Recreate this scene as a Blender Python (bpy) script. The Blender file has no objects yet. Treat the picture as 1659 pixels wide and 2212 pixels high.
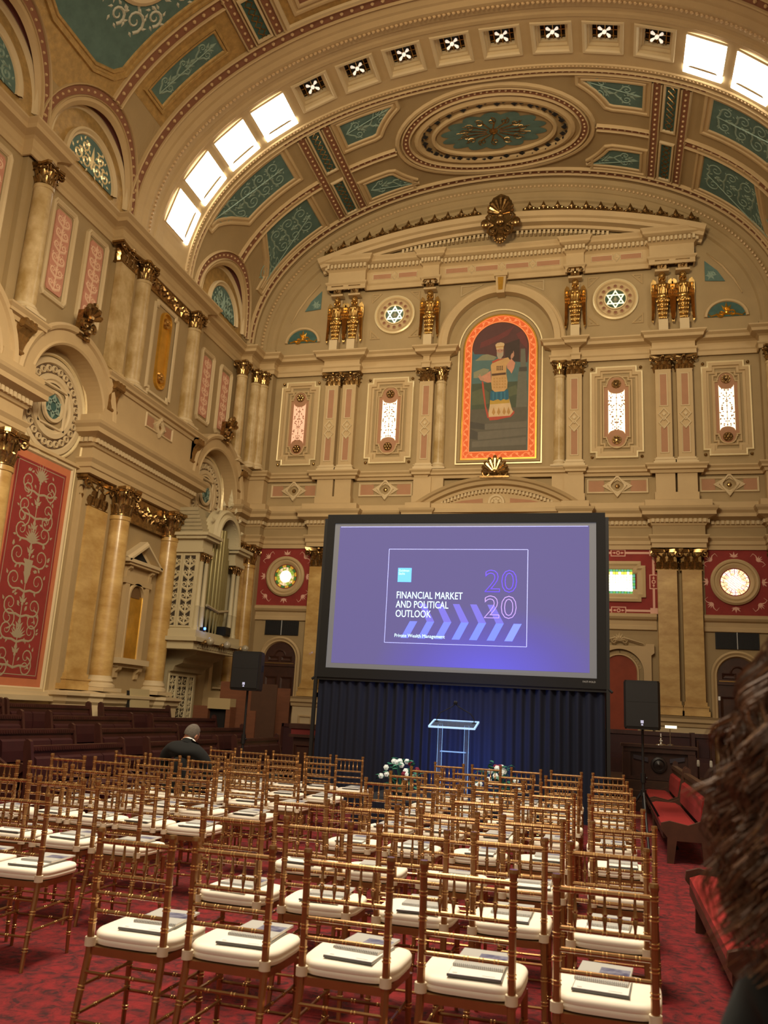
import bpy, bmesh, math, random
from math import sin, cos, pi, sqrt, atan2, radians, hypot
from mathutils import Vector, Matrix
random.seed(7)
SC = bpy.context.scene
COL = SC.collection
# ------------------------------------------------------------------ camera
cam_pos = Vector((3.18, -24.0, 1.5293)); yaw, pitch, roll, FPX = -0.268094, 0.233515, 0.055329, 1823.47
fw = Vector((sin(yaw)*cos(pitch), cos(yaw)*cos(pitch), sin(pitch)))
r0 = fw.cross(Vector((0, 0, 1))).normalized(); u0 = r0.cross(fw)
rt = r0*cos(roll) + u0*sin(roll); up = u0*cos(roll) - r0*sin(roll)
cd = bpy.data.cameras.new('camera'); co = bpy.data.objects.new('camera', cd); COL.objects.link(co)
M = Matrix((rt, up, -fw)).transposed().to_4x4(); M.translation = cam_pos; co.matrix_world = M
cd.sensor_fit = 'VERTICAL'; cd.sensor_height = 24.0; cd.lens = FPX/2212*24.0; cd.clip_start = 0.05; cd.clip_end = 200
SC.camera = co
cd.dof.use_dof = True; cd.dof.focus_distance = 9.0; cd.dof.aperture_fstop = 2.6
# ------------------------------------------------------------------ world, light, exposure
W = bpy.data.worlds.new('world'); SC.world = W; W.use_nodes = True
W.node_tree.nodes['Background'].inputs[0].default_value = (1.0, 0.80, 0.56, 1)
W.node_tree.nodes['Background'].inputs[1].default_value = 0.34
def lamp(name, kind, loc, energy, color, size=1.0, size_y=None, target=None, spot=None, blend=.5):
    l = bpy.data.lights.new(name, kind); o = bpy.data.objects.new(name, l); COL.objects.link(o)
    o.location = loc; l.energy = energy; l.color = color
    if kind == 'AREA':
        l.shape = 'RECTANGLE'; l.size = size; l.size_y = size_y or size
    else:
        l.shadow_soft_size = size
    if kind == 'SPOT':
        l.spot_size = spot; l.spot_blend = blend
    if target is not None:
        o.rotation_euler = (Vector(target)-Vector(loc)).to_track_quat('-Z', 'Y').to_euler()
    return o
WARM = (1.0, 0.79, 0.50)
lamp('unseen_fill_area', 'AREA', (0.8, -18.2, 11.0), 1400, (1.0, .84, .62), 3.5, 3.5, (0.8, -17.6, 0))  # unseen area light added overhead to brighten the chairs
lamp('unseen_fill_area', 'AREA', (0, -15.5, 15.5), 260, WARM, 5, 3, (0, -12, 18.5))  # added unseen uplight that brightens the vault
lamp('unseen_fill_area', 'AREA', (1.0, -25.5, 8.5), 170, (1.0, .86, .64), 3, 3, (1.0, -17.5, .5))  # added fill from behind the camera for the chair backs
lamp('unseen_fill_spot', 'SPOT', (0, -21.0, 10.5), 9000, (1.0, .80, .52), 1.2, None, (0, 0, 12.6), radians(58), 1.0)  # added spot without a fixture, brightens the upper end wall
lamp('unseen_fill_spot', 'SPOT', (3.0, -20.0, 9.0), 3900, (1.0, .80, .53), 1.2, None, (-8, -7.5, 9.2), radians(72), 1.0)  # added spot without a fixture, brightens the left wall
lamp('unseen_fill_area', 'AREA', (0.3, -13.6, 11.0), 420, (1.0, .84, .62), 3, 3, (0.3, -14, 0))  # added unseen overhead fill for the rear chair rows
lamp('lectern_fill_spot', 'SPOT', (0.4, -14.2, 7.5), 700, (.30, .50, 1.0), .15, None, (0.75, -10.3, 1.0), radians(20), .9)  # added unseen blue spot that lights the lectern
lamp('drape_fill_spot', 'SPOT', (0.7, -10.0, 0.45), 150, (.10, .25, 1.0), .2, None, (0.7, -8.7, 1.3), radians(120), 1.0)  # added unseen blue spot low on the stage, tints the drape
vs = SC.view_settings; vs.view_transform = 'Standard'; vs.look = 'None'; vs.exposure = 0.0; vs.gamma = 1.0
vs.use_curve_mapping = False
# ------------------------------------------------------------------ materials
MATS = {}
def srgb(c):
    if isinstance(c, str):
        c = tuple(int(c[i:i+2], 16)/255 for i in (0, 2, 4))
    return tuple(x/12.92 if x <= .04045 else ((x+.055)/1.055)**2.4 for x in c)
def mat(name, col, rough=.6, metal=0., noise=0., scale=6., col2=None, bump=0., bscale=30., emit=0., trans=0., coat=0., stretch=None, spec=None, sheen=0., ior=None):
    if name in MATS: return MATS[name]
    m = bpy.data.materials.new(name); m.use_nodes = True; nt = m.node_tree; b = nt.nodes['Principled BSDF']
    c = srgb(col); b.inputs['Base Color'].default_value = (*c, 1); b.inputs['Roughness'].default_value = rough
    b.inputs['Metallic'].default_value = metal
    if trans: b.inputs['Transmission Weight'].default_value = trans
    if ior: b.inputs['IOR'].default_value = ior
    if coat: b.inputs['Coat Weight'].default_value = coat
    if spec is not None: b.inputs['Specular IOR Level'].default_value = spec
    if sheen: b.inputs['Sheen Weight'].default_value = sheen
    if emit:
        b.inputs['Emission Color'].default_value = (*c, 1); b.inputs['Emission Strength'].default_value = emit
    if noise or col2 or bump:
        tc = nt.nodes.new('ShaderNodeTexCoord'); mp = nt.nodes.new('ShaderNodeMapping'); nt.links.new(tc.outputs['Object'], mp.inputs[0])
        if stretch: mp.inputs['Scale'].default_value = stretch
    if noise or col2:
        n = nt.nodes.new('ShaderNodeTexNoise'); n.inputs['Scale'].default_value = scale; n.inputs['Detail'].default_value = 6
        n.inputs['Roughness'].default_value = .62
        nt.links.new(mp.outputs[0], n.inputs['Vector'])
        r = nt.nodes.new('ShaderNodeValToRGB'); nt.links.new(n.outputs['Fac'], r.inputs[0])
        c2 = srgb(col2) if col2 else tuple(max(0, x*(1-noise)) for x in c)
        r.color_ramp.elements[0].position = .36; r.color_ramp.elements[1].position = .66
        r.color_ramp.elements[0].color = (*c2, 1); r.color_ramp.elements[1].color = (*c, 1)
        nt.links.new(r.outputs[0], b.inputs['Base Color'])
        if emit: nt.links.new(r.outputs[0], b.inputs['Emission Color'])
    if bump:
        n2 = nt.nodes.new('ShaderNodeTexNoise'); n2.inputs['Scale'].default_value = bscale; n2.inputs['Detail'].default_value = 4
        nt.links.new(mp.outputs[0], n2.inputs['Vector']); bp = nt.nodes.new('ShaderNodeBump'); bp.inputs['Strength'].default_value = bump
        bp.inputs['Distance'].default_value = .02
        nt.links.new(n2.outputs['Fac'], bp.inputs['Height']); nt.links.new(bp.outputs[0], b.inputs['Normal'])
    MATS[name] = m
    return m
WALL = mat('olive_tan_plaster', 'A38C63', .75, noise=.10, scale=1.2)
TRIM = mat('buff_plaster', 'BCA276', .68, noise=.08, scale=1.5)
TRIML = mat('cream_plaster', 'C9B48C', .66, noise=.06, scale=1.5)
ROSE = mat('dusty_rose_plaster', 'A87C5C', .78, noise=.08, scale=3)
PINK = mat('salmon_panel', 'C68C74', .7, noise=.12, scale=5)
PINKL = mat('pale_salmon_relief', 'DDB698', .7)
GOLD = mat('antique_gold', 'CDA45E', .26, metal=.9, noise=.25, scale=9)
GOLDD = mat('dark_bronze_gilding', 'AE8A56', .24, metal=.88, noise=.6, scale=14)
GOLDF = mat('gold_leaf_field', 'BC9A5E', .48, metal=.35, noise=.3, scale=7, bump=.5, bscale=14)
LEAFG = mat('bright_gold_leaf', 'E2B04A', .30, metal=.8, noise=.2, scale=4)
TEAL = mat('teal_painted_field', '57736B', .8, noise=.22, scale=4)
TEALR = mat('teal_relief', '83998A', .75)
TEALD = mat('dark_teal_field', '3E5F58', .8, noise=.3, scale=6)
REDB = mat('brown_red_band', '84583F', .8)
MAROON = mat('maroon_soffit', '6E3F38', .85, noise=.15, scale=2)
BEAD = mat('buff_bead', 'C4A67A', .5)
WHITEL = mat('gilded_white_line', 'F4E3B4', .35, metal=.3)
MARB = mat('honey_marble', 'CBAA6C', .32, col2='A98448', scale=1.6, stretch=(1, 1, 2.2), coat=.15)
MARB2 = mat('pale_marble', 'CDB68A', .36, col2='A0844F', scale=2.2, stretch=(1, 1, .8), coat=.1)
REDP = mat('pompeian_red', '8E2E28', .82, noise=.18, scale=3)
ORANGE = mat('terracotta_border', 'C0714A', .8, noise=.1, scale=4)
STENCIL = mat('stencil_sage', '9E8E72', .8)
STENCILP = mat('stencil_rose_white', 'D8A994', .8)
DARK = mat('dark_void', '120D0A', .9)
DGREY = mat('dark_grille', '1B1A18', .7)
WOODD = mat('dark_walnut', '43261B', .45, noise=.35, scale=5, stretch=(1, 6, 1), coat=.1)
WOODR = mat('reddish_mahogany', '42201A', .42, noise=.35, scale=4, stretch=(4, 1, 1), coat=.15)
WOODO = mat('orange_brown_plywood', '70432A', .55, noise=.18, scale=3, stretch=(1, 1, 6))
LEATHD = mat('dark_oxblood_upholstery', '380F10', .6, noise=.2, scale=5)
REDC = mat('scarlet_mohair', '8E1310', .9, noise=.15, scale=8)
BLACK = mat('matt_black', '0D0E0F', .6)
BLACKP = mat('black_plastic', '090A0B', .5)
STEEL = mat('chrome', 'C8C8C8', .2, metal=1)
CHG = mat('gold_painted_wood', 'AA8052', .26, metal=.74, noise=.12, scale=12, coat=.2)
RINGM = mat('bright_gold_ring', 'E8C688', .22, metal=.85)
CUSH = mat('ivory_cushion', 'F8F2E4', .8, noise=.04, scale=8)
STRAP = mat('ivory_strap', 'E6DAC2', .8)
PAPER = mat('white_paper', 'F0EFEC', .6)
PAPG = mat('grey_paper', 'B2B4B2', .55)
SMOKE = mat('smoky_plastic_cover', '6E7274', .3, coat=.3)
NAVY = mat('navy_photo_print', '3B3F66', .4, col2='8C90A6', scale=18)
def emat(name, col, s):
    return mat(name, col, .5, emit=s)
# ------------------------------------------------------------------ mesh builder
def TB(u, z, d): return (u, -d, z)
LX = 8.15
def TBU(u, z, d): return (u, -d, z-.22)
def TBL(u, z, d): return (u, -d, z-.13)
def PLANU(x, y, z): return (x, y, z-.22)
def TL(u, z, d): return (-LX+d, u, z)
def TR(u, z, d): return (LX-d, u, z)
def TP(x, y, z): return (x, y, z)
class MB:
    def __init__(s): s.v = []; s.f = []; s.mi = []; s.m = 0
    def add(s, vs, fs):
        k = len(s.v); s.v += vs; s.f += [tuple(i+k for i in f) for f in fs]; s.mi += [s.m]*len(fs)
    def box(s, T, a0, a1, b0, b1, c0, c1):
        s.add([T(a, b, c) for c in (c0, c1) for b in (b0, b1) for a in (a0, a1)],
              [(0, 2, 3, 1), (4, 5, 7, 6), (0, 1, 5, 4), (2, 6, 7, 3), (0, 4, 6, 2), (1, 3, 7, 5)])
        return s
    def prism(s, T, pts, d0, d1):
        n = len(pts)
        s.add([T(p[0], p[1], d) for d in (d0, d1) for p in pts],
              [tuple(range(n)), tuple(range(2*n-1, n-1, -1))] + [(i, i+n, (i+1) % n+n, (i+1) % n) for i in range(n)])
        return s
    def grid(s, P):
        n, m = len(P), len(P[0])
        s.add([p for r in P for p in r], [(i*m+j, i*m+j+1, (i+1)*m+j+1, (i+1)*m+j) for i in range(n-1) for j in range(m-1)])
        return s
    def sweep(s, path, prof, T, closed=False, seg=None, caps=True):
        P = [Vector(p) for p in path]
        if seg:
            Q = []
            N = len(P)
            for i in range(N if closed else N-1):
                a, b = P[i], P[(i+1) % N]; k = max(1, int((b-a).length/seg+.5))
                Q += [a+(b-a)*j/k for j in range(k)]
            if not closed: Q.append(P[-1])
            P = Q
        n = len(P); V = []
        for i in range(n):
            if closed: a, b, c = P[i-1], P[i], P[(i+1) % n]
            else: a, b, c = P[max(i-1, 0)], P[i], P[min(i+1, n-1)]
            d1 = (b-a) if (b-a).length > 1e-9 else (c-b); d2 = (c-b) if (c-b).length > 1e-9 else (b-a)
            d1 = d1.normalized(); d2 = d2.normalized()
            n1 = Vector((d1.y, -d1.x)); n2 = Vector((d2.y, -d2.x)); m = n1+n2
            if m.length < 1e-6: m = n1
            m.normalize(); k = min(1/max(m.dot(n1), .3), 2.5); m = m*k
            V.append([T(b.x+m.x*o, b.y+m.y*o, h) for o, h in prof])
        if closed: V.append(V[0])
        w = len(prof); rows = len(V)
        s.add([v for r in V for v in r], [(i*w+j, i*w+j+1, (i+1)*w+j+1, (i+1)*w+j) for i in range(rows-1) for j in range(w-1)])
        if caps and not closed and w > 2:
            s.add(V[0]+V[-1], [tuple(range(w)), tuple(range(2*w-1, w-1, -1))])
        return s
    def lathe(s, T, prof, cu, cz, n=24, a0=0., a1=2*pi, sx=1., sz=1.):
        full = abs(a1-a0-2*pi) < 1e-6
        P = [[T(cu+r*sx*cos(a0+(a1-a0)*i/n), cz+r*sz*sin(a0+(a1-a0)*i/n), h) for i in range(n+1)] for r, h in prof]
        return s.grid(P)
    def vlathe(s, cx, cy, prof, n=20, a0=0., a1=2*pi, T=TP):
        P = [[T(cx+r*cos(a0+(a1-a0)*i/n), cy+r*sin(a0+(a1-a0)*i/n), z) for i in range(n+1)] for r, z in prof]
        return s.grid(P)
    def tube(s, pts, r, n=6, caps=True):
        P = [Vector(p) for p in pts]; R = r if isinstance(r, (list, tuple)) else [r]*len(P)
        rings = []; ref = None
        for i, p in enumerate(P):
            t = (P[min(i+1, len(P)-1)]-P[max(i-1, 0)]).normalized()
            if ref is None:
                ref = t.orthogonal().normalized()
            ref = (ref-t*ref.dot(t))
            if ref.length < 1e-5: ref = t.orthogonal()
            ref.normalize(); b = t.cross(ref)
            rings.append([tuple(p+(ref*cos(2*pi*k/n)+b*sin(2*pi*k/n))*R[i]) for k in range(n)])
        k = len(rings)
        fs = [(i*n+j, i*n+(j+1) % n, (i+1)*n+(j+1) % n, (i+1)*n+j) for i in range(k-1) for j in range(n)]
        if caps: fs += [tuple(range(n-1, -1, -1)), tuple(range((k-1)*n, k*n))]
        s.add([v for q in rings for v in q], fs)
        return s
    def ball(s, c, r, n=8, m=5, sc=(1, 1, 1), half=None):
        a0, a1 = 0, pi
        P = [[(c[0]+r*sc[0]*sin(a0+(a1-a0)*i/m)*cos(2*pi*j/n), c[1]+r*sc[1]*sin(a0+(a1-a0)*i/m)*sin(2*pi*j/n), c[2]+r*sc[2]*cos(a0+(a1-a0)*i/m)) for j in range(n+1)] for i in range(m+1)]
        return s.grid(P)
    def stud(s, T, u, z, d, r, h, n=6):
        s.add([T(u+r*cos(2*pi*k/n), z+r*sin(2*pi*k/n), d) for k in range(n)] + [T(u+.6*r*cos(2*pi*k/n), z+.6*r*sin(2*pi*k/n), d+h*.8) for k in range(n)] + [T(u, z, d+h)],
              [(k, (k+1) % n, n+(k+1) % n, n+k) for k in range(n)] + [(n+k, n+(k+1) % n, 2*n) for k in range(n)])
        return s
    def stroke(s, T, pts, w, h, d=0.):
        """raised ridge along a 2-D line"""
        n = len(pts); Wd = w if isinstance(w, (list, tuple)) else [w]*n
        V = []
        for i in range(n):
            a = pts[max(i-1, 0)]; c = pts[min(i+1, n-1)]; dx, dy = c[0]-a[0], c[1]-a[1]; L = hypot(dx, dy) or 1
            nx, ny = -dy/L, dx/L; q = pts[i]
            V += [T(q[0]-nx*Wd[i], q[1]-ny*Wd[i], d), T(q[0], q[1], d+h), T(q[0]+nx*Wd[i], q[1]+ny*Wd[i], d)]
        s.add(V, [(i*3+j, i*3+j+1, i*3+j+4, i*3+j+3) for i in range(n-1) for j in range(2)])
        return s
    def leaf(s, T, u, z, ang, L, wd, h, d=0.):
        c, sn = cos(ang), sin(ang)
        def q(a, b): return (u+a*c-b*sn, z+a*sn+b*c)
        P = [q(0, 0), q(L*.35, wd*.5), q(L, 0), q(L*.35, -wd*.5), q(L*.4, 0)]
        s.add([T(P[0][0], P[0][1], d), T(P[1][0], P[1][1], d), T(P[2][0], P[2][1], d), T(P[3][0], P[3][1], d), T(P[4][0], P[4][1], d+h)],
              [(0, 1, 4), (1, 2, 4), (2, 3, 4), (3, 0, 4)])
        return s
    def mesh(s, name, mats, smooth=False, norm=True):
        me = bpy.data.meshes.new(name); me.from_pydata(s.v, [], s.f)
        for m in (mats if isinstance(mats, (list, tuple)) else [mats]): me.materials.append(m)
        if any(s.mi): me.polygons.foreach_set('material_index', s.mi)
        if norm or smooth:
            bm = bmesh.new(); bm.from_mesh(me)
            if smooth: bmesh.ops.remove_doubles(bm, verts=bm.verts, dist=1e-5)
            bmesh.ops.recalc_face_normals(bm, faces=bm.faces)
            if smooth:
                for f in bm.faces: f.smooth = True
                for e in bm.edges:
                    if len(e.link_faces) == 2 and e.calc_face_angle(0) > radians(42): e.smooth = False
            bm.to_mesh(me); bm.free()
        me.update()
        return me
    def build(s, name, mats, parent=None, smooth=False, loc=None, rot=None, norm=True, **kw):
        o = bpy.data.objects.new(name, s.mesh(name, mats, smooth, norm)); COL.objects.link(o)
        if parent is not None: o.parent = parent
        if loc is not None: o.location = loc
        if rot is not None: o.rotation_euler = rot
        for k, v in kw.items(): o[k] = v
        return o
def tag(o, label=None, category=None, group=None, kind=None):
    if label: o['label'] = label
    if category: o['category'] = category
    if group: o['group'] = group
    if kind: o['kind'] = kind
    return o
def thing(name, label, cat, loc=(0, 0, 0), rotz=0., group=None, parent=None):
    o = bpy.data.objects.new(name, None); COL.objects.link(o); o.empty_display_size = .1
    o.location = loc; o.rotation_euler = (0, 0, rotz)
    return tag(o, label, cat, group)
def setting(name, mb, m, smooth=False, label=None):
    o = mb.build(name, m, smooth=smooth); o['kind'] = 'structure'
    if label: o['label'] = label
    return o
def inst(name, me, parent=None, loc=(0, 0, 0), rot=(0, 0, 0), sc=(1, 1, 1)):
    o = bpy.data.objects.new(name, me); COL.objects.link(o)
    if parent is not None: o.parent = parent
    o.location = loc; o.rotation_euler = rot; o.scale = sc
    return o
KIDS = {}
def copy_tree(o, parent=None):
    c = o.copy(); COL.objects.link(c)
    if parent is not None: c.parent = parent
    for ch in KIDS.get(o.name) or list(o.children): copy_tree(ch, c)
    return c
# arcs and scrolls (2-D)
def arc(cu, cz, r, a0, a1, n, sx=1., sz=1.):
    return [(cu+r*sx*cos(a0+(a1-a0)*i/n), cz+r*sz*sin(a0+(a1-a0)*i/n)) for i in range(n+1)]
def spiral(cu, cz, r, a0, turns, side=1, n=18):
    return [(cu+r*(1-.86*t)*cos(a0+side*2*pi*turns*t), cz+r*(1-.86*t)*sin(a0+side*2*pi*turns*t)) for t in [i/n for i in range(n+1)]]
def arabesque(mb, T, cu, cz, Wd, Hh, rows, w=.012, h=.01, d=0., seed=0):
    """mirrored scrolls climbing a stem, with leaves"""
    rnd = random.Random(seed); st = Hh/rows
    mb.stroke(T, [(cu, cz-Hh/2), (cu, cz+Hh/2)], w*.8, h, d)
    for i in range(rows):
        z = cz-Hh/2+st*(i+.5); R = min(Wd*.21, st*.42)*(.8+.25*rnd.random())
        for sd in (-1, 1):
            cx = cu+sd*(Wd*.26)
            mb.stroke(T, [(cu, z-st*.45), (cu+sd*Wd*.12, z-st*.36)]+spiral(cx, z, R, -pi/2 if sd > 0 else -pi/2, 1.35, sd, 16), [w*1.5, w*1.4]+[w*(1.25-.9*k/16) for k in range(17)], h, d)
            for k in range(5):
                a = rnd.random()*6.28
                mb.leaf(T, cx+R*1.02*cos(a), z+R*1.02*sin(a), a+sd*.8, R*.55, R*.3, h, d)
            mb.leaf(T, cu, z+st*.1, pi/2-sd*.75, st*.34, st*.15, h, d)
        mb.leaf(T, cu, z+st*.2, pi/2, st*.4, st*.2, h*1.3, d)
        mb.stud(T, cu, z+st*.06, d, w*2.4, h*1.5)
# ------------------------------------------------------------------ vault geometry
VA, VB, VZ, NE = 8.1, 5.35, 12.9, 2.15
_tab = []
def _vp(t):
    c, s = cos(t), sin(t)
    return VA*abs(c)**(2/NE)*(1 if c > 0 else -1), VZ+VB*abs(s)**(2/NE)
_N = 900
_pts = [_vp(pi/2-pi/2*i/_N) for i in range(_N+1)]     # crown to right springing
_s = [0.]
for i in range(_N): _s.append(_s[-1]+hypot(_pts[i+1][0]-_pts[i][0], _pts[i+1][1]-_pts[i][1]))
SMAX = _s[-1]
import bisect
def _at(s):
    s = min(max(s, 0), SMAX-1e-6); i = min(bisect.bisect_right(_s, s)-1, _N-1); t = (s-_s[i])/max(_s[i+1]-_s[i], 1e-9)
    return (_pts[i][0]+(_pts[i+1][0]-_pts[i][0])*t, _pts[i][1]+(_pts[i+1][1]-_pts[i][1])*t)
def VS(s, y, h=0.):
    a = abs(s); x, z = _at(a); x1, z1 = _at(max(a-.06, 0)); x2, z2 = _at(min(a+.06, SMAX))
    dx, dz = x2-x1, z2-z1; L = hypot(dx, dz) or 1
    nx, nz = dz/L, -dx/L                                     # inward
    if a < 1e-4: nx, nz = 0, -1
    sg = -1 if s < 0 else 1
    return (sg*(x+nx*h), y, z+nz*h)
def s_of_x(x):
    lo, hi = 0, SMAX
    for _ in range(40):
        m = (lo+hi)/2
        if _at(m)[0] < x: lo = m
        else: hi = m
    return lo
def s_of_z(z):
    lo, hi = 0, SMAX
    for _ in range(40):
        m = (lo+hi)/2
        if _at(m)[1] > z: lo = m
        else: hi = m
    return lo
def z_of_s(s): return _at(abs(s))[1]
# ------------------------------------------------------------------ floor and tiers
FZ = -0.09
CARPET = bpy.data.materials.new('crimson_patterned_carpet'); CARPET.use_nodes = True
def _carpet():
    nt = CARPET.node_tree; b = nt.nodes['Principled BSDF']; b.inputs['Roughness'].default_value = .95
    tc = nt.nodes.new('ShaderNodeTexCoord')
    n1 = nt.nodes.new('ShaderNodeTexNoise'); n1.inputs['Scale'].default_value = 7.5; n1.inputs['Detail'].default_value = 7; n1.inputs['Distortion'].default_value = 2.2
    n1.inputs['Roughness'].default_value = .7
    n2 = nt.nodes.new('ShaderNodeTexVoronoi'); n2.inputs['Scale'].default_value = 5.5; n2.feature = 'DISTANCE_TO_EDGE'
    w = nt.nodes.new('ShaderNodeTexNoise'); w.inputs['Scale'].default_value = 60; w.inputs['Detail'].default_value = 3
    for n in (n1, n2, w): nt.links.new(tc.outputs['Object'], n.inputs['Vector'])
    mx = nt.nodes.new('ShaderNodeMath'); mx.operation = 'MULTIPLY'; mx.inputs[1].default_value = .45
    nt.links.new(n2.outputs['Distance'], mx.inputs[0])
    ad = nt.nodes.new('ShaderNodeMath'); ad.operation = 'ADD'; nt.links.new(n1.outputs['Fac'], ad.inputs[0]); nt.links.new(mx.outputs[0], ad.inputs[1])
    r = nt.nodes.new('ShaderNodeValToRGB'); nt.links.new(ad.outputs[0], r.inputs[0])
    r.color_ramp.elements[0].position = .42; r.color_ramp.elements[0].color = (*srgb('34060C'), 1)
    r.color_ramp.elements[1].position = .70; r.color_ramp.elements[1].color = (*srgb('7C1219'), 1)
    e = r.color_ramp.elements.new(.52); e.color = (*srgb('5C0C13'), 1)
    nt.links.new(r.outputs[0], b.inputs['Base Color'])
    bp = nt.nodes.new('ShaderNodeBump'); bp.inputs['Strength'].default_value = .5; bp.inputs['Distance'].default_value = .01
    nt.links.new(w.outputs['Fac'], bp.inputs['Height']); nt.links.new(bp.outputs[0], b.inputs['Normal'])
_carpet()
m = MB(); m.grid([[(-9+18*i/9, -29+30*j/15, FZ) for i in range(10)] for j in range(16)]); setting('floor', m, CARPET, label='crimson patterned carpet covering the hall floor')
TIERS = [(4.75, .17), (5.65, .34), (6.55, .51)]
for sd in (-1, 1):
    m = MB()
    for x, h in TIERS:
        a, b2 = (sorted((sd*x, sd*8.0)))
        m.box(TP, a, b2, -17.5 if sd > 0 else -14.2, -4.0, FZ+h-.17, FZ+h)
    setting('trim_1' if sd < 0 else 'trim_2', m, CARPET, label='crimson carpeted risers that carry the side pews')
# ------------------------------------------------------------------ walls
m = MB(); m.grid([[(-8.3+16.6*i/8, .02, -.1+12.9*j/6) for i in range(9)] for j in range(7)])
rows = []
for j in range(13):                                            # tympanum under the vault
    t = j/12
    rows.append([(VS(-SMAX+2*SMAX*i/48, .02)[0], .02, 12.8*(1-t)+t*max(VS(-SMAX+2*SMAX*i/48, .02)[2]+.05, 12.81)) for i in range(49)])
m.grid(rows)
wall_back = setting('wall_back', m, WALL)
walls = {}
for side, T in (('left', TL), ('right', TR)):
    m = MB(); m.grid([[T(-28+28.0*i/7, -.1+13.1*j/6, 0) for i in range(8)] for j in range(7)])
    walls[side] = setting('wall_'+side, m, WALL)
    m = MB()
    m.box(T, -8.3, -3.95, -.09, 12.86, 0, .2)                    # projecting pier below the lit arch
    m.box(T, -11.6, -10.95, -.09, 12.86, 0, .12)
    m.box(T, -.9, 0, -.09, 12.86, 0, .32)
    m.box(T, -18.6, -14.3, -.09, 12.86, 0, .2)
    m.build('pier', WALL, walls[side])
m = MB()
for sd in (-1, 1): m.box(TB, *sorted((sd*8.1, sd*7.3)), -.09, 12.86, 0, .3)
m.build('corner_pier', WALL, wall_back)
# ------------------------------------------------------------------ ceiling vault with lunettes
LUN = [-2.69, -9.6, -13.0]; LR = 1.5; LZ = 13.0
def s_start(y):
    for c in LUN:
        if abs(y-c) < LR-1e-6: return s_of_z(LZ+sqrt(LR*LR-(y-c)**2))
    return SMAX
def ycols(y0, y1):
    Y = {y0, y1}
    k = max(1, int((y1-y0)/.6))
    for i in range(k+1): Y.add(y0+(y1-y0)*i/k)
    for c in LUN:
        for i in range(25):
            v = c-LR*cos(pi*i/24)
            if y0 <= v <= y1: Y.add(v)
    return sorted(Y)
def vault_piece(mb, y0, y1):
    Y = ycols(y0, y1)
    for sd in (-1, 1):
        for a, b2 in zip(Y[:-1], Y[1:]):
            mid = (a+b2)/2; inside = any(abs(mid-c) < LR for c in LUN)
            sa = s_start(a) if inside else SMAX; sb = s_start(b2) if inside else SMAX
            mb.grid([[VS(sd*sa*i/44, a) for i in range(45)], [VS(sd*sb*i/44, b2) for i in range(45)]])
cm = MB(); vault_piece(cm, -28, -7.0); vault_piece(cm, -5.08, .0)
CE = setting('ceiling', cm, WALL)
KS = 1.262                                                        # coffer spacing along the arch
YC0, YC1 = -6.44, -5.62
hc = .41
m = MB()
for y0, y1 in ((-7.0, YC0), (YC1, -5.08)):
    for sd in (-1, 1): m.grid([[VS(sd*SMAX*i/60, y, .03) for i in range(61)] for y in (y0, y1)])
edges = [-SMAX]
for k in range(-8, 8):
    c = (k+.5)*KS; edges += [c-hc, c+hc]
edges.append(SMAX)
for a, b2 in zip(edges[0::2], edges[1::2]):
    m.grid([[VS(a+(b2-a)*i/4, y, .03) for i in range(5)] for y in (YC0, YC1)])
m.build('arch_soffit', TRIM, CE)
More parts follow.
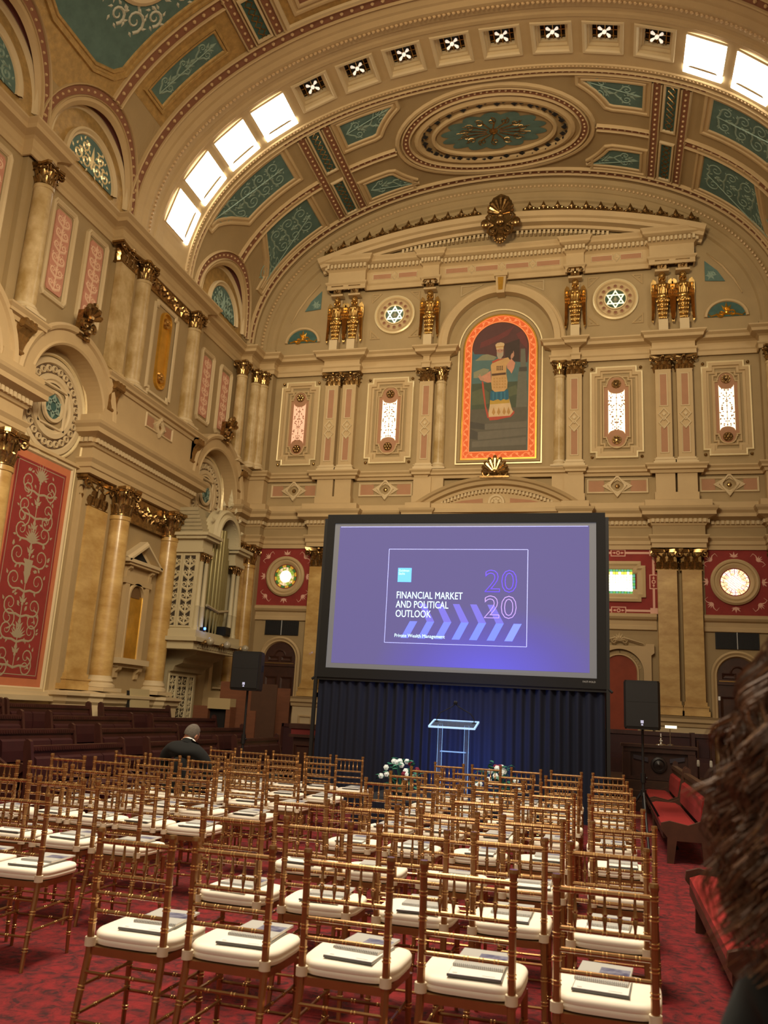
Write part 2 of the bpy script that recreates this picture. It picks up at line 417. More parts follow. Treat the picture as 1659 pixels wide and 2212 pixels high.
# lamps in the coffers
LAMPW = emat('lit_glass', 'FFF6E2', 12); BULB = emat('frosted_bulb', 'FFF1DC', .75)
NAMES = {-8: 'lowest coffer on the left of the arch', -7: 'second coffer from the lowest on the left of the arch', -6: 'third coffer from the lowest on the left of the arch', -5: 'topmost lit coffer on the left of the arch'}
DK = ['first', 'second', 'third', 'fourth', 'fifth', 'sixth', 'seventh', 'eighth']
def coffer_frame(c):
    f = MB()
    T = lambda u, y, h: VS(c+u, y, h)
    yc = (YC0+YC1)/2; q = (YC1-YC0)/2
    f.sweep([(-hc, yc-q), (-hc, yc+q), (hc, yc+q), (hc, yc-q)], [(-.10, .03), (-.09, .07), (-.03, .07), (0, .03), (0, -.06), (.05, -.06), (.05, -.14), (.1, -.14), (.1, -.26)], T, closed=True)
    return f
for k in range(-8, 8):
    c = (k+.5)*KS; lit = k < -4 or k > 3
    if lit:
        if k < 0: lab = 'brightly lit square ceiling light, ' + NAMES[k]
        else: lab = 'brightly lit square ceiling light on the right of the arch, ' + {4: 'next to the unlit ones', 5: 'second from the unlit ones', 6: 'third from the unlit ones', 7: 'lowest'}[k]
    else: lab = 'unlit square ceiling light with five frosted bulbs, %s dark one from the left' % DK[k+4]
    t = thing('ceiling_light', lab, 'ceiling light', VS(c, -6.03, -.25), group='square lights in the arch')
    inv = Vector(t.location)
    def rel(mb):
        mb.v = [tuple(Vector(v)-inv) for v in mb.v]; return mb
    rel(coffer_frame(c)).build('frame', TRIML, t)
    T = lambda u, y, h: VS(c+u, y, h)
    pb = MB(); pb.grid([[T(-.34+.68*i/4, YC0+.08+(YC1-YC0-.16)*j/2, -.25) for i in range(5)] for j in range(3)])
    rel(pb).build('backing_plate', DGREY, t)
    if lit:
        g = MB(); g.grid([[T(-.5+i/4, -6.5+1.16*j/2, .075) for i in range(5)] for j in range(3)]); g.sweep([(-.5, -6.5), (-.5, -5.34), (.5, -5.34), (.5, -6.5)], [(0, .075), (0, .02)], T, True)  # oversized panel covers the frame, imitating bloom round the lit square
        rel(g).build('bloom_diffuser', LAMPW, t)
    else:
        lat = MB()
        for w in (-.2, 0, .2):
            lat.box(T, w-.012, w+.012, YC0+.08, YC1-.08, -.25, -.2); lat.box(T, -.33, .33, -6.03+w-.012, -6.03+w+.012, -.25, -.2)
        lat.sweep([(u, y) for u, y in arc(0, -6.03, .27, 0, 2*pi, 20)], [(-.012, -.24), (0, -.2), (.012, -.24)], T)
        rel(lat).build('lattice', GOLDD, t)
        for ang in (45, 135, 225, 315):
            b2 = MB(); p0 = Vector(T(.08*cos(radians(ang)), -6.03+.08*sin(radians(ang)), -.13)); p1 = Vector(T(.21*cos(radians(ang)), -6.03+.21*sin(radians(ang)), -.11))
            b2.tube([p0, p0.lerp(p1, .3), p0.lerp(p1, .75), p1], [.018, .03, .042, .012], 8)
            rel(b2).build('bulb', BULB, t, smooth=True)
        b2 = MB(); b2.ball(T(0, -6.03, -.12), .055, 10, 6); rel(b2).build('bulb', BULB, t, smooth=True)
def beads(mb, pts, sp, r, T, h=0., n=6):
    acc = 0; 
    for a, b2 in zip(pts[:-1], pts[1:]):
        L = hypot(b2[0]-a[0], b2[1]-a[1])
        if L == 0: continue
        q = acc
        while q < L:
            mb.stud(T, a[0]+(b2[0]-a[0])*q/L, a[1]+(b2[1]-a[1])*q/L, h, r, r*.9, n); q += sp
        acc = q-L
VT = VS
red, edg, bds = MB(), MB(), MB()
def band(pts, w=.11, e=.07, closed=False, sp=.26, r=.05, T=VT):
    red.sweep(pts, [(-w, .0), (-w, .035), (w, .035), (w, 0)], T, closed, seg=.35, caps=False)
    for sg in (-1, 1):
        a, b2 = sorted((sg*w, sg*(w+e)))
        edg.sweep(pts, [(a, 0), (a+.012, .075), (a+e*.5, .095), (b2-.012, .075), (b2, 0)], T, closed, seg=.35, caps=False)
    if sp: beads(bds, list(pts)+([pts[0]] if closed else []), sp, r, T, .035)
def sline(y, a, b2): return [(a, y), (b2, y)]
SI, SO = s_of_x(4.47), s_of_x(5.17)
# transverse bands
band(sline(-7.95, -SMAX, SMAX)); band(sline(-5.0+.14, -SMAX, SMAX), w=.05, e=.04, sp=.17, r=.035); band(sline(-.62, -SMAX, SMAX), w=.09)
SL = s_of_z(LZ+1.68)
for sd in (-1, 1):
    for (ya, yb) in ((-4.72, -.78), (-14.6, -8.15)):
        for s in (SI, SO): band([(sd*s, ya), (sd*s, yb)], w=.09, e=.055, sp=.2, r=.04)
    band(sline(-2.69, sd*2.95, sd*(SI-.1)), w=.07, e=.05, sp=.2, r=.036); band(sline(-2.69, sd*(SO+.12), sd*(SL-.1)))
    band(sline(-9.6, sd*(SO+.12), sd*(SL-.1))); band(sline(-13.0, sd*(SO+.12), sd*(SL-.1)))
    for c in LUN:                                                  # bead ring round each lunette
        P = []
        for i in range(33):
            a = pi*i/32; P.append((sd*s_of_z(LZ+1.70*sin(a)), c+1.70*cos(a)))
        if sd < 0: P = P[::-1]
        band(P, w=.09, e=.05, sp=.2, r=.036)
        Q = [(sd*s_of_z(LZ+1.5*sin(pi*i/32)), c+1.5*cos(pi*i/32)) for i in range(33)]
        edg.sweep(Q, [(-.1, 0), (-.08, .05), (0, .07), (.06, .03), (.1, 0)], VT, caps=False)
# mouldings of the near and far faces of the lit arch
for y, pr in ((-7.4, [(-.42, 0), (-.40, .06), (-.2, .08), (-.14, .14), (.0, .16), (.12, .1), (.2, .1), (.34, .05), (.42, .0)]), (-5.08, [(-.08, 0), (-.05, .07), (.05, .07), (.08, 0)]), (-6.75, [(-.1, 0.03), (-.05, .06), (.05, .06), (.1, .03)])):
    edg.sweep([(-SMAX, y), (SMAX, y)], pr, VT, seg=.3, caps=False)
beads(bds, [(-SMAX+.1*i, -7.25) for i in range(int(2*SMAX/.1))], .12, .05, VT, .14, 5)
beads(bds, [(-SMAX+.1*i, -5.08) for i in range(int(2*SMAX/.1))], .1, .035, VT, .06, 5)
# crown oval
def ell(rx, ry, n=48, yc=-2.69): return [(rx*cos(2*pi*i/n), yc+ry*sin(2*pi*i/n)) for i in range(n)]
band(ell(2.62, 1.64), w=.08, e=.06, closed=True, sp=.17, r=.038)
edg.sweep(ell(2.86, 1.86), [(-.07, 0), (-.04, .08), (.04, .08), (.07, 0)], VT, True, caps=False)
edg.sweep(ell(2.3, 1.34), [(-.16, .0), (-.14, .06), (-.04, .09), (.05, .05), (.07, 0)], VT, True, caps=False)
edg.sweep(ell(1.78, .98), [(-.06, 0), (-.04, .09), (.04, .09), (.06, 0)], VT, True, caps=False)
red.build('reddish_band', REDB, CE, norm=False); edg.build('vault_moulding', TRIM, CE, smooth=False)
o = bds.build('beading', BEAD, CE); o['kind'] = 'stuff'
piercing = MB()
for i in range(26):                                                # pierced strapwork ring
    a = 2*pi*i/26; u, y = 2.04*cos(a), -2.69+1.16*sin(a)
    piercing.stud(VT, u, y, .05, .1, .03, 4); piercing.leaf(VT, u+.12*cos(a+1.2), y+.12*sin(a+1.2), a+1.57, .16, .08, .04, .05)
o = piercing.build('pierced_strapwork', DARK, CE); o['kind'] = 'stuff'
f = MB(); f.grid([[VS(.98*r*1.72*cos(2*pi*i/40), -2.69+r*.93*sin(2*pi*i/40), .012) for i in range(41)] for r in (.001, .3, .6, .85, 1)])
f.build('oval_panel', WALL, CE)
f = MB(); sc = []
for i in range(14*8+1):
    t = 2*pi*i/112; b = .82+.16*abs(sin(7*t)); sc.append((b*1.6*cos(t), b*.82*sin(t)))
f.grid([[VS(r*p[0], -2.69+r*p[1], .03) for p in sc] for r in (.001, .5, 1)]); f.build('scalloped_teal_panel', TEAL, CE)
f = MB()
for k in range(14):
    a = 2*pi*(k+.5)/14; f.stroke(VT, [(0.2*cos(a), -2.69+.12*sin(a)), (.7*cos(a+.1), -2.69+.36*sin(a+.1)), (1.1*cos(a), -2.69+.58*sin(a))], [.02, .03, .008], .02, .03)
    f.stroke(VT, spiral(.85*cos(a), -2.69+.45*sin(a), .15, a, 1.2, 1, 12), .015, .02, .03)
f.stud(VT, 0, -2.69, .03, .14, .05, 8)
o = f.build('oval_relief', GOLDD, CE)
# painted panels
def strip(mb, s0, s1, lo, hi, h, n=14, k=6):
    P = []
    for i in range(n+1):
        s = s0+(s1-s0)*i/n; a, b2 = lo(s), hi(s)
        if b2-a < .02: b2 = a+.02
        P.append([VS(s, a+(b2-a)*j/k, h) for j in range(k+1)])
    mb.grid(P)
def outline(s0, s1, lo, hi, n=14):
    A = [(s0+(s1-s0)*i/n, lo(s0+(s1-s0)*i/n)) for i in range(n+1)]; B = [(s0+(s1-s0)*i/n, hi(s0+(s1-s0)*i/n)) for i in range(n+1)]
    return A+B[::-1]
def panel(s0, s1, lo, hi, seed, field=None, col=None, motif=True, fr=.12):
    if s0 > s1: s0, s1 = s1, s0
    p = MB(); strip(p, s0, s1, lo, hi, .012); o = p.build('painted_panel', col or TEAL, CE)
    e = MB(); pl = outline(s0, s1, lo, hi)
    e.sweep(pl, [(-.03, .0), (-.0, .05), (.05, .05), (fr*.6, .02), (fr, .02), (fr+.02, .06), (fr+.08, .06), (fr+.1, 0)] if True else [], VT, True, caps=False)
    e.build('panel_frame', field or TRIM, o)
    if motif:
        q = MB(); sm = (s0+s1)/2; T = lambda u, z, d: VS(sm+z, (lo(sm+z)+hi(sm+z))/2+u, d)
        W2 = (hi(sm)-lo(sm)); arabesque(q, T, 0, 0, W2*.8, (s1-s0)*.88, max(2, int((s1-s0)/.55)), .02, .015, .013, seed)
        q.build('scroll_relief', TEALR, o)
    return o
for sd in (-1, 1):
    s0, s1 = s_of_x(5.77), s_of_z(14.78)
    def circ(s, R=2.72, c=-2.69): return sqrt(max(R*R-max(z_of_s(s)-LZ, 0)**2, 0))
    panel(sd*s0, sd*s1, lambda s: -4.68, lambda s: max(min(-3.5, -2.69-circ(s)), -4.64), 1)
    panel(sd*s0, sd*s1, lambda s: min(max(-1.88-.6, -2.69+circ(s)), -.98), lambda s: -.95, 2)
    # crown corners
    ec = lambda s: 2.63*sqrt(max(0, 1-(s/3.55)**2))
    a, b2 = 2.62, s_of_x(4.14)
    panel(sd*a, sd*b2, lambda s: -4.52, lambda s: min(-3.62, -2.69-ec(s)), 3); panel(sd*a, sd*b2, lambda s: max(-1.76, -2.69+ec(s)), lambda s: -.98, 4)
    # near bay
    q = MB(); strip(q, *sorted((sd*(SO+.16), sd*s_of_x(7.42))), lambda s: -9.4, lambda s: -8.14, .008); q.build('gilded_field', GOLDF, CE)
    panel(sd*s_of_x(5.72), sd*s_of_x(7.22), lambda s: -9.08, lambda s: -8.5, 5, GOLDF, fr=.05)
    q = MB()
    strip(q, *sorted((sd*(SO+.16), sd*s_of_z(14.0))), lambda s: max(-12.85, -13.0+sqrt(max(1.8**2-(z_of_s(s)-LZ)**2, 0))), lambda s: min(-9.75, -9.6-sqrt(max(1.8**2-(z_of_s(s)-LZ)**2, 0))), .006, 20, 10)
    q.build('gilded_field', GOLDF, CE)
    R2 = 2.25
    def mlo(s): return max(-12.6, -13.0+sqrt(max(R2**2-(z_of_s(s)-LZ)**2, 0)))
    def mhi(s): return min(-10.0, -9.6-sqrt(max(R2**2-(z_of_s(s)-LZ)**2, 0)))
    s1 = s_of_z(15.0)
    o = panel(sd*(SO+.35), sd*s1, mlo, mhi, 6, GOLDF, motif=False)
    sm = sd*s_of_x(6.2); T = lambda u, z, d: VS(sm+z, -11.3+u, d)
    q = MB(); q.lathe(T, [(.78, .0), (.78, .05), (.7, .08), (.64, .05), (.6, .05)], 0, 0, 32); q.build('medallion_ring', TRIML, o)
    q = MB(); q.lathe(T, [(.001, .03), (.6, .03)], 0, 0, 32); q.build('medallion_field', mat('sage_grey_field', '7F7D68', .8, noise=.2), o)
    q = MB()
    for i in range(24): q.stud(T, .5*cos(i*pi/12), .5*sin(i*pi/12), .03, .03, .02, 5)
    q.stroke(T, [(-.25, -.3), (0, .3), (.25, -.3)], .04, .03, .03); q.stroke(T, spiral(0, 0, .2, 0, 1.3), .03, .03, .03); q.build('medallion_relief', TEALR, o)
    q = MB()
    for ss, aa in ((-1, .9), (1, .9), (-1, -.9), (1, -.9)):
        for kk, (cu, cz, rr) in enumerate(((ss*.75, aa*.9, .26), (ss*.35, aa*1.15, .2), (ss*1.02, aa*.45, .2))):
            if sd*aa < 0 or True:
                q.stroke(T, spiral(cu, cz, rr, aa, 1.4, ss, 16), [.04*(1-.6*j/16) for j in range(17)], .02, .014)
                for j in range(6): q.leaf(T, cu+rr*cos(j), cz+rr*sin(j), j+ss, .14, .07, .02, .014)
    for j in range(16):
        a = j*pi/8; q.leaf(T, .82*cos(a), .82*sin(a), a+.6, .2, .09, .02, .014)
    q.build('scroll_relief', mat('silver_sage_relief', 'B9B9A6', .6), o)
for a, b2 in ((-s_of_x(4.2), -.25), (.25, s_of_x(4.2))):              # crown of the near bay
    q = MB(); strip(q, a, b2, lambda s: -9.9, lambda s: -8.2, .008); q.build('gilded_field', GOLDF, CE)
    e = MB(); e.sweep(outline(a, b2, lambda s: -9.9, lambda s: -8.2), [(0, 0), (.02, .07), (.1, .07), (.14, .03), (.2, .03), (.22, 0)], VT, True, caps=False); e.build('panel_frame', TRIML, CE)
    panel(a+.4, b2-.4, lambda s: -9.6, lambda s: -8.6, 8, col=REDB, motif=False)
for sd in (-1, 1):                                                    # dark lattice strips between the rib pairs
    for (ya, yb) in ((-4.72, -2.95), (-2.45, -.82), (-9.4, -8.2), (-12.7, -9.85)):
        sm = sd*(SI+SO)/2
        q = MB(); q.grid([[VS(sm+u, ya+(yb-ya)*j/6, .015) for u in (-.15, .15)] for j in range(7)]); o = q.build('lattice_strip', TEALD, CE)
        q = MB(); n = int((yb-ya)/.2)
        for j in range(n):
            y = ya+(yb-ya)*(j+.5)/n; q.stroke(VT, [(sm-.1, y-.1), (sm+.1, y+.1)], .014, .02, .015); q.stroke(VT, [(sm-.1, y+.1), (sm+.1, y-.1)], .014, .02, .015)
        q.build('lattice_relief', GOLDD, o)
        q = MB(); q.sweep([(sm-.19, ya), (sm-.19, yb), (sm+.19, yb), (sm+.19, ya)], [(-.03, 0), (-.02, .07), (.03, .07), (.04, 0)], VT, True); q.build('strip_frame', TRIML, o)
# ------------------------------------------------------------------ lunettes
for side, T, sg in (('left', TL, -1), ('right', TR, 1)):
    for ci, c in enumerate(LUN):
        if side == 'right' and ci: continue
        xb = .04
        tm = MB()
        tm.add([T(c, 12.9, xb)]+[T(c+1.52*cos(pi*i/32), LZ+1.52*sin(pi*i/32), xb) for i in range(33)]+[T(c-1.52, 12.8, xb), T(c+1.52, 12.8, xb)], [tuple([34]+list(range(33, 0, -1))+[35])])
        o = tm.build('lunette_tympanum', GOLDF, walls[side], norm=False)
        rv = MB(); P = []
        for i in range(33):
            a = pi*i/32; z = LZ+LR*sin(a); y = c+LR*cos(a); q = VS(sg*s_of_z(z), y)
            P.append([q, T(y, z, xb)])
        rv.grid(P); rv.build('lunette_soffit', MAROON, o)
        ring = MB(); ring.lathe(T, [(1.5, xb), (1.5, .1), (1.44, .12), (1.4, .06), (1.36, xb)], c, LZ, 40, 0, pi)
        ring.lathe(T, [(.98, xb), (.98, .14), (.93, .16), (.88, .1), (.84, .1), (.82, .05)], c, LZ-.0, 36, 0, pi)
        ring.build('lunette_moulding', TRIML, o)
        f = MB(); f.add([T(c+.82*cos(pi*i/24), LZ+.82*sin(pi*i/24), .07) for i in range(25)], [tuple(range(25))])
        f.build('lunette_field', TEAL, o, norm=False)
        q = MB()
        for k in (-1, 1):
            for (u, z, r) in ((.22, .2, .17), (.52, .22, .16), (.3, .52, .14)):
                q.stroke(T, spiral(c+k*u, LZ+z, r, pi/2, 1.4, k, 16), .022, .03, .07)
                for j in range(6): q.leaf(T, c+k*u+r*cos(j*1.05), LZ+z+r*sin(j*1.05), j*1.05+k, .12, .06, .02, .07)
        q.leaf(T, c, LZ+.1, pi/2, .6, .14, .05, .07); q.build('lunette_scroll', WHITEL if (side == 'left' and ci == 1) else TEALR, o)
# ------------------------------------------------------------------ cornices running round the hall
def leftpath(extra_start=-28.):
    P = [(-LX, extra_start)]
    for a, b2, d in ((-18.6, -14.3, .22), (-11.65, -10.9, .22), (-8.35, -3.9, .24)):
        P += [(-LX, a), (-LX+d, a), (-LX+d, b2), (-LX, b2)]
    return P
def backhalf(sd, pair=.33, single=.3, inner=1.5, ext=0.):
    """from the corner to the middle along the back wall"""
    P = [(-LX, -.98), (-LX+.36, -.98), (-LX+.36, -.34), (-7.28, -.34), (-7.28, -.03), (-5.85-ext, -.03), (-5.85-ext, -pair), (-4.15+ext, -pair), (-4.15+ext, -.03), (-2.62-ext, -.03), (-2.62-ext, -single), (-1.9+ext, -single), (-1.9+ext, -single*.55), (-inner, -single*.55), (-inner, -.03)]
    return P
PLAN = lambda x, y, z: (x, y, z)
def run(sd, P, prof, mb):
    Q = list(P) if sd < 0 else [(-x, y) for x, y in P[::-1]]
    mb.sweep(Q, prof, PLAN)
    return Q
def dentils(mb, Q, off, z0, z1, w=.075, gap=.13, dp=.07):
    for a, b2 in zip(Q[:-1], Q[1:]):
        L = hypot(b2[0]-a[0], b2[1]-a[1])
        if L < .2: continue
        tx, ty = (b2[0]-a[0])/L, (b2[1]-a[1])/L; nx, ny = ty, -tx
        n = int((L+off)/gap)
        for i in range(n+1):
            t = -off*.5+(L+off)*(i+.5)/(n+1)
            T = lambda u, z, d: (a[0]+tx*(t+u)+nx*d, a[1]+ty*(t+u)+ny*d, z)
            mb.box(T, -w/2, w/2, z0, z1, off-dp, off)
PR_TOP = [(0, 11.98), (.04, 11.98), (.04, 12.10), (.07, 12.14), (.07, 12.18), (.01, 12.20), (.01, 12.36), (.07, 12.40), (.22, 12.44), (.24, 12.52), (.31, 12.58), (.31, 12.62), (-.15, 12.66)]
PR_BELT = [(0, 8.43), (.04, 8.43), (.06, 8.51), (.13, 8.53), (.13, 8.59), (.18, 8.65), (.18, 8.69), (-.1, 8.71)]
PR_GR1 = [(0, 6.30), (.05, 6.30), (.05, 6.42), (.08, 6.44), (.08, 6.54), (.13, 6.62), (.13, 6.65), (0, 6.66)]
PR_GR2 = [(0, 6.90), (.05, 6.92), (.08, 6.98), (.10, 6.99), (.10, 7.09), (.16, 7.12), (.30, 7.17), (.30, 7.27), (.36, 7.34), (.38, 7.40), (-.1, 7.42)]
PR_PLT = [(0, 7.42), (.22, 7.42), (.22, 7.60), (.1, 7.64), (-.1, 7.66)]
top, dents = MB(), MB()
for sd in (-1, 1):
    P = leftpath() + backhalf(sd, .26, .24, 1.55, -.27)
    Q = run(sd, P, PR_TOP, top)
setting('trim_3', top, TRIM, label='upper cornice below the vault springing')
belt = MB()
def segs(sd, pieces, prof, mb):
    out = []
    for P in pieces:
        out.append(run(sd, P, prof, mb))
    return out
def pierseg(a, b2, d=.40): return [(-LX, a), (-LX+d, a), (-LX+d, b2), (-LX, b2)]
for sd in (-1, 1):
    BH = backhalf(sd, .27, .2, 1.5, -.2)[:-1]+[(0., -.12)]
    segs(sd, [pierseg(-18.6, -14.3), pierseg(-11.7, -10.88), pierseg(-8.34, -3.88), [(-LX, -1.15)]+BH], PR_BELT, belt)
setting('trim_4', belt, TRIM, label='belt course under the upper columns')
gr = MB()
for sd in (-1, 1):
    BH = backhalf(sd, .33, .33, 1.4, -.2)[:-1]+[(0., -.1)]
    pcs = [pierseg(-18.6, -14.3, .30), pierseg(-11.7, -10.8, .30), pierseg(-8.45, -3.85, .30), [(-LX, -1.15)]+BH]
    segs(sd, pcs, PR_GR1, gr)
    for Q in segs(sd, pcs, PR_GR2, gr): dentils(dents, Q, .15, 6.99, 7.09)
    segs(sd, [pierseg(-8.45, -3.85, .3), pierseg(-11.7, -10.8, .3), [(-LX, -1.15)]+BH], PR_PLT, gr)
setting('trim_5', gr, TRIM, label='main entablature above the lower columns')
fz = MB()
for sd in (-1, 1):                                                  # frieze body between architrave and cornice
    BH = backhalf(sd, .33, .33, 1.4, -.2)[:-1]+[(0., -.1)]
    segs(sd, [[(-LX, -1.15)]+BH], [(0, 6.3), (0.03, 6.3), (0.03, 7.2), (0, 7.2)], fz)
setting('trim_6', fz, WALL, label='plain frieze behind the cornices')
o = dents.build('dentil_row', TRIML, bpy.data.objects['trim_5']); o['kind'] = 'stuff'
# ------------------------------------------------------------------ templates: capital, base
def capital_mesh():
    mb = MB(); h = 1.27
    mb.m = 0
    mb.vlathe(0, 0, [(.62, 0), (.66, .03), (.66, .07), (.6, .1), (.56, .5), (.6, .8), (.74, 1.05), (.74, 1.08)], 16, T=lambda x, y, z: (x*.85, y*.85, z))
    # abacus with concave sides
    pts = []
    for q in range(4):
        a = q*pi/2+pi/4
        for t in (-.12, .12): pts.append((.98*cos(a+t), .98*sin(a+t)))
        pts.append((.66*cos(a+pi/4), .66*sin(a+pi/4)))
    mb.prism(lambda x, y, z: (x, y, z), pts, 1.12, 1.27)
    mb.prism(lambda x, y, z: (x*.93, y*.93, z), pts, 1.06, 1.12)
    def lf(a, z0, H, w, out, r0):
        c, s = cos(a), sin(a)
        def q(u, r, z): return (r*c-u*s, r*s+u*c, z)
        prof = [(r0, z0, w*.5), (r0+.03, z0+H*.4, w*.62), (r0+.09, z0+H*.75, w*.6), (r0+out, z0+H, w*.4), (r0+out+.05, z0+H*.86, w*.2)]
        P = [[q(-ww, r-.04, z), q(-ww*.5, r+.015, z+.01), q(0, r+.04, z), q(ww*.5, r+.015, z+.01), q(ww, r-.04, z)] for r, z, ww in prof]
        mb.grid(P)
    for k in range(8):
        lf(k*pi/4, .08, .42, .34, .14, .5); lf(k*pi/4+pi/8, .12, .76, .3, .2, .5)
    for k in range(4):
        a = k*pi/2+pi/4; c, s = cos(a), sin(a)
        for t in (-1, 1):
            pts3 = []
            for i in range(15):
                f2 = i/14; rr = .19*(1-.8*f2); an = pi/2-f2*2.6*pi
                r = .80+rr*cos(an); z = .93+rr*sin(an); u = t*(.07+.02*f2)
                pts3.append((r*c-u*s, r*s+u*c, z))
            mb.tube([((.55)*c-t*.2*s, .55*s+t*.2*c, .72)]+pts3, [.04]+[.045]*8+[.05]*7, 5)
        b2 = k*pi/2; mb.ball((.68*cos(b2), .68*sin(b2), 1.16), .12, 7, 4)
        for t in (-1, 1):
            mb.tube([((.56+.1*i/6)*cos(b2)-t*(.22-.16*i/6)*sin(b2), (.56+.1*i/6)*sin(b2)+t*(.22-.16*i/6)*cos(b2), .78+.2*sin(i/6*pi*.8)) for i in range(7)], .03, 4)
    return mb.mesh('capital', GOLDD, True)
CAPM = capital_mesh()
def pil_capital_mesh():
    """flat pilaster capital: front half only, u across, y negative forward"""
    mb = MB()
    mb.box(lambda a, b2, c: (a, b2, c), -.5, .5, -.32, .3, 0, 1.1); mb.box(TP, -.56, .56, -.36, .3, 0, .07)
    pts = [(-.78, .3), (-.8, -.62), (-.6, -.55), (0, -.42), (.6, -.55), (.8, -.62), (.78, .3)]
    mb.prism(lambda x, y, z: (x, y, z), pts, 1.14, 1.27); mb.prism(lambda x, y, z: (x*.93, y*.93, z), pts, 1.06, 1.14)
    def lf(u0, z0, H, w, out, side=0):
        prof = [(0, 0, .5), (.03, .4, .6), (.08, .75, .55), (out, 1, .36), (out+.05, .86, .18)]
        P = []
        for r, z, ww in prof:
            row = []
            for t, e in ((-1, -.03), (-.5, .01), (0, .05), (.5, .01), (1, -.03)):
                if side == 0: row.append((u0+ww*w*t, -.33-r-e, z0+H*z))
                else: row.append((side*(.51+r+e), u0+ww*w*t, z0+H*z))
            P.append(row)
        mb.grid(P)
    for u in (-.36, 0, .36): lf(u, .08, .42, .3, .13)
    for u in (-.2, .2): lf(u, .12, .7, .28, .18)
    for s in (-1, 1): lf(0, .08, .42, .3, .13, s); lf(.0, .4, .45, .3, .16, s)
    for s in (-1, 1):
        pts3 = []
        for i in range(15):
            f2 = i/14; rr = .2*(1-.8*f2); an = pi/2-f2*2.6*pi; pts3.append((s*(.62+rr*cos(an)), -.5, .92+rr*sin(an)))
        mb.tube([(s*.2, -.36, .72)]+pts3, [.04]+[.05]*15, 5)
        pts3 = []
        for i in range(11):
            f2 = i/10; rr = .11*(1-.8*f2); an = pi/2+f2*2.4*pi; pts3.append((s*(.13+rr*cos(an)), -.42, .92+rr*sin(an)))
        mb.tube([(s*.2, -.36, .6)]+pts3, .03, 4)
    mb.ball((0, -.5, 1.18), .13, 7, 4)
    return mb.mesh('capital', GOLDD, True)
PCAPM = pil_capital_mesh()
def att_base_mesh():
    mb = MB(); mb.vlathe(0, 0, [(.5, 1), (.52, .86), (.56, .84), (.58, .7), (.6, .66), (.56, .56), (.6, .5), (.7, .44), (.7, .26), (.66, .24)], 20)
    mb.box(TP, -.72, .72, -.72, .72, 0, .24)
    return mb.mesh('base', TRIML, True)
ABASE = att_base_mesh()
def marble_column(label, x, y, z0, z1, dia, zc, group, tilt_mat=None, base_h=.22):
    """round shaft z0..z1, capital to zc"""
    t = thing('marble_column', label, 'column', (x, y, z0), group=group)
    s = MB(); H = z1-z0-base_h; r = dia/2
    s.vlathe(0, 0, [(r, base_h), (r*1.0, base_h+H*.33), (r*.9, base_h+H*.97), (r*.98, base_h+H*.975), (r*.98, base_h+H)], 24)
    s.build('shaft', tilt_mat or MARB2, t, smooth=True)
    inst('base', ABASE, t, sc=(dia, dia, base_h)); inst('capital', CAPM, t, (0, 0, z1-z0), sc=(dia*.86, dia*.86, (zc-z1)/1.27))
    return t
def pilaster(label, T3, rot, z0, z1, w, dp, zc, group, m=None, panelled=False, base_h=.3, mk=None):
    """flat pilaster; T3 = foot centre on the wall, rot turns the front (-y) into the room"""
    t = thing('pilaster', label, 'pilaster', T3, rot, group=group)
    s = MB(); H = z1-z0
    s.box(TP, -w/2, w/2, -dp, .05, base_h, H)
    if panelled: pass
    s.build('shaft', m or TRIM, t)
    b2 = MB(); q = w/2
    for (e, a, c) in ((.09, 0, base_h*.35), (.06, base_h*.35, base_h*.6), (.075, base_h*.6, base_h*.72), (.03, base_h*.72, base_h)):
        b2.box(TP, -q-e, q+e, -dp-e, .05, a, c)
    b2.build('base', TRIML if panelled else (m or TRIML), t)
    if panelled:
        T = lambda u, z, d: (u, -dp-d, z)
        iw = w*.21; zm = H*.5
        for a, c in ((base_h+.15, zm-.32), (zm+.32, H-.16)):
            p = MB(); p.add([T(-iw, a, .004), T(iw, a, .004), T(iw, c, .004), T(-iw, c, .004)], [(0, 1, 2, 3)])
            p.build('rose_panel', ROSE, t, norm=False)
        e = MB()
        for a, c in ((base_h+.15, zm-.32), (zm+.32, H-.16)):
            e.sweep([(-iw, a), (-iw, c), (iw, c), (iw, a)], [(-.035, 0), (-.025, .02), (0, .012), (.006, 0)], T, True)
        for dz, r in ((0.06, w*.36), (-.2, w*.34)):
            e.sweep([(0, zm+dz-r), (-r*.8, zm+dz), (0, zm+dz+r), (r*.8, zm+dz)], [(-.035, 0), (-.025, .035), (.0, .03), (.012, 0)], T, True)
        e.prism(T, [(0, zm+.06-.07), (.055, zm+.06), (0, zm+.06+.07), (-.055, zm+.06)], 0, .03)
        e.build('panel_moulding', TRIML, t)
    inst('capital', PCAPM, t, (0, 0, H), sc=(w*1.04, dp*1.9 if dp > .15 else .36, (zc-z1)/1.27))
    return t
SIDE = {-1: 'left', 1: 'right'}
G1, G2 = 'lower pilasters on the end wall', 'upper pilasters on the end wall'
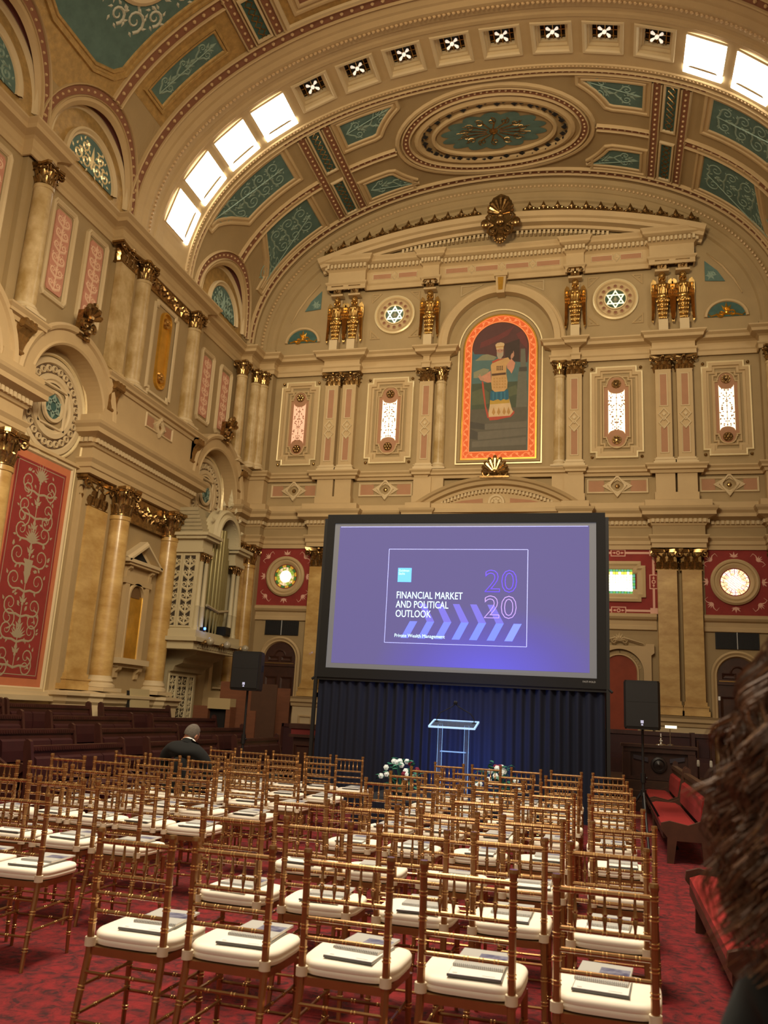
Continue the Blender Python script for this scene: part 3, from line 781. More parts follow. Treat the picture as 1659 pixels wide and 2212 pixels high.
for sd in (-1, 1):
    for x, w_ in ((4.68, 'inner'), (5.31, 'outer')):
        pilaster('tall honey marble pilaster under gilded capital, %s of the %s pair beside the screen' % (w_, SIDE[sd]), (sd*x, 0, 1.88), 0, 0, 3.82, .5, .3, 4.42, G1, MARB, base_h=.36)
    for x, w_ in ((4.70, 'inner'), (5.28, 'outer')):
        pilaster('rose-panelled pilaster of the upper %s pair, %s one, gilded capital' % (SIDE[sd], w_), (sd*x, 0, 8.70), 0, 0, 2.84, .43, .24, 3.28, G2, TRIM, True, .2)
    pilaster('single rose-panelled pilaster on the %s of the arched painting' % SIDE[sd], (sd*2.22, 0, 8.70), 0, 0, 2.84, .43, .22, 3.28, G2, TRIM, True, .2)
    pilaster('honey marble pilaster behind the projection screen on the %s' % SIDE[sd], (sd*2.05, 0, 1.88), 0, 0, 3.82, .5, .3, 4.42, G1, MARB, base_h=.36)
    marble_column('slim pale marble column set right against the %s side of the painting bay' % SIDE[sd], sd*1.79, -.06, 8.7, 11.54, .34, 11.98, 'slim columns flanking the painting', MARB2)
    # corner clusters
    marble_column('pale marble column in the %s corner, upper storey, on the end wall' % SIDE[sd], sd*7.56, -.42, 8.7, 11.54, .36, 11.98, 'corner columns')
    marble_column('pale marble column in the %s corner, upper storey, nearer the end wall, on the side wall' % SIDE[sd], sd*(LX-.42), -.62, 8.7, 11.54, .36, 11.98, 'corner columns')
    marble_column('honey marble column in the %s corner, lower storey, on the end wall' % SIDE[sd], sd*7.5, -.42, 1.95, 5.70, .44, 6.30, 'corner columns', MARB)
    marble_column('honey marble column in the %s corner, lower storey, on the side wall' % SIDE[sd], sd*(LX-.45), -.7, 1.95, 5.70, .44, 6.30, 'corner columns', MARB)
# pedestals and dado
m, pn, cap = MB(), MB(), MB()
for sd in (-1, 1):
    a, b2 = sorted((sd*4.3, sd*5.72)); m.box(TB, a, b2, FZ, 1.62, 0, .42)
    a, b2 = sorted((sd*1.7, sd*2.4)); m.box(TB, a, b2, FZ, 1.62, 0, .42)
    a, b2 = sorted((sd*7.2, sd*8.15)); m.box(TB, a, b2, FZ, 1.62, 0, .75)
    for c in (4.68, 5.31):
        pn.sweep([(sd*c-.17, .5), (sd*c-.17, 1.3), (sd*c+.17, 1.3), (sd*c+.17, .5)], [(-.05, 0), (-.03, .035), (0, .03), (.02, 0)], lambda u, z, d: TB(u, z, d+.42), True)
    for a, b2, d in ((4.3, 5.72, .42), (1.7, 2.4, .42), (7.2, 8.15, .75)):
        P = [(a, 0), (a, -d), (b2, -d), (b2, 0)]
        Q = P if sd > 0 else [(-x, y) for x, y in P[::-1]]
        cap.sweep([(x, y) for x, y in Q], [(-.0, 1.58), (-.04, 1.6), (-.05, 1.68), (-.1, 1.72), (-.1, 1.8), (-.14, 1.86), (0, 1.88)], lambda x, y, z: (x, y, z)) if False else cap.sweep(Q, [(0, 1.58), (.04, 1.6), (.05, 1.68), (.1, 1.72), (.1, 1.8), (.14, 1.86), (-.4, 1.88)], lambda x, y, z: (x, y, z))
o = setting('baseboard_back', m, TRIML, label='panelled pedestals under the end wall pilasters'); pn.build('panel_moulding', TRIM, o); cap.build('pedestal_cornice', TRIM, o)
# attic pedestals below the upper order
m = MB()
for sd in (-1, 1):
    for x, w2, d in ((4.70, .26, .26), (5.28, .26, .26), (2.22, .27, .24), (1.79, .2, .18)):
        m.box(TB, sd*x-w2, sd*x+w2, 7.6, 8.46, 0, d); m.box(TB, sd*x-w2-.03, sd*x+w2+.03, 7.42, 7.88, 0, d+.04)
    a, b2 = sorted((sd*7.28, sd*8.1)); m.box(TB, a, b2, 7.5, 8.6, 0, .33)
m.build('attic_pedestal', TRIM, wall_back)
def diamond_panel(T, parent, u, z, W2, H2, rad=.27):
    for s in (-1, 1):
        f = MB(); f.add([T(u+s*W2, z-H2, .004), T(u+s*rad*1.35, z-H2, .004), T(u+s*rad*1.35, z+H2, .004), T(u+s*W2, z+H2, .004)], [(0, 1, 2, 3)])
        o = f.build('rose_panel', ROSE, parent, norm=False)
    e = MB(); e.sweep([(u-W2, z-H2), (u-W2, z+H2), (u+W2, z+H2), (u+W2, z-H2)], [(-.05, 0), (-.035, .035), (-.01, .03), (.015, 0)], T, True)
    for r in (rad*1.45, rad*1.2):
        e.sweep([(u-r, z), (u, z+r*.62), (u+r, z), (u, z-r*.62)], [(-.02, 0), (-.01, .03), (.02, .03), (.03, 0)], T, True)
    r = rad
    e.sweep([(u-r*.75, z), (u, z+r), (u+r*.75, z), (u, z-r)], [(-.05, .0), (-.04, .06), (0, .07), (.02, 0)], T, True)
    for dx, dz in ((0, r), (0, -r), (r*.75, 0), (-r*.75, 0)): e.box(T, u+dx-.03, u+dx+.03, z+dz-.04, z+dz+.04, 0, .07)
    e.build('diamond_moulding', TRIML, o)
    g = MB(); g.stud(T, u, z, 0, .07, .04, 6); g.build('rosette', GOLDD, o)
T2 = lambda u, z, d: TB(u, z, d+.0)
for sd in (-1, 1):
    diamond_panel(T2, wall_back, sd*3.41, 8.15, .8, .17); diamond_panel(T2, wall_back, sd*6.38, 8.15, .72, .17)
# ------------------------------------------------------------------ upper window cartouches
def notch(W2, H2, n):
    return [(-W2, -H2+n), (-W2, H2-n), (-W2+n, H2-n), (-W2+n, H2), (W2-n, H2), (W2-n, H2-n), (W2, H2-n), (W2, -H2+n), (W2-n, -H2+n), (W2-n, -H2), (-W2+n, -H2), (-W2+n, -H2+n)]
GLOWW = emat('window_glow_warm', 'FFF0CF', 1.35); GLOWP = emat('window_glow_dim', 'E9B798', .55)
def cartouche_window(n, x, zc, W2, H2, glow, lab):
    root = bpy.data.objects.new('window_%d' % n, None); COL.objects.link(root); root.location = (x, 0, zc); tag(root, lab, None, None, 'structure')
    T = lambda u, z, d: (u, -d, z)
    def B(mb, nm, mt, par=root): return mb.build(nm, mt, par)
    e = MB(); e.sweep(notch(W2, H2, .16), [(-.02, 0), (-.02, .05), (.0, .065), (.03, .05)], T, True); B(e, 'gilded_edge', WHITEL)
    e = MB(); e.sweep(notch(W2, H2, .16), [(.0, 0), (.0, .05), (.12, .06), (.13, .02), (.18, .015), (.2, 0)], T, True); B(e, 'outer_frame', TRIM)
    w2, h2 = W2-.28, H2-.3
    e = MB(); e.sweep(notch(w2, h2, .1), [(-.02, 0), (0, .03), (.03, .03), (.05, 0)], T, True); B(e, 'inner_frame', TRIM)
    # salmon field with rounded ends
    pw, ph, hr = .36*W2/.73, .78, .23*W2/.73
    pts = [(-pw, -ph), (-pw, ph)]+[(-pw+.08, ph), (-pw+.08, ph+.06)]+arc(0, ph+.06, pw-.1, pi, 0, 10)[0:]+[(pw-.08, ph+.06), (pw-.08, ph), (pw, ph), (pw, -ph), (pw-.08, -ph), (pw-.08, -ph-.06)]+arc(0, -ph-.06, pw-.1, 0, -pi, 10)+[(-pw+.08, -ph-.06), (-pw+.08, -ph)]
    e = MB(); e.prism(T, pts, .0, .02); B(e, 'salmon_field', ROSE)
    e = MB(); e.sweep(pts, [(-.03, 0), (-.02, .05), (.01, .05), (.02, .02)], T, True); B(e, 'field_moulding', TRIM)
    gl = [(-hr, -.68), (-hr, .68)]+[(hr*cos(pi-pi*i/8), .68-.13*sin(pi*i/8)) for i in range(9)]+[(hr, .68), (hr, -.68)]+[(hr*cos(pi*i/8), -.68+.13*sin(pi*i/8)) for i in range(9)]
    e = MB(); e.prism(T, gl, .02, .03); g = B(e, 'pane', glow)
    e = MB(); rr = random.Random(n); TT = lambda u, z, d: T(u, z, d+.032)
    for i in range(24):
        z = -.54+1.08*i/23; u = rr.uniform(.035, hr*.85); a = rr.uniform(0, 6.28); L = rr.uniform(.05, .085)
        for s in (-1, 1): e.leaf(TT, s*u, z, a if s > 0 else pi-a, L, L*.6, .004)
        if i % 4 == 0: e.leaf(TT, 0, z, pi/2, .07, .045, .004)
    e.stroke(TT, [(0, -.55), (0, .55)], .006, .003)
    B(e, 'pierced_pattern', mat('russet_tracery', '9A6A4A', .7), g)
    for s in (-1, 1):
        e = MB(); e.lathe(T, [(.001, .09), (.04, .085), (.05, .05), (.13, .05), (.14, .02)], 0, s*.86, 12)
        for k in range(6): e.stud(T, .08*cos(k*pi/3), s*.86+.08*sin(k*pi/3), .04, .045, .045, 6)
        B(e, 'rosette', GOLDD)
    return root
cartouche_window(1, -6.40, 10.385, .64, 1.39, GLOWP, 'notched cartouche window with dim salmon tracery, far left of the upper end wall')
cartouche_window(2, -3.41, 10.385, .73, 1.39, GLOWW, 'notched cartouche window glowing white, just left of the arched painting')
cartouche_window(3, 3.41, 10.385, .73, 1.39, GLOWW, 'notched cartouche window glowing white, just right of the arched painting')
cartouche_window(4, 6.40, 10.385, .64, 1.39, GLOWW, 'notched cartouche window glowing white, far right of the upper end wall')
st = MB()
for x, W2 in ((-6.4, .64), (-3.41, .73), (3.41, .73), (6.4, .64)):
    for sx in (-1, 1):
        for sz in (-1, 1): st.stud(TB, x+sx*(W2-.04), 10.385+sz*(1.39-.03), 0, .05, .06, 8)
o = st.build('bronze_stud', GOLDD, wall_back); o['kind'] = 'stuff'
# ------------------------------------------------------------------ star roses
def star(T, mb, r, w, d0, d1):
    for k in (0, 1):
        P = [(r*cos(pi/2+k*pi+2*pi*i/3), r*sin(pi/2+k*pi+2*pi*i/3)) for i in range(3)]
        mb.sweep(P, [(-w, d0), (-w, d1), (w, d1), (w, d0)], T, True)
for sd, lab, gl in ((-1, 'round medallion with glowing six-pointed star, left of the painting arch', 1.3), (1, 'round medallion with pale six-pointed star, right of the painting arch', .75)):
    t = thing('star_medallion', lab, 'medallion', (sd*3.41, 0, 13.95)); T = lambda u, z, d: (u, -d, z)
    e = MB(); e.lathe(T, [(.66, 0), (.66, .07), (.62, .09), (.6, .06)], 0, 0, 48); e.build('gilded_rim', WHITEL, t, smooth=True)
    e = MB(); e.lathe(T, [(.6, .06), (.57, .07), (.54, .04), (.52, .02), (.34, .03), (.33, .06)], 0, 0, 48); e.build('ring', TRIM, t, smooth=True)
    e = MB(); e.lathe(T, [(.33, .02), (.33, .075), (.30, .075), (.30, .02)], 0, 0, 40); e.build('inner_rim', WHITEL, t)
    e = MB(); e.lathe(T, [(.001, .02), (.3, .02)], 0, 0, 32); e.build('glass', mat('green_glass', '3C5340', .3), t)
    e = MB(); star(T, e, .275, .017, .025, .045); e.build('star', emat('star_glow_%d' % (gl*10), 'FFF8DC', gl), t)
    e = MB(); arabesque(e, T, 0, 0, .2, .2, 1, .006, .006, .026, 3); e.stud(T, 0, 0, .026, .05, .01, 8); e.build('tracery', mat('grey_tracery', '9A9A80', .6), t)
    for k in range(14):
        a = 2*pi*(k+.5)/14; c, s = .43*cos(a), .43*sin(a)
        e = MB(); e.lathe(T, [(.05, .031), (.048, .034), (.001, .034)], c, s, 12); e.lathe(T, [(.048, .028), (.05, .045), (.065, .045), (.07, .028)], c, s, 12); e.m = 1
        e.build('roundel', [WALL], t) if False else None
        q = MB(); q.lathe(T, [(.07, .026), (.06, .048), (.05, .046), (.046, .027)], c, s, 12); q.build('roundel_ring', TRIM, t)
        q = MB(); q.lathe(T, [(.047, .029), (.001, .029)], c, s, 12); q.build('roundel', REDB, t)
    for sx in (-1, 1):
        for sz in (-1, 1):
            e = MB(); P = [(sx*.78, sz*.78), (sx*.78, sz*.5), (sx*.5, sz*.78)]
            e.sweep(P if sx*sz > 0 else P[::-1], [(-.02, 0), (0, .02), (.02, 0)], T, True)
            e.stud(T, sx*.7, sz*.7, 0, .025, .02, 6)
            e.build('corner_moulding', TRIM, t)
# ------------------------------------------------------------------ big arch round the painting
m = MB(); AR = lambda prof, r, cz, leg, mb=m, n=40: mb.sweep([(-r, leg)]+arc(0, cz, r, pi, 0, n)+[(r, leg)], prof, TB)
m.sweep([(-1.75, 12.6)]+arc(0, 12.74, 1.75, pi, 0, 44)+[(1.75, 12.6)], [(-.22, 0), (-.22, .12), (-.16, .17), (-.08, .15), (-.06, .22), (.12, .24), (.14, .0)][::1], TB)
o = m.build('painting_arch', TRIM, wall_back)
m = MB(); m.prism(TBL, [(-.17, 15.06), (-.12, 14.42), (.12, 14.42), (.17, 15.06)], 0, .34); m.prism(TBL, [(-.22, 15.1), (-.2, 14.98), (.2, 14.98), (.22, 15.1)], 0, .38); m.build('keystone', TRIM, wall_back)
m = MB(); m.prism(TBL, [(-.09, 14.94), (-.065, 14.52), (.065, 14.52), (.09, 14.94)], .34, .36); m.build('gilded_key_panel', LEAFG, wall_back)
m = MB()
for sd in (-1, 1):
    P = [(sd*1.28, 14.78), (sd*.62, 14.78), (sd*1.28, 14.45)]
    m.sweep(P if sd > 0 else P[::-1], [(-.02, 0), (0, .025), (.02, 0)], TB, True)
m.build('spandrel_moulding', TRIML, wall_back)
# ------------------------------------------------------------------ upper entablature and segmental pediment
def uplan(o1=.28, o2=.24):
    return [(-5.62, 0), (-5.62, -o1), (-4.42, -o1), (-4.42, -.1), (-2.47, -.1), (-2.47, -o2), (-2.0, -o2), (-2.0, -.1)]
full = uplan()+[(-x, y) for x, y in uplan()[::-1]]
ent = MB()
ent.sweep(full, [(0, 15.05), (.05, 15.05), (.05, 15.2), (.1, 15.25), (.1, 15.3), (.03, 15.32), (.03, 15.68), (.08, 15.72), (.12, 15.74)], PLANU)
ent.sweep(full, [(.12, 15.74), (.06, 15.76), (.06, 15.92), (.14, 15.94), (.22, 15.98), (.22, 16.05), (.28, 16.12), (.28, 16.15), (-.3, 16.17)], PLANU)
o = setting('trim_7', ent, TRIM, label='dentilled entablature under the curved pediment')
d = MB(); dentils(d, full, .16, 15.55, 15.68, .07, .125, .12); q = d.build('dentil_row', TRIML, o); q['kind'] = 'stuff'
for a, b2 in ((-4.3, -2.6), (-1.9, 1.9), (2.6, 4.3)):
    n = 4 if b2-a > 3 else 2
    e = MB(); T = lambda u, z, d: TBU(u, z, d+.13)
    for i in range(n):
        x0 = a+(b2-a)*i/n+.13; x1 = a+(b2-a)*(i+1)/n-.13
        f = MB(); f.add([T(x0, 15.42, .006), T(x1, 15.42, .006), T(x1, 15.58, .006), T(x0, 15.58, .006)], [(0, 1, 2, 3)]); f.build('rose_panel', ROSE, o, norm=False)
        e.sweep([(x0, 15.42), (x0, 15.58), (x1, 15.58), (x1, 15.42)], [(-.03, 0), (-.02, .02), (.01, 0.0)], T, True)
        if i: c = a+(b2-a)*i/n; e.sweep([(c-.11, 15.5), (c, 15.64), (c+.11, 15.5), (c, 15.36)], [(-.02, 0), (0, .03), (.03, 0)], T, True); e.stud(T, c, 15.5, 0, .03, .03, 6)
    e.build('frieze_moulding', TRIML, o)
# pediment
PR, PC = 20.3, 17.02-20.3+.0           # radius and centre height of the upper arc
def rad_for(apex, end_x, end_z):
    h = apex-end_z; return (end_x**2+h*h)/(2*h)
R1 = rad_for(17.12, 5.9, 16.12); C1 = 17.12-R1
def parc(apex, x, n=40, R=R1):
    c = apex-R; a = math.asin(x/R); return [(R*sin(-a+2*a*i/n), c+R*cos(-a+2*a*i/n)) for i in range(n+1)]
ped = MB()
ped.sweep(parc(16.92, 5.95), [(-.17, 0.02), (-.17, .12), (-.08, .14), (-.07, .3), (.0, .36), (.02, .44), (.10, .5), (.12, .52), (.13, 0)][::1], TBU) if False else ped.sweep([(x, z) for x, z in parc(16.98, 5.95)], [(.26, .1), (.26, .2), (.17, .22), (.15, .42), (.06, .46), (.02, .54), (-.08, .6), (-.12, .6), (-.12, .1)], TBU)
ped.build('curved_cornice', TRIM, o)
d = MB()
for i in range(78):
    t = (i+.5)/78; a0 = math.asin(5.4/R1); a = -a0+2*a0*t; r = R1-.48; z = 17.08-R1+r*cos(a); x = r*sin(a)
    if abs(x) > .35 and z > 16.3: d.box(TBU, x-.035, x+.035, z-.06, z+.07, .08, .22)
q = d.build('dentil_row', TRIML, o); q['kind'] = 'stuff'
f = MB()
for sd in (-1, 1):
    P = [(sd*x, z-.72) for x, z in parc(17.02, 4.4) if .45 < x < 4.1]; P = [(sd*.62, 16.24), (sd*.42, P[0][1])]+P+[(P[-1][0], 16.24)] if sd > 0 else [(sd*.62, 16.24), (sd*.42, P[0][1])]+P+[(P[-1][0], 16.24)]
    P = [p for p in P if p[1] >= 16.23]
    f.prism(TBU, P, .0, .05)
f.build('tympanum_panel', ROSE, o)
f = MB(); f.prism(TBU, [(-5.6, 16.18)]+[(x, z-.2) for x, z in parc(16.92, 5.6)]+[(5.6, 16.18)], 0, .03); f.build('pediment_field', WALL, o)
an = MB()
for i in range(-13, 14):                                             # cresting
    x = i*.43
    if abs(x) < .45: continue
    z = 17.11-R1+sqrt(R1*R1-x*x)+.14; D = .46
    an.leaf(TBU, x, z-.03, pi/2, .30, .17, .06, D)
    for s in (-1, 1): an.leaf(TBU, x, z, pi/2-s*.9, .16, .09, .05, D); an.stud(TBU, x+s*.13, z+.02, D-.02, .05, .06, 6)
    an.stroke(TBU, [(x-.2, z+.03), (x, z-.02), (x+.2, z+.03)], .025, .05, D-.02)
    an.box(TBU, x-.215, x+.215, z-.12, z+.02, D-.1, D)
an.build('cresting', GOLDD, o)
t = thing('bronze_crest', 'large dark bronze crest with scrolls at the top of the curved pediment', 'ornament', (0, -.6, 16.05))
T = lambda u, z, d: (u, -d, z)
e = MB()
e.prism(T, [(-.28, .1), (-.36, .5), (-.25, .8), (-.36, 1.05), (-.24, 1.3), (0, 1.42), (.24, 1.3), (.36, 1.05), (.25, .8), (.36, .5), (.28, .1), (0, -.28)], 0, .12)
for k in range(-4, 5):
    a = pi/2+k*.34; L = .62-.05*abs(k); e.tube([(t_*L*cos(a), -.12-.06*t_, .72+t_*L*sin(a)) for t_ in (.1, .5, .8, .95, 1.0)], [.03, .05, .075, .06, .02], 7)
e.build('palmette', GOLDD, t)
e = MB()
for s in (-1, 1):
    e.tube([(p[0], -.16, p[1]) for p in spiral(s*.21, .12, .19, pi/2, 1.5, -s, 20)], [.05*(1-.4*i/20) for i in range(21)], 6)
    e.ball((s*.46, -.12, .42), .16, 9, 5, (1, .5, 1)); e.ball((s*.21, -.18, .12), .06, 7, 4)
    e.tube([(s*.2, -.14, .3), (s*.38, -.14, .45), (s*.44, -.14, .62), (s*.36, -.14, .74)], [.05, .05, .04, .02], 6)
    for k in range(4): e.ball((s*(.32-.05*k), -.12, .66+.12*k), .05, 6, 4)
e.build('volute', GOLDD, t, smooth=True)
e = MB(); e.ball((0, -.2, .42), .14, 9, 6, (1, .6, 1)); e.ball((0, -.16, .62), .1, 8, 5); e.ball((0, -.14, -.12), .13, 8, 5, (1, .6, 1.2)); e.ball((0, -.14, .8), .07, 8, 5)
for k in range(7): a = pi+pi*k/6; e.ball((.17*cos(a), -.13, -.1+.17*sin(a)), .045, 6, 4)
e.build('boss', GOLDD, t, smooth=True)
# ------------------------------------------------------------------ wall arch at the back end of the vault
def back_arch(k, y): return [(VS(-SMAX+2*SMAX*i/70, y, k)[0], VS(-SMAX+2*SMAX*i/70, y, k)[2]) for i in range(71)]
m = MB(); rows = []
prof = [(0, -.42), (.05, -.40), (.05, -.3), (.18, -.26), (.22, -.2), (.32, -.2), (.38, -.14), (.40, -.1), (.56, -.1), (.60, -.06), (.66, -.06), (.7, .02)]
for h, y in prof: rows.append([VS(-SMAX+2*SMAX*i/70, y, h) for i in range(71)])
m.grid(rows); o = m.build('end_arch_moulding', WALL, CE, smooth=False)
m = MB()
for i in range(int(2*SMAX/.13)): s = -SMAX+.13*i; p = VS(s, -.22, .27); m.ball(p, .045, 5, 4)
q = m.build('rope_beading', BEAD, o); q['kind'] = 'stuff'
# spandrel ornaments beside the pediment
for sd in (-1, 1):
    m = MB(); m.add([TB(sd*6.5+.52*cos(pi*i/20), 13.18+.46*sin(pi*i/20), .01) for i in range(21)], [tuple(range(21))]); o = m.build('half_round_teal_panel', TEALD, wall_back, norm=False)
    m = MB(); m.sweep(arc(sd*6.5, 13.18, .56, pi, 0, 24, 1, .9), [(-.06, 0), (-.03, .05), (.03, .05), (.05, 0)], TB); m.build('half_round_moulding', TRIM, o)
    m = MB()
    for s in (-1, 1):
        m.stroke(TB, spiral(sd*6.5+s*.15, 13.27, .12, pi, 1.2, -s, 14), .025, .04, .02); m.stroke(TB, [(sd*6.5, 13.26), (sd*6.5+s*.28, 13.24), (sd*6.5+s*.42, 13.2), (sd*6.5+s*.5, 13.27)], [.03, .03, .02, .01], .04, .02)
        m.leaf(TB, sd*6.5, 13.34, pi/2-s*.6, .24, .1, .05, .02)
    m.leaf(TB, sd*6.5, 13.34, pi/2, .28, .12, .06, .02); m.stud(TB, sd*6.5, 13.3, .02, .07, .06, 7); m.build('gilt_scroll', LEAFG, o)
    P = [(sd*5.86, 15.02), (sd*5.86, 14.2), (sd*6.42, 14.2)]; P = P if sd < 0 else P
    m = MB(); m.prism(TB, [(sd*5.95, 15.0), (sd*5.95, 14.35), (sd*6.5, 14.3), (sd*6.3, 14.65)], .0, .012); o = m.build('triangular_teal_panel', TEAL, wall_back)
    m = MB(); m.stroke(TB, spiral(sd*6.12, 14.52, .13, 0, 1.3, sd, 14), .02, .02, .013)
    for k in range(6): m.leaf(TB, sd*6.12, 14.52, k*1.05, .17, .07, .02, .013)
    m.build('panel_relief', TEALR, o)
    m = MB(); m.stroke(TB, [(sd*6.95, 13.9), (sd*6.75, 14.35), (sd*6.45, 14.8), (sd*6.02, 15.25)], [.01, .035, .035, .01], .04); m.build('curved_moulding', TRIM, wall_back)
# ------------------------------------------------------------------ the arched painting
pt = thing('arched_painting', 'tall arched painting of a bearded robed priest in a glowing orange border', 'painting', (0, 0, 9.0))
T = lambda u, z, d: (u, -d, z-9.0)
def archpts(r, cz, leg, n=28): return [(-r, leg)]+arc(0, cz, r, pi, 0, n)+[(r, leg)]
m = MB(); m.sweep(archpts(1.27, 12.59, 8.9), [(-.02, 0), (-.02, .05), (.02, .05), (.02, 0)], T, True); m.build('white_gold_fillet', WHITEL, pt)
m = MB(); m.sweep(archpts(1.2, 12.58, 8.98), [(-.05, 0), (-.03, .06), (.05, .03), (.06, 0)], T, True); m.build('outer_frame', WALL, pt)
m = MB(); m.sweep(archpts(1.11, 12.58, 9.04), [(-.025, 0), (-.02, .05), (.02, .05), (.03, 0)], T, True); m.build('gold_fillet', LEAFG, pt)
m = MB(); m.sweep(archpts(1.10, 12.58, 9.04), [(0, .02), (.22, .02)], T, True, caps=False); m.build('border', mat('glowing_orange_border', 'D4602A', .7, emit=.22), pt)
m = MB()
path = archpts(.985, 12.58, 9.16, 30); L = []
cl = path+[path[0]]
seg_ = []
for a, b2 in zip(cl[:-1], cl[1:]):
    k = hypot(b2[0]-a[0], b2[1]-a[1]); n = max(1, int(k/.02)); seg_ += [(a[0]+(b2[0]-a[0])*i/n, a[1]+(b2[1]-a[1])*i/n) for i in range(n)]
wv = []; acc = 0
for i, p in enumerate(seg_):
    q = seg_[(i+1) % len(seg_)]; dx, dz = q[0]-p[0], q[1]-p[1]; k = hypot(dx, dz) or 1; acc += k
    o_ = .06*sin(acc*2*pi/.34); wv.append((p[0]-dz/k*o_, p[1]+dx/k*o_))
    if int(acc/.17) != int((acc-k)/.17): s = 1 if int(acc/.17) % 2 else -1; m.stud(T, p[0]+dz/k*.03*s, p[1]-dx/k*.03*s, .024, .04, .004, 7)
m.stroke(T, wv, .012, .004, .024)
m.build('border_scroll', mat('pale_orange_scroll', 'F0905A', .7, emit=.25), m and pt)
for r_, c_ in ((.885, 9.265), (1.08, 9.07)):
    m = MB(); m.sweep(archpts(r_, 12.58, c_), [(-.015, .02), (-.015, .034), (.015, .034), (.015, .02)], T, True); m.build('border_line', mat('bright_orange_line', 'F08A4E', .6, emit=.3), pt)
pal = {'curtain': '5A3A36', 'curtain2': '6E3A36', 'dark': '43352E', 'sky': '55716E', 'sky2': '476A78', 'cloud': '8C8A6C', 'hill': '4C5540', 'hill2': '5D6348', 'floor': '5F5A4C', 'step': '6E685A', 'stepd': '4F4B42', 'colm': '6B6A5C', 'robe': 'C79E66', 'robe2': 'B58A4E', 'blue': '2F6279', 'blue2': '3F7A8C', 'skin': 'B98A70', 'sleeve': 'C98E72', 'beard': 'A99A84', 'hat': 'CDB184', 'red': 'B4503C', 'yel': 'B8963F', 'cream': 'D2B487', 'line': '5A3F2A'}
names = list(pal); PM = [mat('paint_'+k, pal[k], .75, noise=.12, scale=5) for k in names]
def cc(x, y):
    z = 13.45-(y-255)/(2010-255)*4.18; cx = 800-30*(y-255)/1755; return ((x-cx)/456, z)
cv = MB(); lay = [.004]
def pg(col, pts):
    cv.m = names.index(col); lay[0] += .00035; P = [cc(*p) for p in pts]
    # fan from the middle keeps concave shapes sound enough
    cv.add([T(p[0], p[1], lay[0]) for p in P], [tuple(range(len(P)))])
cv.m = names.index('sky'); ap = archpts(.87, 12.58, 9.27); cv.add([T(p[0], p[1], .004) for p in ap], [tuple(range(len(ap)))])
R_ = lambda a, b2, n: [(a+(b2-a)*i/n) for i in range(n+1)]
pg('sky2', [(410, 680), (530, 680), (480, 740), (410, 760)]); pg('cloud', [(440, 770), (540, 700), (640, 680), (740, 740), (700, 775)]); pg('cloud', [(420, 930), (560, 880), (640, 900), (600, 1010), (420, 1010)])
cv.m = names.index('curtain'); lay[0] += .0004
top_arc = [p for p in arc(0, 12.58, .868, pi*1.0, 0, 28)]
cv.add([T(p[0], p[1], lay[0]) for p in top_arc+[cc(1165, 830), cc(1060, 820), cc(740, 730), cc(620, 690), cc(430, 680)]], [tuple(range(len(top_arc)+5))])
pg('curtain2', [(520, 520), (760, 430), (960, 330), (1000, 300), (900, 440), (640, 560), (500, 600)]); pg('curtain2', [(1010, 430), (1110, 380), (1165, 560), (1160, 640), (1080, 560)]); pg('dark', [(850, 560), (1060, 500), (1060, 820), (930, 800), (860, 740)])
pg('hill', [(400, 1090), (1160, 1080), (1160, 1480), (395, 1450)]); pg('hill2', [(400, 1200), (560, 1150), (640, 1220), (640, 1370), (400, 1380)]); pg('hill2', [(880, 1170), (1010, 1130), (1040, 1250), (900, 1290)])
pg('colm', [(1075, 640), (1135, 640), (1150, 930), (1165, 1440), (1010, 1440), (1040, 960), (1070, 930)]); pg('stepd', [(1055, 890), (1160, 890), (1160, 950), (1050, 950)])
pg('floor', [(390, 1440), (1160, 1430), (1150, 2010), (375, 2010)]); pg('step', [(585, 1640), (1155, 1620), (1155, 1700), (585, 1715)]); pg('stepd', [(385, 1600), (585, 1640), (585, 1715), (385, 1690)]); pg('step', [(490, 1745), (1150, 1710), (1150, 1800), (490, 1850)]); pg('stepd', [(385, 1700), (490, 1745), (490, 1850), (380, 1830)]); pg('step', [(410, 1870), (1148, 1830), (1145, 1930), (410, 1945)])
pg('red', [(536, 1060), (560, 1070), (600, 1400), (650, 1560), (620, 1560), (585, 1420), (545, 1160)])
pg('cream', [(655, 1330), (920, 1320), (950, 1440), (980, 1500), (930, 1560), (640, 1570), (635, 1490), (650, 1400)])
pg('yel', [(655, 1310), (915, 1300), (925, 1370), (650, 1380)])
pg('red', [(635, 1550), (930, 1540), (985, 1470), (990, 1510), (940, 1560), (860, 1570), (760, 1590), (650, 1595)])
for x in (705, 775, 850, 910): pg('robe2', [(x, 1420), (x+24, 1490), (x, 1530), (x-24, 1490)])
pg('blue', [(660, 1200), (905, 1190), (912, 1320), (870, 1330), (850, 1310), (800, 1335), (760, 1312), (700, 1335), (655, 1320)])
for x in (690, 740, 800, 850): pg('blue2', [(x, 1215), (x+14, 1215), (x+16, 1320), (x, 1320)])
pg('sleeve', [(660, 920), (600, 960), (520, 1000), (560, 1060), (620, 1085), (668, 1080)]); pg('skin', [(480, 990), (520, 985), (570, 1020), (560, 1060), (520, 1050)]); pg('skin', [(500, 960), (512, 962), (530, 1010), (512, 1010)])
pg('sleeve', [(880, 850), (945, 770), (1000, 830), (985, 900), (950, 975), (920, 930), (890, 900)]); pg('skin', [(935, 735), (950, 700), (975, 690), (985, 730), (960, 770), (940, 770)]); pg('skin', [(968, 690), (975, 660), (984, 692), (982, 720)])
pg('robe', [(700, 790), (760, 760), (840, 760), (900, 750), (930, 790), (880, 860), (875, 960), (895, 1080), (890, 1170), (850, 1210), (720, 1215), (680, 1180), (668, 1080), (672, 980), (660, 850)])
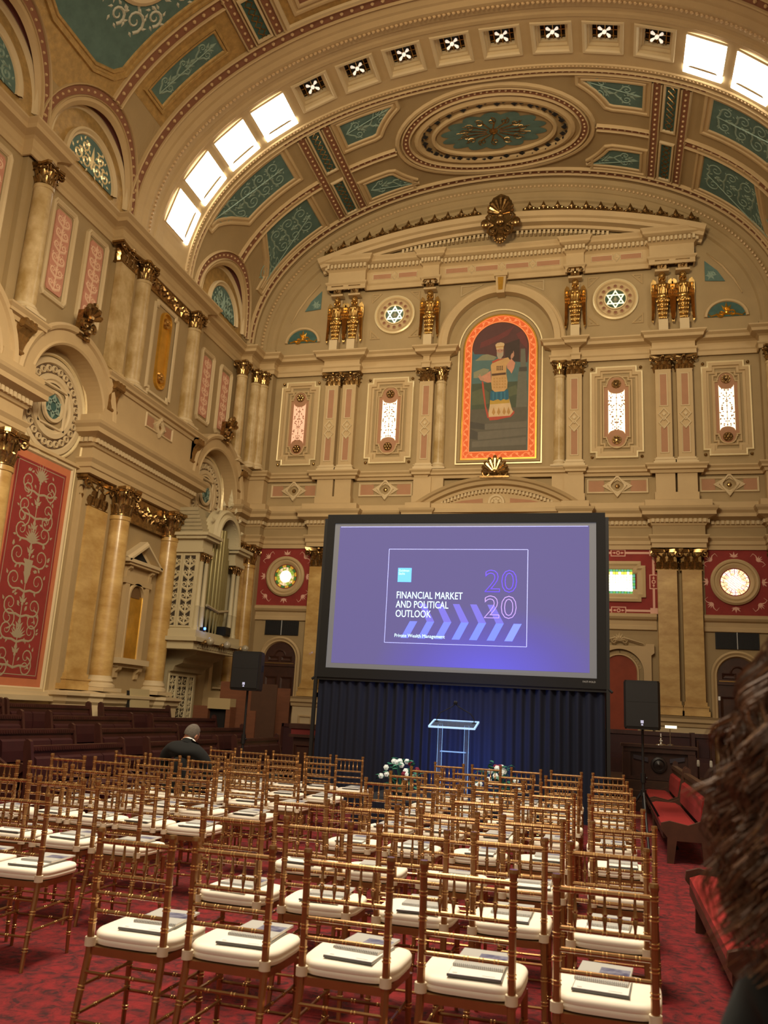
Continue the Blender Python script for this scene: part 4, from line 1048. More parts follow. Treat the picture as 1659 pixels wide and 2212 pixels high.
pg('line', [(675, 965), (870, 955), (872, 985), (678, 995)])
for r in range(3):
    for c in range(4): pg('line', [(742+c*24, 862+r*22), (758+c*24, 862+r*22), (758+c*24, 878+r*22), (742+c*24, 878+r*22)])
for r in range(4):
    for c in range(5): pg('robe2', [(700+c*38, 1030+r*40), (712+c*38, 1022+r*40), (722+c*38, 1034+r*40), (710+c*38, 1046+r*40)])
pg('red', [(675, 800), (760, 765), (850, 765), (760, 790), (690, 820)])
pg('skin', [(745, 620), (835, 620), (838, 680), (800, 720), (760, 700), (742, 670)]); pg('beard', [(745, 665), (775, 685), (800, 688), (838, 665), (835, 720), (800, 770), (765, 765), (745, 720)]); pg('line', [(758, 650), (780, 650), (780, 656), (758, 656)]); pg('line', [(800, 650), (824, 650), (824, 656), (800, 656)])
pg('hat', [(740, 640), (728, 590), (722, 570), (750, 545), (800, 538), (845, 552), (852, 575), (838, 600), (838, 640), (790, 625)]); pg('robe2', [(728, 596), (848, 590), (840, 606), (732, 610)])
cv.build('canvas', PM, pt, norm=False)
# ------------------------------------------------------------------ angel caryatids
def angel_meshes():
    b = MB()
    # tapering scaled lower body
    prof = []
    for i in range(9):
        z = .0+i*.082; r = .10+.085*i/8
        prof += [(r+.018, z), (r+.03, z+.02), (r-.002, z+.075)]
    b.vlathe(0, 0, prof, 14, T=lambda x, y, z: (x, y*.8-.16, z))
    b.vlathe(0, 0, [(.175, .72), (.205, .76), (.2, .80), (.16, .83)], 14, T=lambda x, y, z: (x, y*.8-.16, z))
    b.vlathe(0, 0, [(.15, .8), (.145, .9), (.165, 1.0), (.19, 1.1), (.185, 1.17), (.12, 1.23), (.06, 1.26), (.055, 1.32)], 16, T=lambda x, y, z: (x*1.08, y*.72-.16, z))
    for s in (-1, 1):
        b.ball((s*.075, -.27, 1.1), .07, 8, 5); b.tube([(s*.17, -.16, 1.17), (s*.21, -.17, 1.1), (s*.2, -.2, 1.0)], [.06, .055, .03], 7)
        for k in range(4): b.ball((s*(.05+.045*k), -.29+.02*k, .68-.015*k), .045, 7, 4, (1, .6, 1.4))
    for k in range(5): b.tube([(-.12+.06*k, -.28, .98), (-.13+.065*k, -.285, .84)], .014, 4)
    for r in range(5):
        for k in range(-2, 3): b.ball(((.04+.006*r)*k*1.3, -.26-.012*r+.012*abs(k), .1+.13*r), .035, 6, 4, (1, .5, 1.5))
    body = b.mesh('body', GOLD, True)
    h = MB(); h.ball((0, -.2, 1.42), .095, 12, 9, (.82, .95, 1.15)); h.ball((0, -.155, 1.45), .11, 12, 8, (.95, .95, 1.1))
    h.ball((0, -.3, 1.41), .018, 6, 4, (.8, 1, 1.6))
    for s in (-1, 1): h.ball((s*.035, -.285, 1.44), .012, 6, 4); h.ball((s*.08, -.15, 1.34), .05, 7, 5, (.7, 1, 1.5))
    h.tube([(-.025, -.287, 1.37), (.025, -.287, 1.37)], .008, 5)
    head = h.mesh('head', GOLD, True)
    wg = []
    for s in (-1, 1):
        w = MB(); T = lambda u, z, d: (s*u, -.1-d, z)
        out = [(.16, 1.12), (.2, 1.3), (.29, 1.36), (.36, 1.24), (.37, 1.0), (.34, .7), (.35, .3), (.36, .05), (.3, -.04), (.25, .2), (.24, .6), (.2, .9)]
        w.prism(T, out, 0, .05)
        for k in range(5): w.stroke(T, [(.2+.035*k, 1.1-.03*k), (.235+.025*k, .7), (.26+.02*k, .3-.02*k), (.29+.015*k, .05)], .014, .03, .05)
        for r in range(4):
            for k in range(3): w.leaf(T, .2+.055*k, 1.22-.11*r, -pi/2+.2*s*0, .15, .07, .03, .05)
        wg.append(w.mesh('wing', GOLD))
    p = MB(); p.box(TP, -.13, .13, -.3, 0, -.44, .0)
    ped_ = p.mesh('pedestal', TRIML)
    bk = MB(); bk.box(TP, -.14, .14, -.06, 0.0, 0, 1.5); bk.box(TP, -.2, .2, -.26, 0, 1.56, 1.62)
    back = bk.mesh('backing', TRIM)
    k = MB(); k.box(TP, -.13, .13, -.24, 0, 1.62, 1.78); T = lambda u, z, d: (u, -d, z)
    for s in (-1, 1): k.tube([(a, -.27, b2) for a, b2 in spiral(s*.17, 1.83, .07, -pi/2, 1.3, s, 14)], .018, 5); k.leaf(T, 0, 1.66, pi/2-s*.5, .2, .08, .03, .25)
    k.leaf(T, 0, 1.64, pi/2, .3, .12, .05, .25); k.ball((0, -.3, 1.72), .035, 6, 4); k.box(TP, -.2, .2, -.3, 0, 1.87, 1.9)
    capm = k.mesh('scroll_capital', GOLDD)
    return body, head, wg, ped_, back, capm
AN = angel_meshes()
AL = {-5.32: 'outer gilded winged angel of the left pair', -4.74: 'inner gilded winged angel of the left pair', -2.24: 'single gilded winged angel left of the painting arch', 2.24: 'single gilded winged angel right of the painting arch', 4.74: 'inner gilded winged angel of the right pair', 5.32: 'outer gilded winged angel of the right pair'}
for x, lab in AL.items():
    t = thing('angel_statue', lab+' under the pediment', 'statue', (x, -.04, 13.06), group='gilded angel statues under the pediment')
    inst('body', AN[0], t, sc=(.86, .9, 1)); inst('head', AN[1], t); inst('wing', AN[2][0], t, sc=(.88, 1, 1)); inst('wing', AN[2][1], t, sc=(.88, 1, 1)); inst('pedestal', AN[3], t); inst('backing', AN[4], t); inst('scroll_capital', AN[5], t)
# ------------------------------------------------------------------ lower central pediment with fan ornament
m = MB(); Rl = rad_for(8.48, 2.6, 7.5)
def larc(apex, x, n=36): c = apex-Rl; a = math.asin(x/Rl); return [(Rl*sin(-a+2*a*i/n), c+Rl*cos(-a+2*a*i/n)) for i in range(n+1)]
m.sweep(larc(8.48, 2.62), [(.28, .1), (.28, .22), (.2, .24), (.17, .38), (.08, .42), (.05, .5), (-.02, .55), (-.04, .5), (-.04, .1)], TBL)
m.prism(TBL, [(-2.5, 7.5)]+[(x, z-.05) for x, z in larc(8.4, 2.4)]+[(2.5, 7.5)], 0, .14)
m.box(TBL, -2.75, 2.75, 7.42, 7.52, 0, .56)
o = setting('trim_8', m, TRIM, label='low segmental pediment behind the top of the screen')
d = MB()
for i in range(40):
    a0 = math.asin(2.2/Rl); a = -a0+2*a0*(i+.5)/40; r = Rl-.34; z = 8.48-Rl+r*cos(a); x = r*sin(a)
    if z > 7.6: d.box(TBL, x-.03, x+.03, z-.05, z+.05, .12, .24)
q = d.build('dentil_row', TRIML, o); q['kind'] = 'stuff'
for sd in (-1, 1):
    q = MB(); q.prism(TBL, [(sd*.4, 7.66), (sd*.4, 7.92), (sd*1.0, 7.86), (sd*1.75, 7.66)], .14, .17); q.build('rose_panel', ROSE, o)
q = MB(); q.lathe(TBL, [(.26, .14), (.24, .2), (.18, .2), (.16, .16), (.001, .16)], 0, 7.8, 20); q.stud(TBL, 0, 7.8, .16, .1, .1, 7)
for k in range(8): q.leaf(TBL, 0, 7.8, k*pi/4, .14, .07, .06, .17)
q.build('medallion', TRIML, o)
t = thing('fan_ornament', 'dark bronze palmette ornament standing on the low pediment below the painting', 'ornament', (-.02, -.48, 8.33))
T = lambda u, z, d: (u, -d, z)
e = MB()
for k in range(-4, 5):
    a = pi/2+k*.36; L = .54-.035*abs(k); e.tube([(t_*L*cos(a), -.02, .14+t_*L*sin(a)) for t_ in (.1, .5, .8, .95, 1.0)], [.02, .045, .065, .05, .015], 7)
e.build('palmette', GOLDD, t)
e = MB()
for s in (-1, 1): e.tube([(a, -.02, b2) for a, b2 in spiral(s*.24, .12, .13, pi/2, 1.4, -s, 16)], .032, 6); e.tube([(s*.1, -.02, .06), (s*.3, -.02, .02), (s*.5, -.02, .02)], [.04, .03, .015], 6)
e.ball((0, -.05, .16), .08, 8, 5); e.box(TP, -.42, .42, -.1, .06, -.02, .03)
e.build('scroll', GOLDD, t, smooth=True)
# ------------------------------------------------------------------ lower storey of the end wall: red panels, windows, doors, vents
STAIN = bpy.data.materials.new('stained_glass'); STAIN.use_nodes = True
def _stain(m, hot):
    nt = m.node_tree; b = nt.nodes['Principled BSDF']; tc = nt.nodes.new('ShaderNodeTexCoord')
    v = nt.nodes.new('ShaderNodeTexVoronoi'); v.inputs['Scale'].default_value = 11; nt.links.new(tc.outputs['Object'], v.inputs[0])
    r = nt.nodes.new('ShaderNodeValToRGB'); nt.links.new(v.outputs['Color'], r.inputs[0])
    cols = ['D8E860', 'F4F08A', 'A8D858', 'F8FAC0', '8CC850'] if not hot else ['FFF8D0', 'FFFBE4', 'FFF3B0', 'FFFDF0', 'F4F4B8']
    r.color_ramp.interpolation = 'CONSTANT'; r.color_ramp.elements[0].color = (*srgb(cols[0]), 1); r.color_ramp.elements[1].color = (*srgb(cols[1]), 1)
    for i, c in enumerate(cols[2:]): e = r.color_ramp.elements.new(.25+.2*i); e.color = (*srgb(c), 1)
    nt.links.new(r.outputs[0], b.inputs['Emission Color']); b.inputs['Base Color'].default_value = (.1, .1, .05, 1); b.inputs['Emission Strength'].default_value = 2.2 if not hot else 3.4
_stain(STAIN, False); STAINH = bpy.data.materials.new('stained_glass_bright'); STAINH.use_nodes = True; _stain(STAINH, True)
HOT = emat('sunlit_glass_centre', 'FFFEEA', 3.2)
GRN = emat('green_border_glass', '4E9A4A', 1.1); YEL = emat('yellow_glass', 'E4D84A', 1.2); TURQ = emat('turquoise_glass', '4FA08C', .8)
for sd in (-1, 1):
    m = MB(); a, b2 = sorted((sd*5.66, sd*7.3)); m.box(TB, a, b2, 4.52, 6.38, 0, .04)
    a, b2 = sorted((sd*2.45, sd*4.44)); m.box(TB, a, b2, 4.52, 6.38, 0, .04); m.build('red_panel', REDP, wall_back)
    cx, cz = sd*6.41, 5.43
    q = MB(); T4 = lambda u, z, d: TB(u, z, d+.045)
    for k in range(8):
        a = k*pi/4; R = .86 if k % 2 else .76; x, z = cx+R*.95*cos(a), cz+R*.95*sin(a)
        if k % 2:
            for j in (-2, -1, 0, 1, 2): q.leaf(T4, x-.02*cos(a), z-.02*sin(a), a+j*.36, .2-.03*abs(j), .045, .004, 0)
            for s in (-1, 1): q.stroke(T4, [(x, z), (x+.14*cos(a+s*1.0), z+.14*sin(a+s*1.0)), (x+.22*cos(a+s*1.25), z+.22*sin(a+s*1.25)), (x+.2*cos(a+s*1.75), z+.2*sin(a+s*1.75))], [.011, .011, .009, .004], .004)
        else:
            for j in (-1, 0, 1): q.leaf(T4, x-.06*cos(a), z-.06*sin(a), a+j*.7, .17, .06, .004, 0)
            for j in (-1, 1): q.leaf(T4, x-.04*cos(a), z-.04*sin(a), a+j*1.4, .12, .03, .004, 0)
    q.build('stencilled_flowers', STENCILP, wall_back)
    root = bpy.data.objects.new('window_%d' % (5 if sd < 0 else 6), None); COL.objects.link(root); root.location = (cx, -.04, cz)
    tag(root, 'round stained glass window in the red panel, %s side of the screen' % SIDE[sd], None, None, 'structure')
    T5 = lambda u, z, d: (u, -d, z)
    e = MB(); e.lathe(T5, [(.62, 0), (.62, .06), (.57, .1), (.53, .09), (.51, .05), (.47, .07), (.42, .05), (.38, .0), (.35, -.02)], 0, 0, 48); e.build('window_frame', TRIM, root, smooth=True)
    e = MB(); e.lathe(T5, [(.19, .0), (.001, .0)], 0, 0, 24); e.build('centre_pane', HOT, root)
    for k in range(16):
        a0, a1 = k*pi/8+.02, (k+1)*pi/8-.02
        for (r0_, r1_, mt) in ((.19, .285, STAIN if sd < 0 else STAINH), (.292, .355, (GRN if k % 2 else YEL) if sd < 0 else STAINH)):
            e = MB(); e.grid([[T5(r*cos(a0+(a1-a0)*j/3), r*sin(a0+(a1-a0)*j/3), 0) for j in range(4)] for r in (r0_, r1_)]); e.build('pane', mt, root, norm=False)
    e = MB(); e.lathe(T5, [(.36, -.01), (.001, -.01)], 0, 0, 24); e.build('leading', DARK, root)
    # rectangular window half hidden by the screen
    cx = sd*3.41; root = bpy.data.objects.new('window_%d' % (7 if sd < 0 else 8), None); COL.objects.link(root); root.location = (cx, -.04, 5.41)
    tag(root, 'rectangular stained glass window in a red frame, %s edge of the screen' % SIDE[sd], None, None, 'structure')
    e = MB(); e.sweep(notch(.72, .56, .12)[::1], [(0, 0), (0, .06), (.08, .08), (.12, .04), (.2, .03), (.24, -.01)], T5, True); e.build('window_frame', TRIM, root)
    e = MB(); e.box(T5, -.46, .46, -.36, .36, -.01, 0); e.build('leading', DARK, root)
    for i in range(12):
        for j in range(9):
            edge = i in (0, 11) or j in (0, 8); x0 = -.45+.9*i/12+.004; z0 = -.35+.7*j/9+.004
            e = MB(); e.add([T5(x0, z0, .004), T5(x0+.067, z0, .004), T5(x0+.067, z0+.07, .004), T5(x0, z0+.07, .004)], [(0, 1, 2, 3)])
            e.build('pane', (TURQ if (i+j) % 2 else GRN) if edge else (YEL if (j > 5 and (i*j) % 3) else STAINH if j > 3 else HOT), root, norm=False)
    q = MB(); W3, H3 = .93, .8
    for s in (-1, 1):
        q.box(T4, cx-W3, cx+W3, 5.41+s*H3-.03, 5.41+s*H3+.03, 0, .004); q.box(T4, cx+s*W3-.03, cx+s*W3+.03, 5.41-H3, 5.41+H3, 0, .004)
        for s2 in (-1, 1): q.box(T4, cx+s*W3-.1, cx+s*W3+.1, 5.41+s2*H3-.08, 5.41+s2*H3+.08, 0, .006)
        q.box(T4, cx-.2, cx+.2, 5.41+s*H3-.1, 5.41+s*H3+.1, 0, .006); q.box(T4, cx+s*W3-.11, cx+s*W3+.11, 5.41-.2, 5.41+.2, 0, .006)
    q.build('stencilled_fret', STENCILP, wall_back)
    q = MB()
    for s in (-1, 1):
        q.box(T4, cx-.175, cx+.175, 5.41+s*H3-.075, 5.41+s*H3+.075, .006, .008); q.box(T4, cx+s*W3-.085, cx+s*W3+.085, 5.41-.175, 5.41+.175, .006, .008)
    q.build('fret_centre', REDP, wall_back)
    q = MB()
    for (x, z) in ((cx, 5.41+H3), (cx, 5.41-H3), (cx+W3, 5.41), (cx-W3, 5.41)):
        q.lathe(T4, [(.055, .008), (.055, .011), (.03, .011), (.03, .008)], x, z, 14)
        for k in (-1, 1):
            if abs(x-cx) < .1: q.leaf(T4, x+k*.06, z, 0 if k > 0 else pi, .1, .06, .003, .008)
            else: q.leaf(T4, x, z+k*.06, k*pi/2, .1, .06, .003, .008)
    q.build('fret_rosette', STENCILP, wall_back)
    # ledge
    m = MB()
    for a, b2 in ((5.6, 7.3), (2.45, 4.4)):
        a, b2 = sorted((sd*a, sd*b2)); m.sweep([(a, 0), (b2, 0)], [(0, 4.08), (.05, 4.1), (.05, 4.2), (.03, 4.22), (.03, 4.34), (.1, 4.38), (.14, 4.44), (.14, 4.5), (.06, 4.54), (0, 4.55)], PLAN)
    m.build('ledge', TRIM, wall_back)
    # vents
    t = thing('ventilation_grille', 'black ventilation grille above the %s arched door' % SIDE[sd], 'grille', (sd*6.41, 0, 3.87))
    e = MB(); e.box(T5, -.54, .54, -.22, .22, 0, .015); e.build('backing', BLACK, t)
    e = MB()
    for k in range(34): x = -.52+1.04*(k+.5)/34; e.box(T5, x-.008, x+.008, -.21, .21, .015, .035)
    q = e.build('fins', DGREY, t); q['kind'] = 'stuff'
    e = MB(); e.box(T5, -.01, .01, -.22, .22, .03, .045); e.build('centre_bar', PAPG, t)
    # arched doors
    root = bpy.data.objects.new('door_%d' % (1 if sd < 0 else 2), None); COL.objects.link(root); root.location = (sd*6.38, 0, FZ)
    tag(root, 'tall arched dark wooden door on the %s of the end wall' % SIDE[sd], None, None, 'structure')
    dz = FZ
    e = MB(); e.sweep([(-.58, 0)]+arc(0, 2.94-dz, .58, pi, 0, 28)+[(.58, 0)], [(-.08, 0), (-.08, .1), (-.03, .14), (.02, .1), (.06, .1), (.09, .02)], T5); e.build('door_surround', TRIM, root)
    e = MB(); e.prism(T5, [(-.5, 0)]+arc(0, 2.94-dz, .5, pi, 0, 24)+[(.5, 0)], 0.0, .02); e.build('door_leaf', WOODD, root)
    e = MB(); e.box(T5, -.5, .5, 2.72-dz, 2.8-dz, .02, .06); e.build('transom', WOODD, root)
    e = MB(); e.box(T5, -.46, .46, 2.80-dz, 2.825-dz, .03, .07); e.build('transom_highlight_strip', mat('brass_strip', 'B8945A', .3, metal=.8), root)
    e = MB()
    for (x0, x1, z0, z1) in ((-.42, -.06, 1.3, 2.5), (.06, .42, 1.3, 2.5), (-.42, -.06, .2, 1.1), (.06, .42, .2, 1.1), (-.36, -.05, 2.98, 3.1), (.05, .36, 2.98, 3.1)):
        e.sweep([(x0, z0), (x0, z1), (x1, z1), (x1, z0)], [(-.02, .02), (0, .05), (.03, .03), (.05, .02)], T5, True)
    e.sweep(arc(0, 3.12, .16, pi, 0, 12), [(-.03, .02), (0, .05), (.03, .02)], T5); e.build('door_moulding', WOODD, root)
    # centre bay door with shell head
    cx = sd*3.42; root = bpy.data.objects.new('door_%d' % (3 if sd < 0 else 4), None); COL.objects.link(root); root.location = (cx, 0, FZ)
    tag(root, 'terracotta arched recess under a carved shell, %s edge of the screen' % SIDE[sd], None, None, 'structure')
    e = MB()
    fr = notch(.88, 1.0, .1)
    # frame as a ring polygon: rectangle with eared corners minus arch
    for s in (-1, 1):
        e.prism(T5, [(s*.62, 0), (s*.82, 0), (s*.82, 3.5), (s*.9, 3.56), (s*.9, 3.8), (s*.7, 3.8), (s*.66, 3.74), (0, 3.74), (0, 3.56)]+[(s*.62*cos(a), 2.94-dz+.62*sin(a)-.0) for a in [pi/2-pi/2*i/12 for i in range(13)]][::1], 0, .14)
    e.sweep([(-.46, 0)]+arc(0, 2.94-dz, .46, pi, 0, 24)+[(.46, 0)], [(-.06, .02), (-.04, .08), (0, .08), (.02, .02)], T5)
    e.build('door_surround', TRIM, root)
    e = MB(); e.sweep([(-.62, 0)]+arc(0, 2.94-dz, .62, pi, 0, 24)+[(.62, 0)], [(0, .13), (0, .03), (.14, .03)], T5, caps=False); e.build('reveal', WALL, root)
    e = MB(); e.prism(T5, [(-.46, 0)]+arc(0, 2.94-dz, .46, pi, 0, 24)+[(.46, 0)], 0, .03); e.build('terracotta_panel', mat('terracotta_panel', '8E4028', .8, noise=.2, scale=2), root)
    e = MB()
    for k in range(-3, 4): e.leaf(T5, 0, 3.86, pi/2+k*.42, .24-.015*abs(k), .09, .06, .1)
    for s in (-1, 1): e.stroke(T5, spiral(s*.14, 3.86, .08, pi/2, 1.3, -s, 14), .02, .04, .1); e.stroke(T5, [(s*.1, 3.95), (s*.35, 3.88), (s*.62, 3.8)], [.03, .025, .02], .05, .1)
    e.build('shell_cresting', TRIML, root)
    e = MB()
    for k, ch in enumerate('COTO'):
        a = radians(16+k*16); c, s = .53*cos(a), .53*sin(a)+2.94-dz
        e.sweep(arc(c, s, .045, a-2.2, a+2.2, 10), [(-.01, .03), (0, .045), (.01, .03)], T5)
    e.build('relief_letter', TRIML, root)
e = MB(); e.box(TB, 5.86, 5.94, 2.32, 2.42, 0, .03); t = tag(e.build('light_switch', PAPER), 'small white switch plate beside the right marble pilasters', 'switch')
# ------------------------------------------------------------------ side walls
def wall_panel(parent, T, u0, u1, z0, z1, seed):
    c, zc, w, h = (u0+u1)/2, (z0+z1)/2, (u1-u0)/2, (z1-z0)/2
    e = MB(); e.sweep([(c-w+.06, z0), (c-w, z0+.08), (c-w, z1-.08), (c-w+.06, z1), (c+w-.06, z1), (c+w, z1-.08), (c+w, z0+.08), (c+w-.06, z0)], [(-.05, 0), (-.04, .06), (.0, .08), (.04, .05), (.06, .05), (.08, .01)], T, True)
    q = e.build('panel_frame', TRIML, parent)
    w2, h2 = w-.13, h-.15; P = [(c-w2+.05, zc-h2), (c-w2, zc-h2+.07), (c-w2, zc+h2-.07), (c-w2+.05, zc+h2), (c+w2-.05, zc+h2), (c+w2, zc+h2-.07), (c+w2, zc-h2+.07), (c+w2-.05, zc-h2)]
    f = MB(); f.prism(T, P, 0, .03); f.build('salmon_panel', PINK, q)
    a = MB(); arabesque(a, lambda x, z, d: T(x, z, d+.031), c, zc, w2*1.7, h2*1.9, 6, .022, .008, 0, seed); a.build('scroll_relief', PINKL, q)
def rose_window(parent, T, c, zc):
    e = MB(); e.lathe(T, [(1.12, 0), (1.12, .05), (1.08, .07), (1.06, .02)], c, zc, 56); q = e.build('rose_rim', WHITEL, parent)
    e = MB(); e.lathe(T, [(1.04, .02), (1.02, .05), (.92, .05), (.90, .01)], c, zc, 56); e.lathe(T, [(.70, .01), (.68, .06), (.58, .06), (.55, .03), (.50, .03)], c, zc, 48); e.lathe(T, [(.36, .03), (.34, .08), (.28, .08), (.26, .03)], c, zc, 40)
    for s in (-1, 1):
        for s2 in (-1, 1): pass
    P = [(c+.60*cos(pi/2*k+pi/4), zc+.60*sin(pi/2*k+pi/4)) for k in range(4)]; e.sweep(P, [(-.04, .02), (-.02, .06), (.02, .06), (.04, .02)], T, True)
    e.build('rose_ring', TRIML, q)
    e = MB()
    for k in range(26):
        a = 2*pi*k/26; e.lathe(T, [(.085, .01), (.07, .05), (.05, .05), (.045, .01)], c+.8*cos(a), zc+.8*sin(a), 10)
    o = e.build('rose_piercing_ring', TRIML, q); o['kind'] = 'stuff'
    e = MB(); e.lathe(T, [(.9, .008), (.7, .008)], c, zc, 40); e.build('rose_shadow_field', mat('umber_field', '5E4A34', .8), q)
    e = MB(); e.lathe(T, [(.27, .035), (.001, .035)], c, zc, 24); e.build('star_field', TEALD, q)
    e = MB(); star(lambda u, z, d: T(c+u, zc+z, d+.03), e, .235, .018, .01, .03); e.build('star', TEALR, q)
def red_stencil(parent, T, c, z0, z1, W2):
    f = MB(); f.box(T, c-W2, c+W2, z0, z1, 0, .02); q = f.build('terracotta_surround', ORANGE, parent)
    f = MB(); f.box(T, c-W2+.14, c+W2-.14, z0+.16, z1-.16, .02, .026); f.build('red_panel', REDP, q)
    e = MB(); e.sweep([(c-W2, z0), (c-W2, z1), (c+W2, z1), (c+W2, z0)], [(-.1, 0), (-.09, .05), (-.03, .06), (0, .02)], T, True); e.build('panel_frame', TRIML, q)
    e = MB(); e.sweep([(c-W2-.12, z0-.1), (c-W2-.12, z1+.1), (c+W2+.12, z1+.1), (c+W2+.12, z0-.1)], [(-.02, 0), (0, .05), (.02, 0)], T, True); e.build('gilded_fillet', WHITEL, q)
    a = MB(); T2 = lambda u, z, d: T(u, z, d+.027)
    a.sweep([(c-W2+.2, z0+.22), (c-W2+.2, z1-.22), (c+W2-.2, z1-.22), (c+W2-.2, z0+.22)], [(-.008, 0), (.008, 0)], T2, True, caps=False)
    H = z1-z0
    arabesque(a, T2, c, z0+H*.5, (W2-.25)*2, H*.86, 8, .016, .003, 0, 11)
    for f_ in (.90, .62, .2):
        z = z0+H*f_
        for k in range(-4, 5): a.leaf(T2, c, z, pi/2+k*.3, .34-.02*abs(k), .06, .003)
    z = z0+H*.5; a.prism(T2, [(c-.13, z+.18), (c+.13, z+.18), (c+.09, z-.1), (c+.03, z-.3), (c-.03, z-.3), (c-.09, z-.1)], 0, .003)
    for s in (-1, 1):
        for (zf, r) in ((.08, .2), (.28, .22), (.72, .22), (.84, .16)): a.stroke(T2, spiral(c+s*.36, z0+H*zf, r, pi/2*s, 1.5, -s, 20), [.018*(1-.5*i/20) for i in range(21)], .003)
    a.build('stencilled_arabesque', STENCIL, q)
def console_mesh():
    m = MB(); P = [(0, 0), (.02, .1), (.09, .16), (.08, .4), (.12, .6), (.22, .74), (.30, .86), (.30, 1.0), (0, 1.0)]
    # P = (depth, height)
    for s in (-.16, -.03, .1): m.prism(lambda a, b2, c: (c, a, b2), P, s, s+.06)
    m.prism(lambda a, b2, c: (c, a, b2), [(a*.9, b2) for a, b2 in P], -.16, .16)
    m.tube([(-.18, .2, .84), (.18, .2, .84)], .1, 10); m.tube([(-.17, .06, .1), (.17, .06, .1)], .07, 10)
    return m.mesh('scroll_console', mat('gilded_console', '93703F', .4, metal=.55, noise=.3, scale=8))
CONS = console_mesh()
def key_mesh():
    m = MB(); T = lambda u, z, d: (u, d, z)
    for s in (-1, 1): m.tube([(a, .2, b2) for a, b2 in spiral(s*.14, .1, .12, pi/2, 1.3, -s, 14)], .045, 5)
    for k in range(-2, 3):
        a = pi/2+k*.5; L = .42-.05*abs(k); m.tube([(t_*L*cos(a), .16+.16*t_, .28+t_*L*sin(a)) for t_ in (.1, .5, .8, .95, 1.0)], [.04, .07, .085, .06, .02], 7)
    m.ball((0, .22, .3), .1, 8, 5); m.ball((0, .2, -.05), .09, 8, 5); m.ball((0, .18, -.2), .06, 8, 5); m.prism(T, [(-.2, -.2), (-.14, .5), (.14, .5), (.2, -.2)], 0, .14)
    return m.mesh('keystone_ornament', GOLDD)
KEYM = key_mesh()
def wrot(sd): return pi/2*(-1 if sd < 0 else 1)
BAYS = [(-9.62, 'near'), (-2.5, 'far')]
for sd, T, side in ((-1, TL, 'left'), (1, TR, 'right')):
    par = walls[side]
    for bi, (c, nm) in enumerate(BAYS+[(-13.0, 'nearest')]):
        far = nm == 'far'; hw = 1.27 if not far else 1.27
        # arch over the bay
        m = MB(); m.sweep([(c-1.23, 7.36)]+arc(c, 7.45, 1.23, pi, 0, 36)+[(c+1.23, 7.36)], [(0, .0), (0, .42), (-.04, .45), (-.08, .42), (-.30, .42), (-.33, .48), (-.40, .51), (-.46, .46), (-.47, .0)], T)
        m.build('bay_arch', TRIM, par)
        m = MB()
        for s_ in (-1, 1): m.box(T, *sorted((c+s_*1.24, c+s_*1.45)), FZ, 7.42, 0, .11)
        m.build('bay_jamb', TRIM, par)
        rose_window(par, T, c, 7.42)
        if not far: red_stencil(par, T, c, 1.66, 6.28, .93)
        m = MB(); m.sweep([(c-1.2, 6.42), (c+1.2, 6.42)], [(-.06, 0), (-.05, .07), (.03, .1), (.06, 0)], T); m.build('bay_lintel', TRIM, par)
        # inner round-headed moulding
        m = MB(); m.sweep([(c-1.18, 6.5)]+arc(c, 7.55, 1.18, pi, 0, 32)+[(c+1.18, 6.5)], [(-.015, 0), (0, .04), (.015, 0)], T); m.build('gilded_arch_line', WHITEL, par)
        inst('keystone_ornament', KEYM, None, T(c+.08, 9.15, .36), (0, 0, wrot(sd)), (1, 1, .9))
        o = bpy.data.objects['keystone_ornament'] if False else COL.objects[-1]
        tag(o, 'bronze foliate keystone on the %s bay arch of the %s wall' % (nm, side), 'ornament')
        # upper bay panels
        if not far: wall_panel(par, T, c-.92, c-.14, 9.62, 11.78, 1); wall_panel(par, T, c+.32, c+1.08, 9.62, 11.78, 2)
        else: wall_panel(par, T, c-1.05, c-.3, 9.4, 11.5, 3); wall_panel(par, T, c+.18, c+.92, 9.4, 11.5, 4)
        if not far:                                                    # stone base below the red panel
            m = MB(); m.box(T, c-1.3, c+1.3, FZ, 1.4, 0, .12); m.box(T, c-1.32, c+1.32, 1.4, 1.5, 0, .24); m.box(T, c-1.3, c+1.3, 1.5, 1.58, 0, .16); m.build('dado', TRIML, par)
    # ---- pier: lower order
    pc = -6.12
    def at(u, d): return T(u, 0, d)[0], T(u, 0, d)[1]
    x, y = at(-7.85, .1)
    pilaster('broad honey marble pilaster at the near end of the %s wall pier, lower storey' % side, (x, y, 1.66), wrot(sd)+pi*0 if False else (pi/2 if sd < 0 else -pi/2), 0, 3.96, .74, .16, 4.63, 'pier pilasters', MARB, base_h=.34)
    x, y = at(-7.12, .36)
    marble_column('big honey marble column on the %s wall pier, lower storey, near side of the niche' % side, x, y, 1.66, 5.62, .5, 6.29, 'pier columns', MARB, base_h=.34)
    x, y = at(-4.72, .32)
    marble_column('big honey marble column on the %s wall pier, lower storey, far side of the niche' % side, x, y, 1.66, 5.62, .5, 6.29, 'pier columns', MARB, base_h=.34)
    x, y = at(-11.2, .32)
    marble_column('honey marble column between the two nearer red panels, %s wall, lower storey' % side, x, y, 1.66, 5.62, .52, 6.29, 'pier columns', MARB, base_h=.34)
    # frieze between capitals
    m = MB(); m.box(T, -8.44, -3.84, 6.29, 7.4, 0, .31); m.box(T, -11.7, -10.8, 6.29, 7.4, 0, .31); m.build('architrave_block', TRIM, par)
    m = MB(); m.box(T, -6.95, -4.8, 5.68, 6.29, .2, .26); q = m.build('frieze_panel', GOLDD, par)
    m = MB()
    rn = random.Random(4)
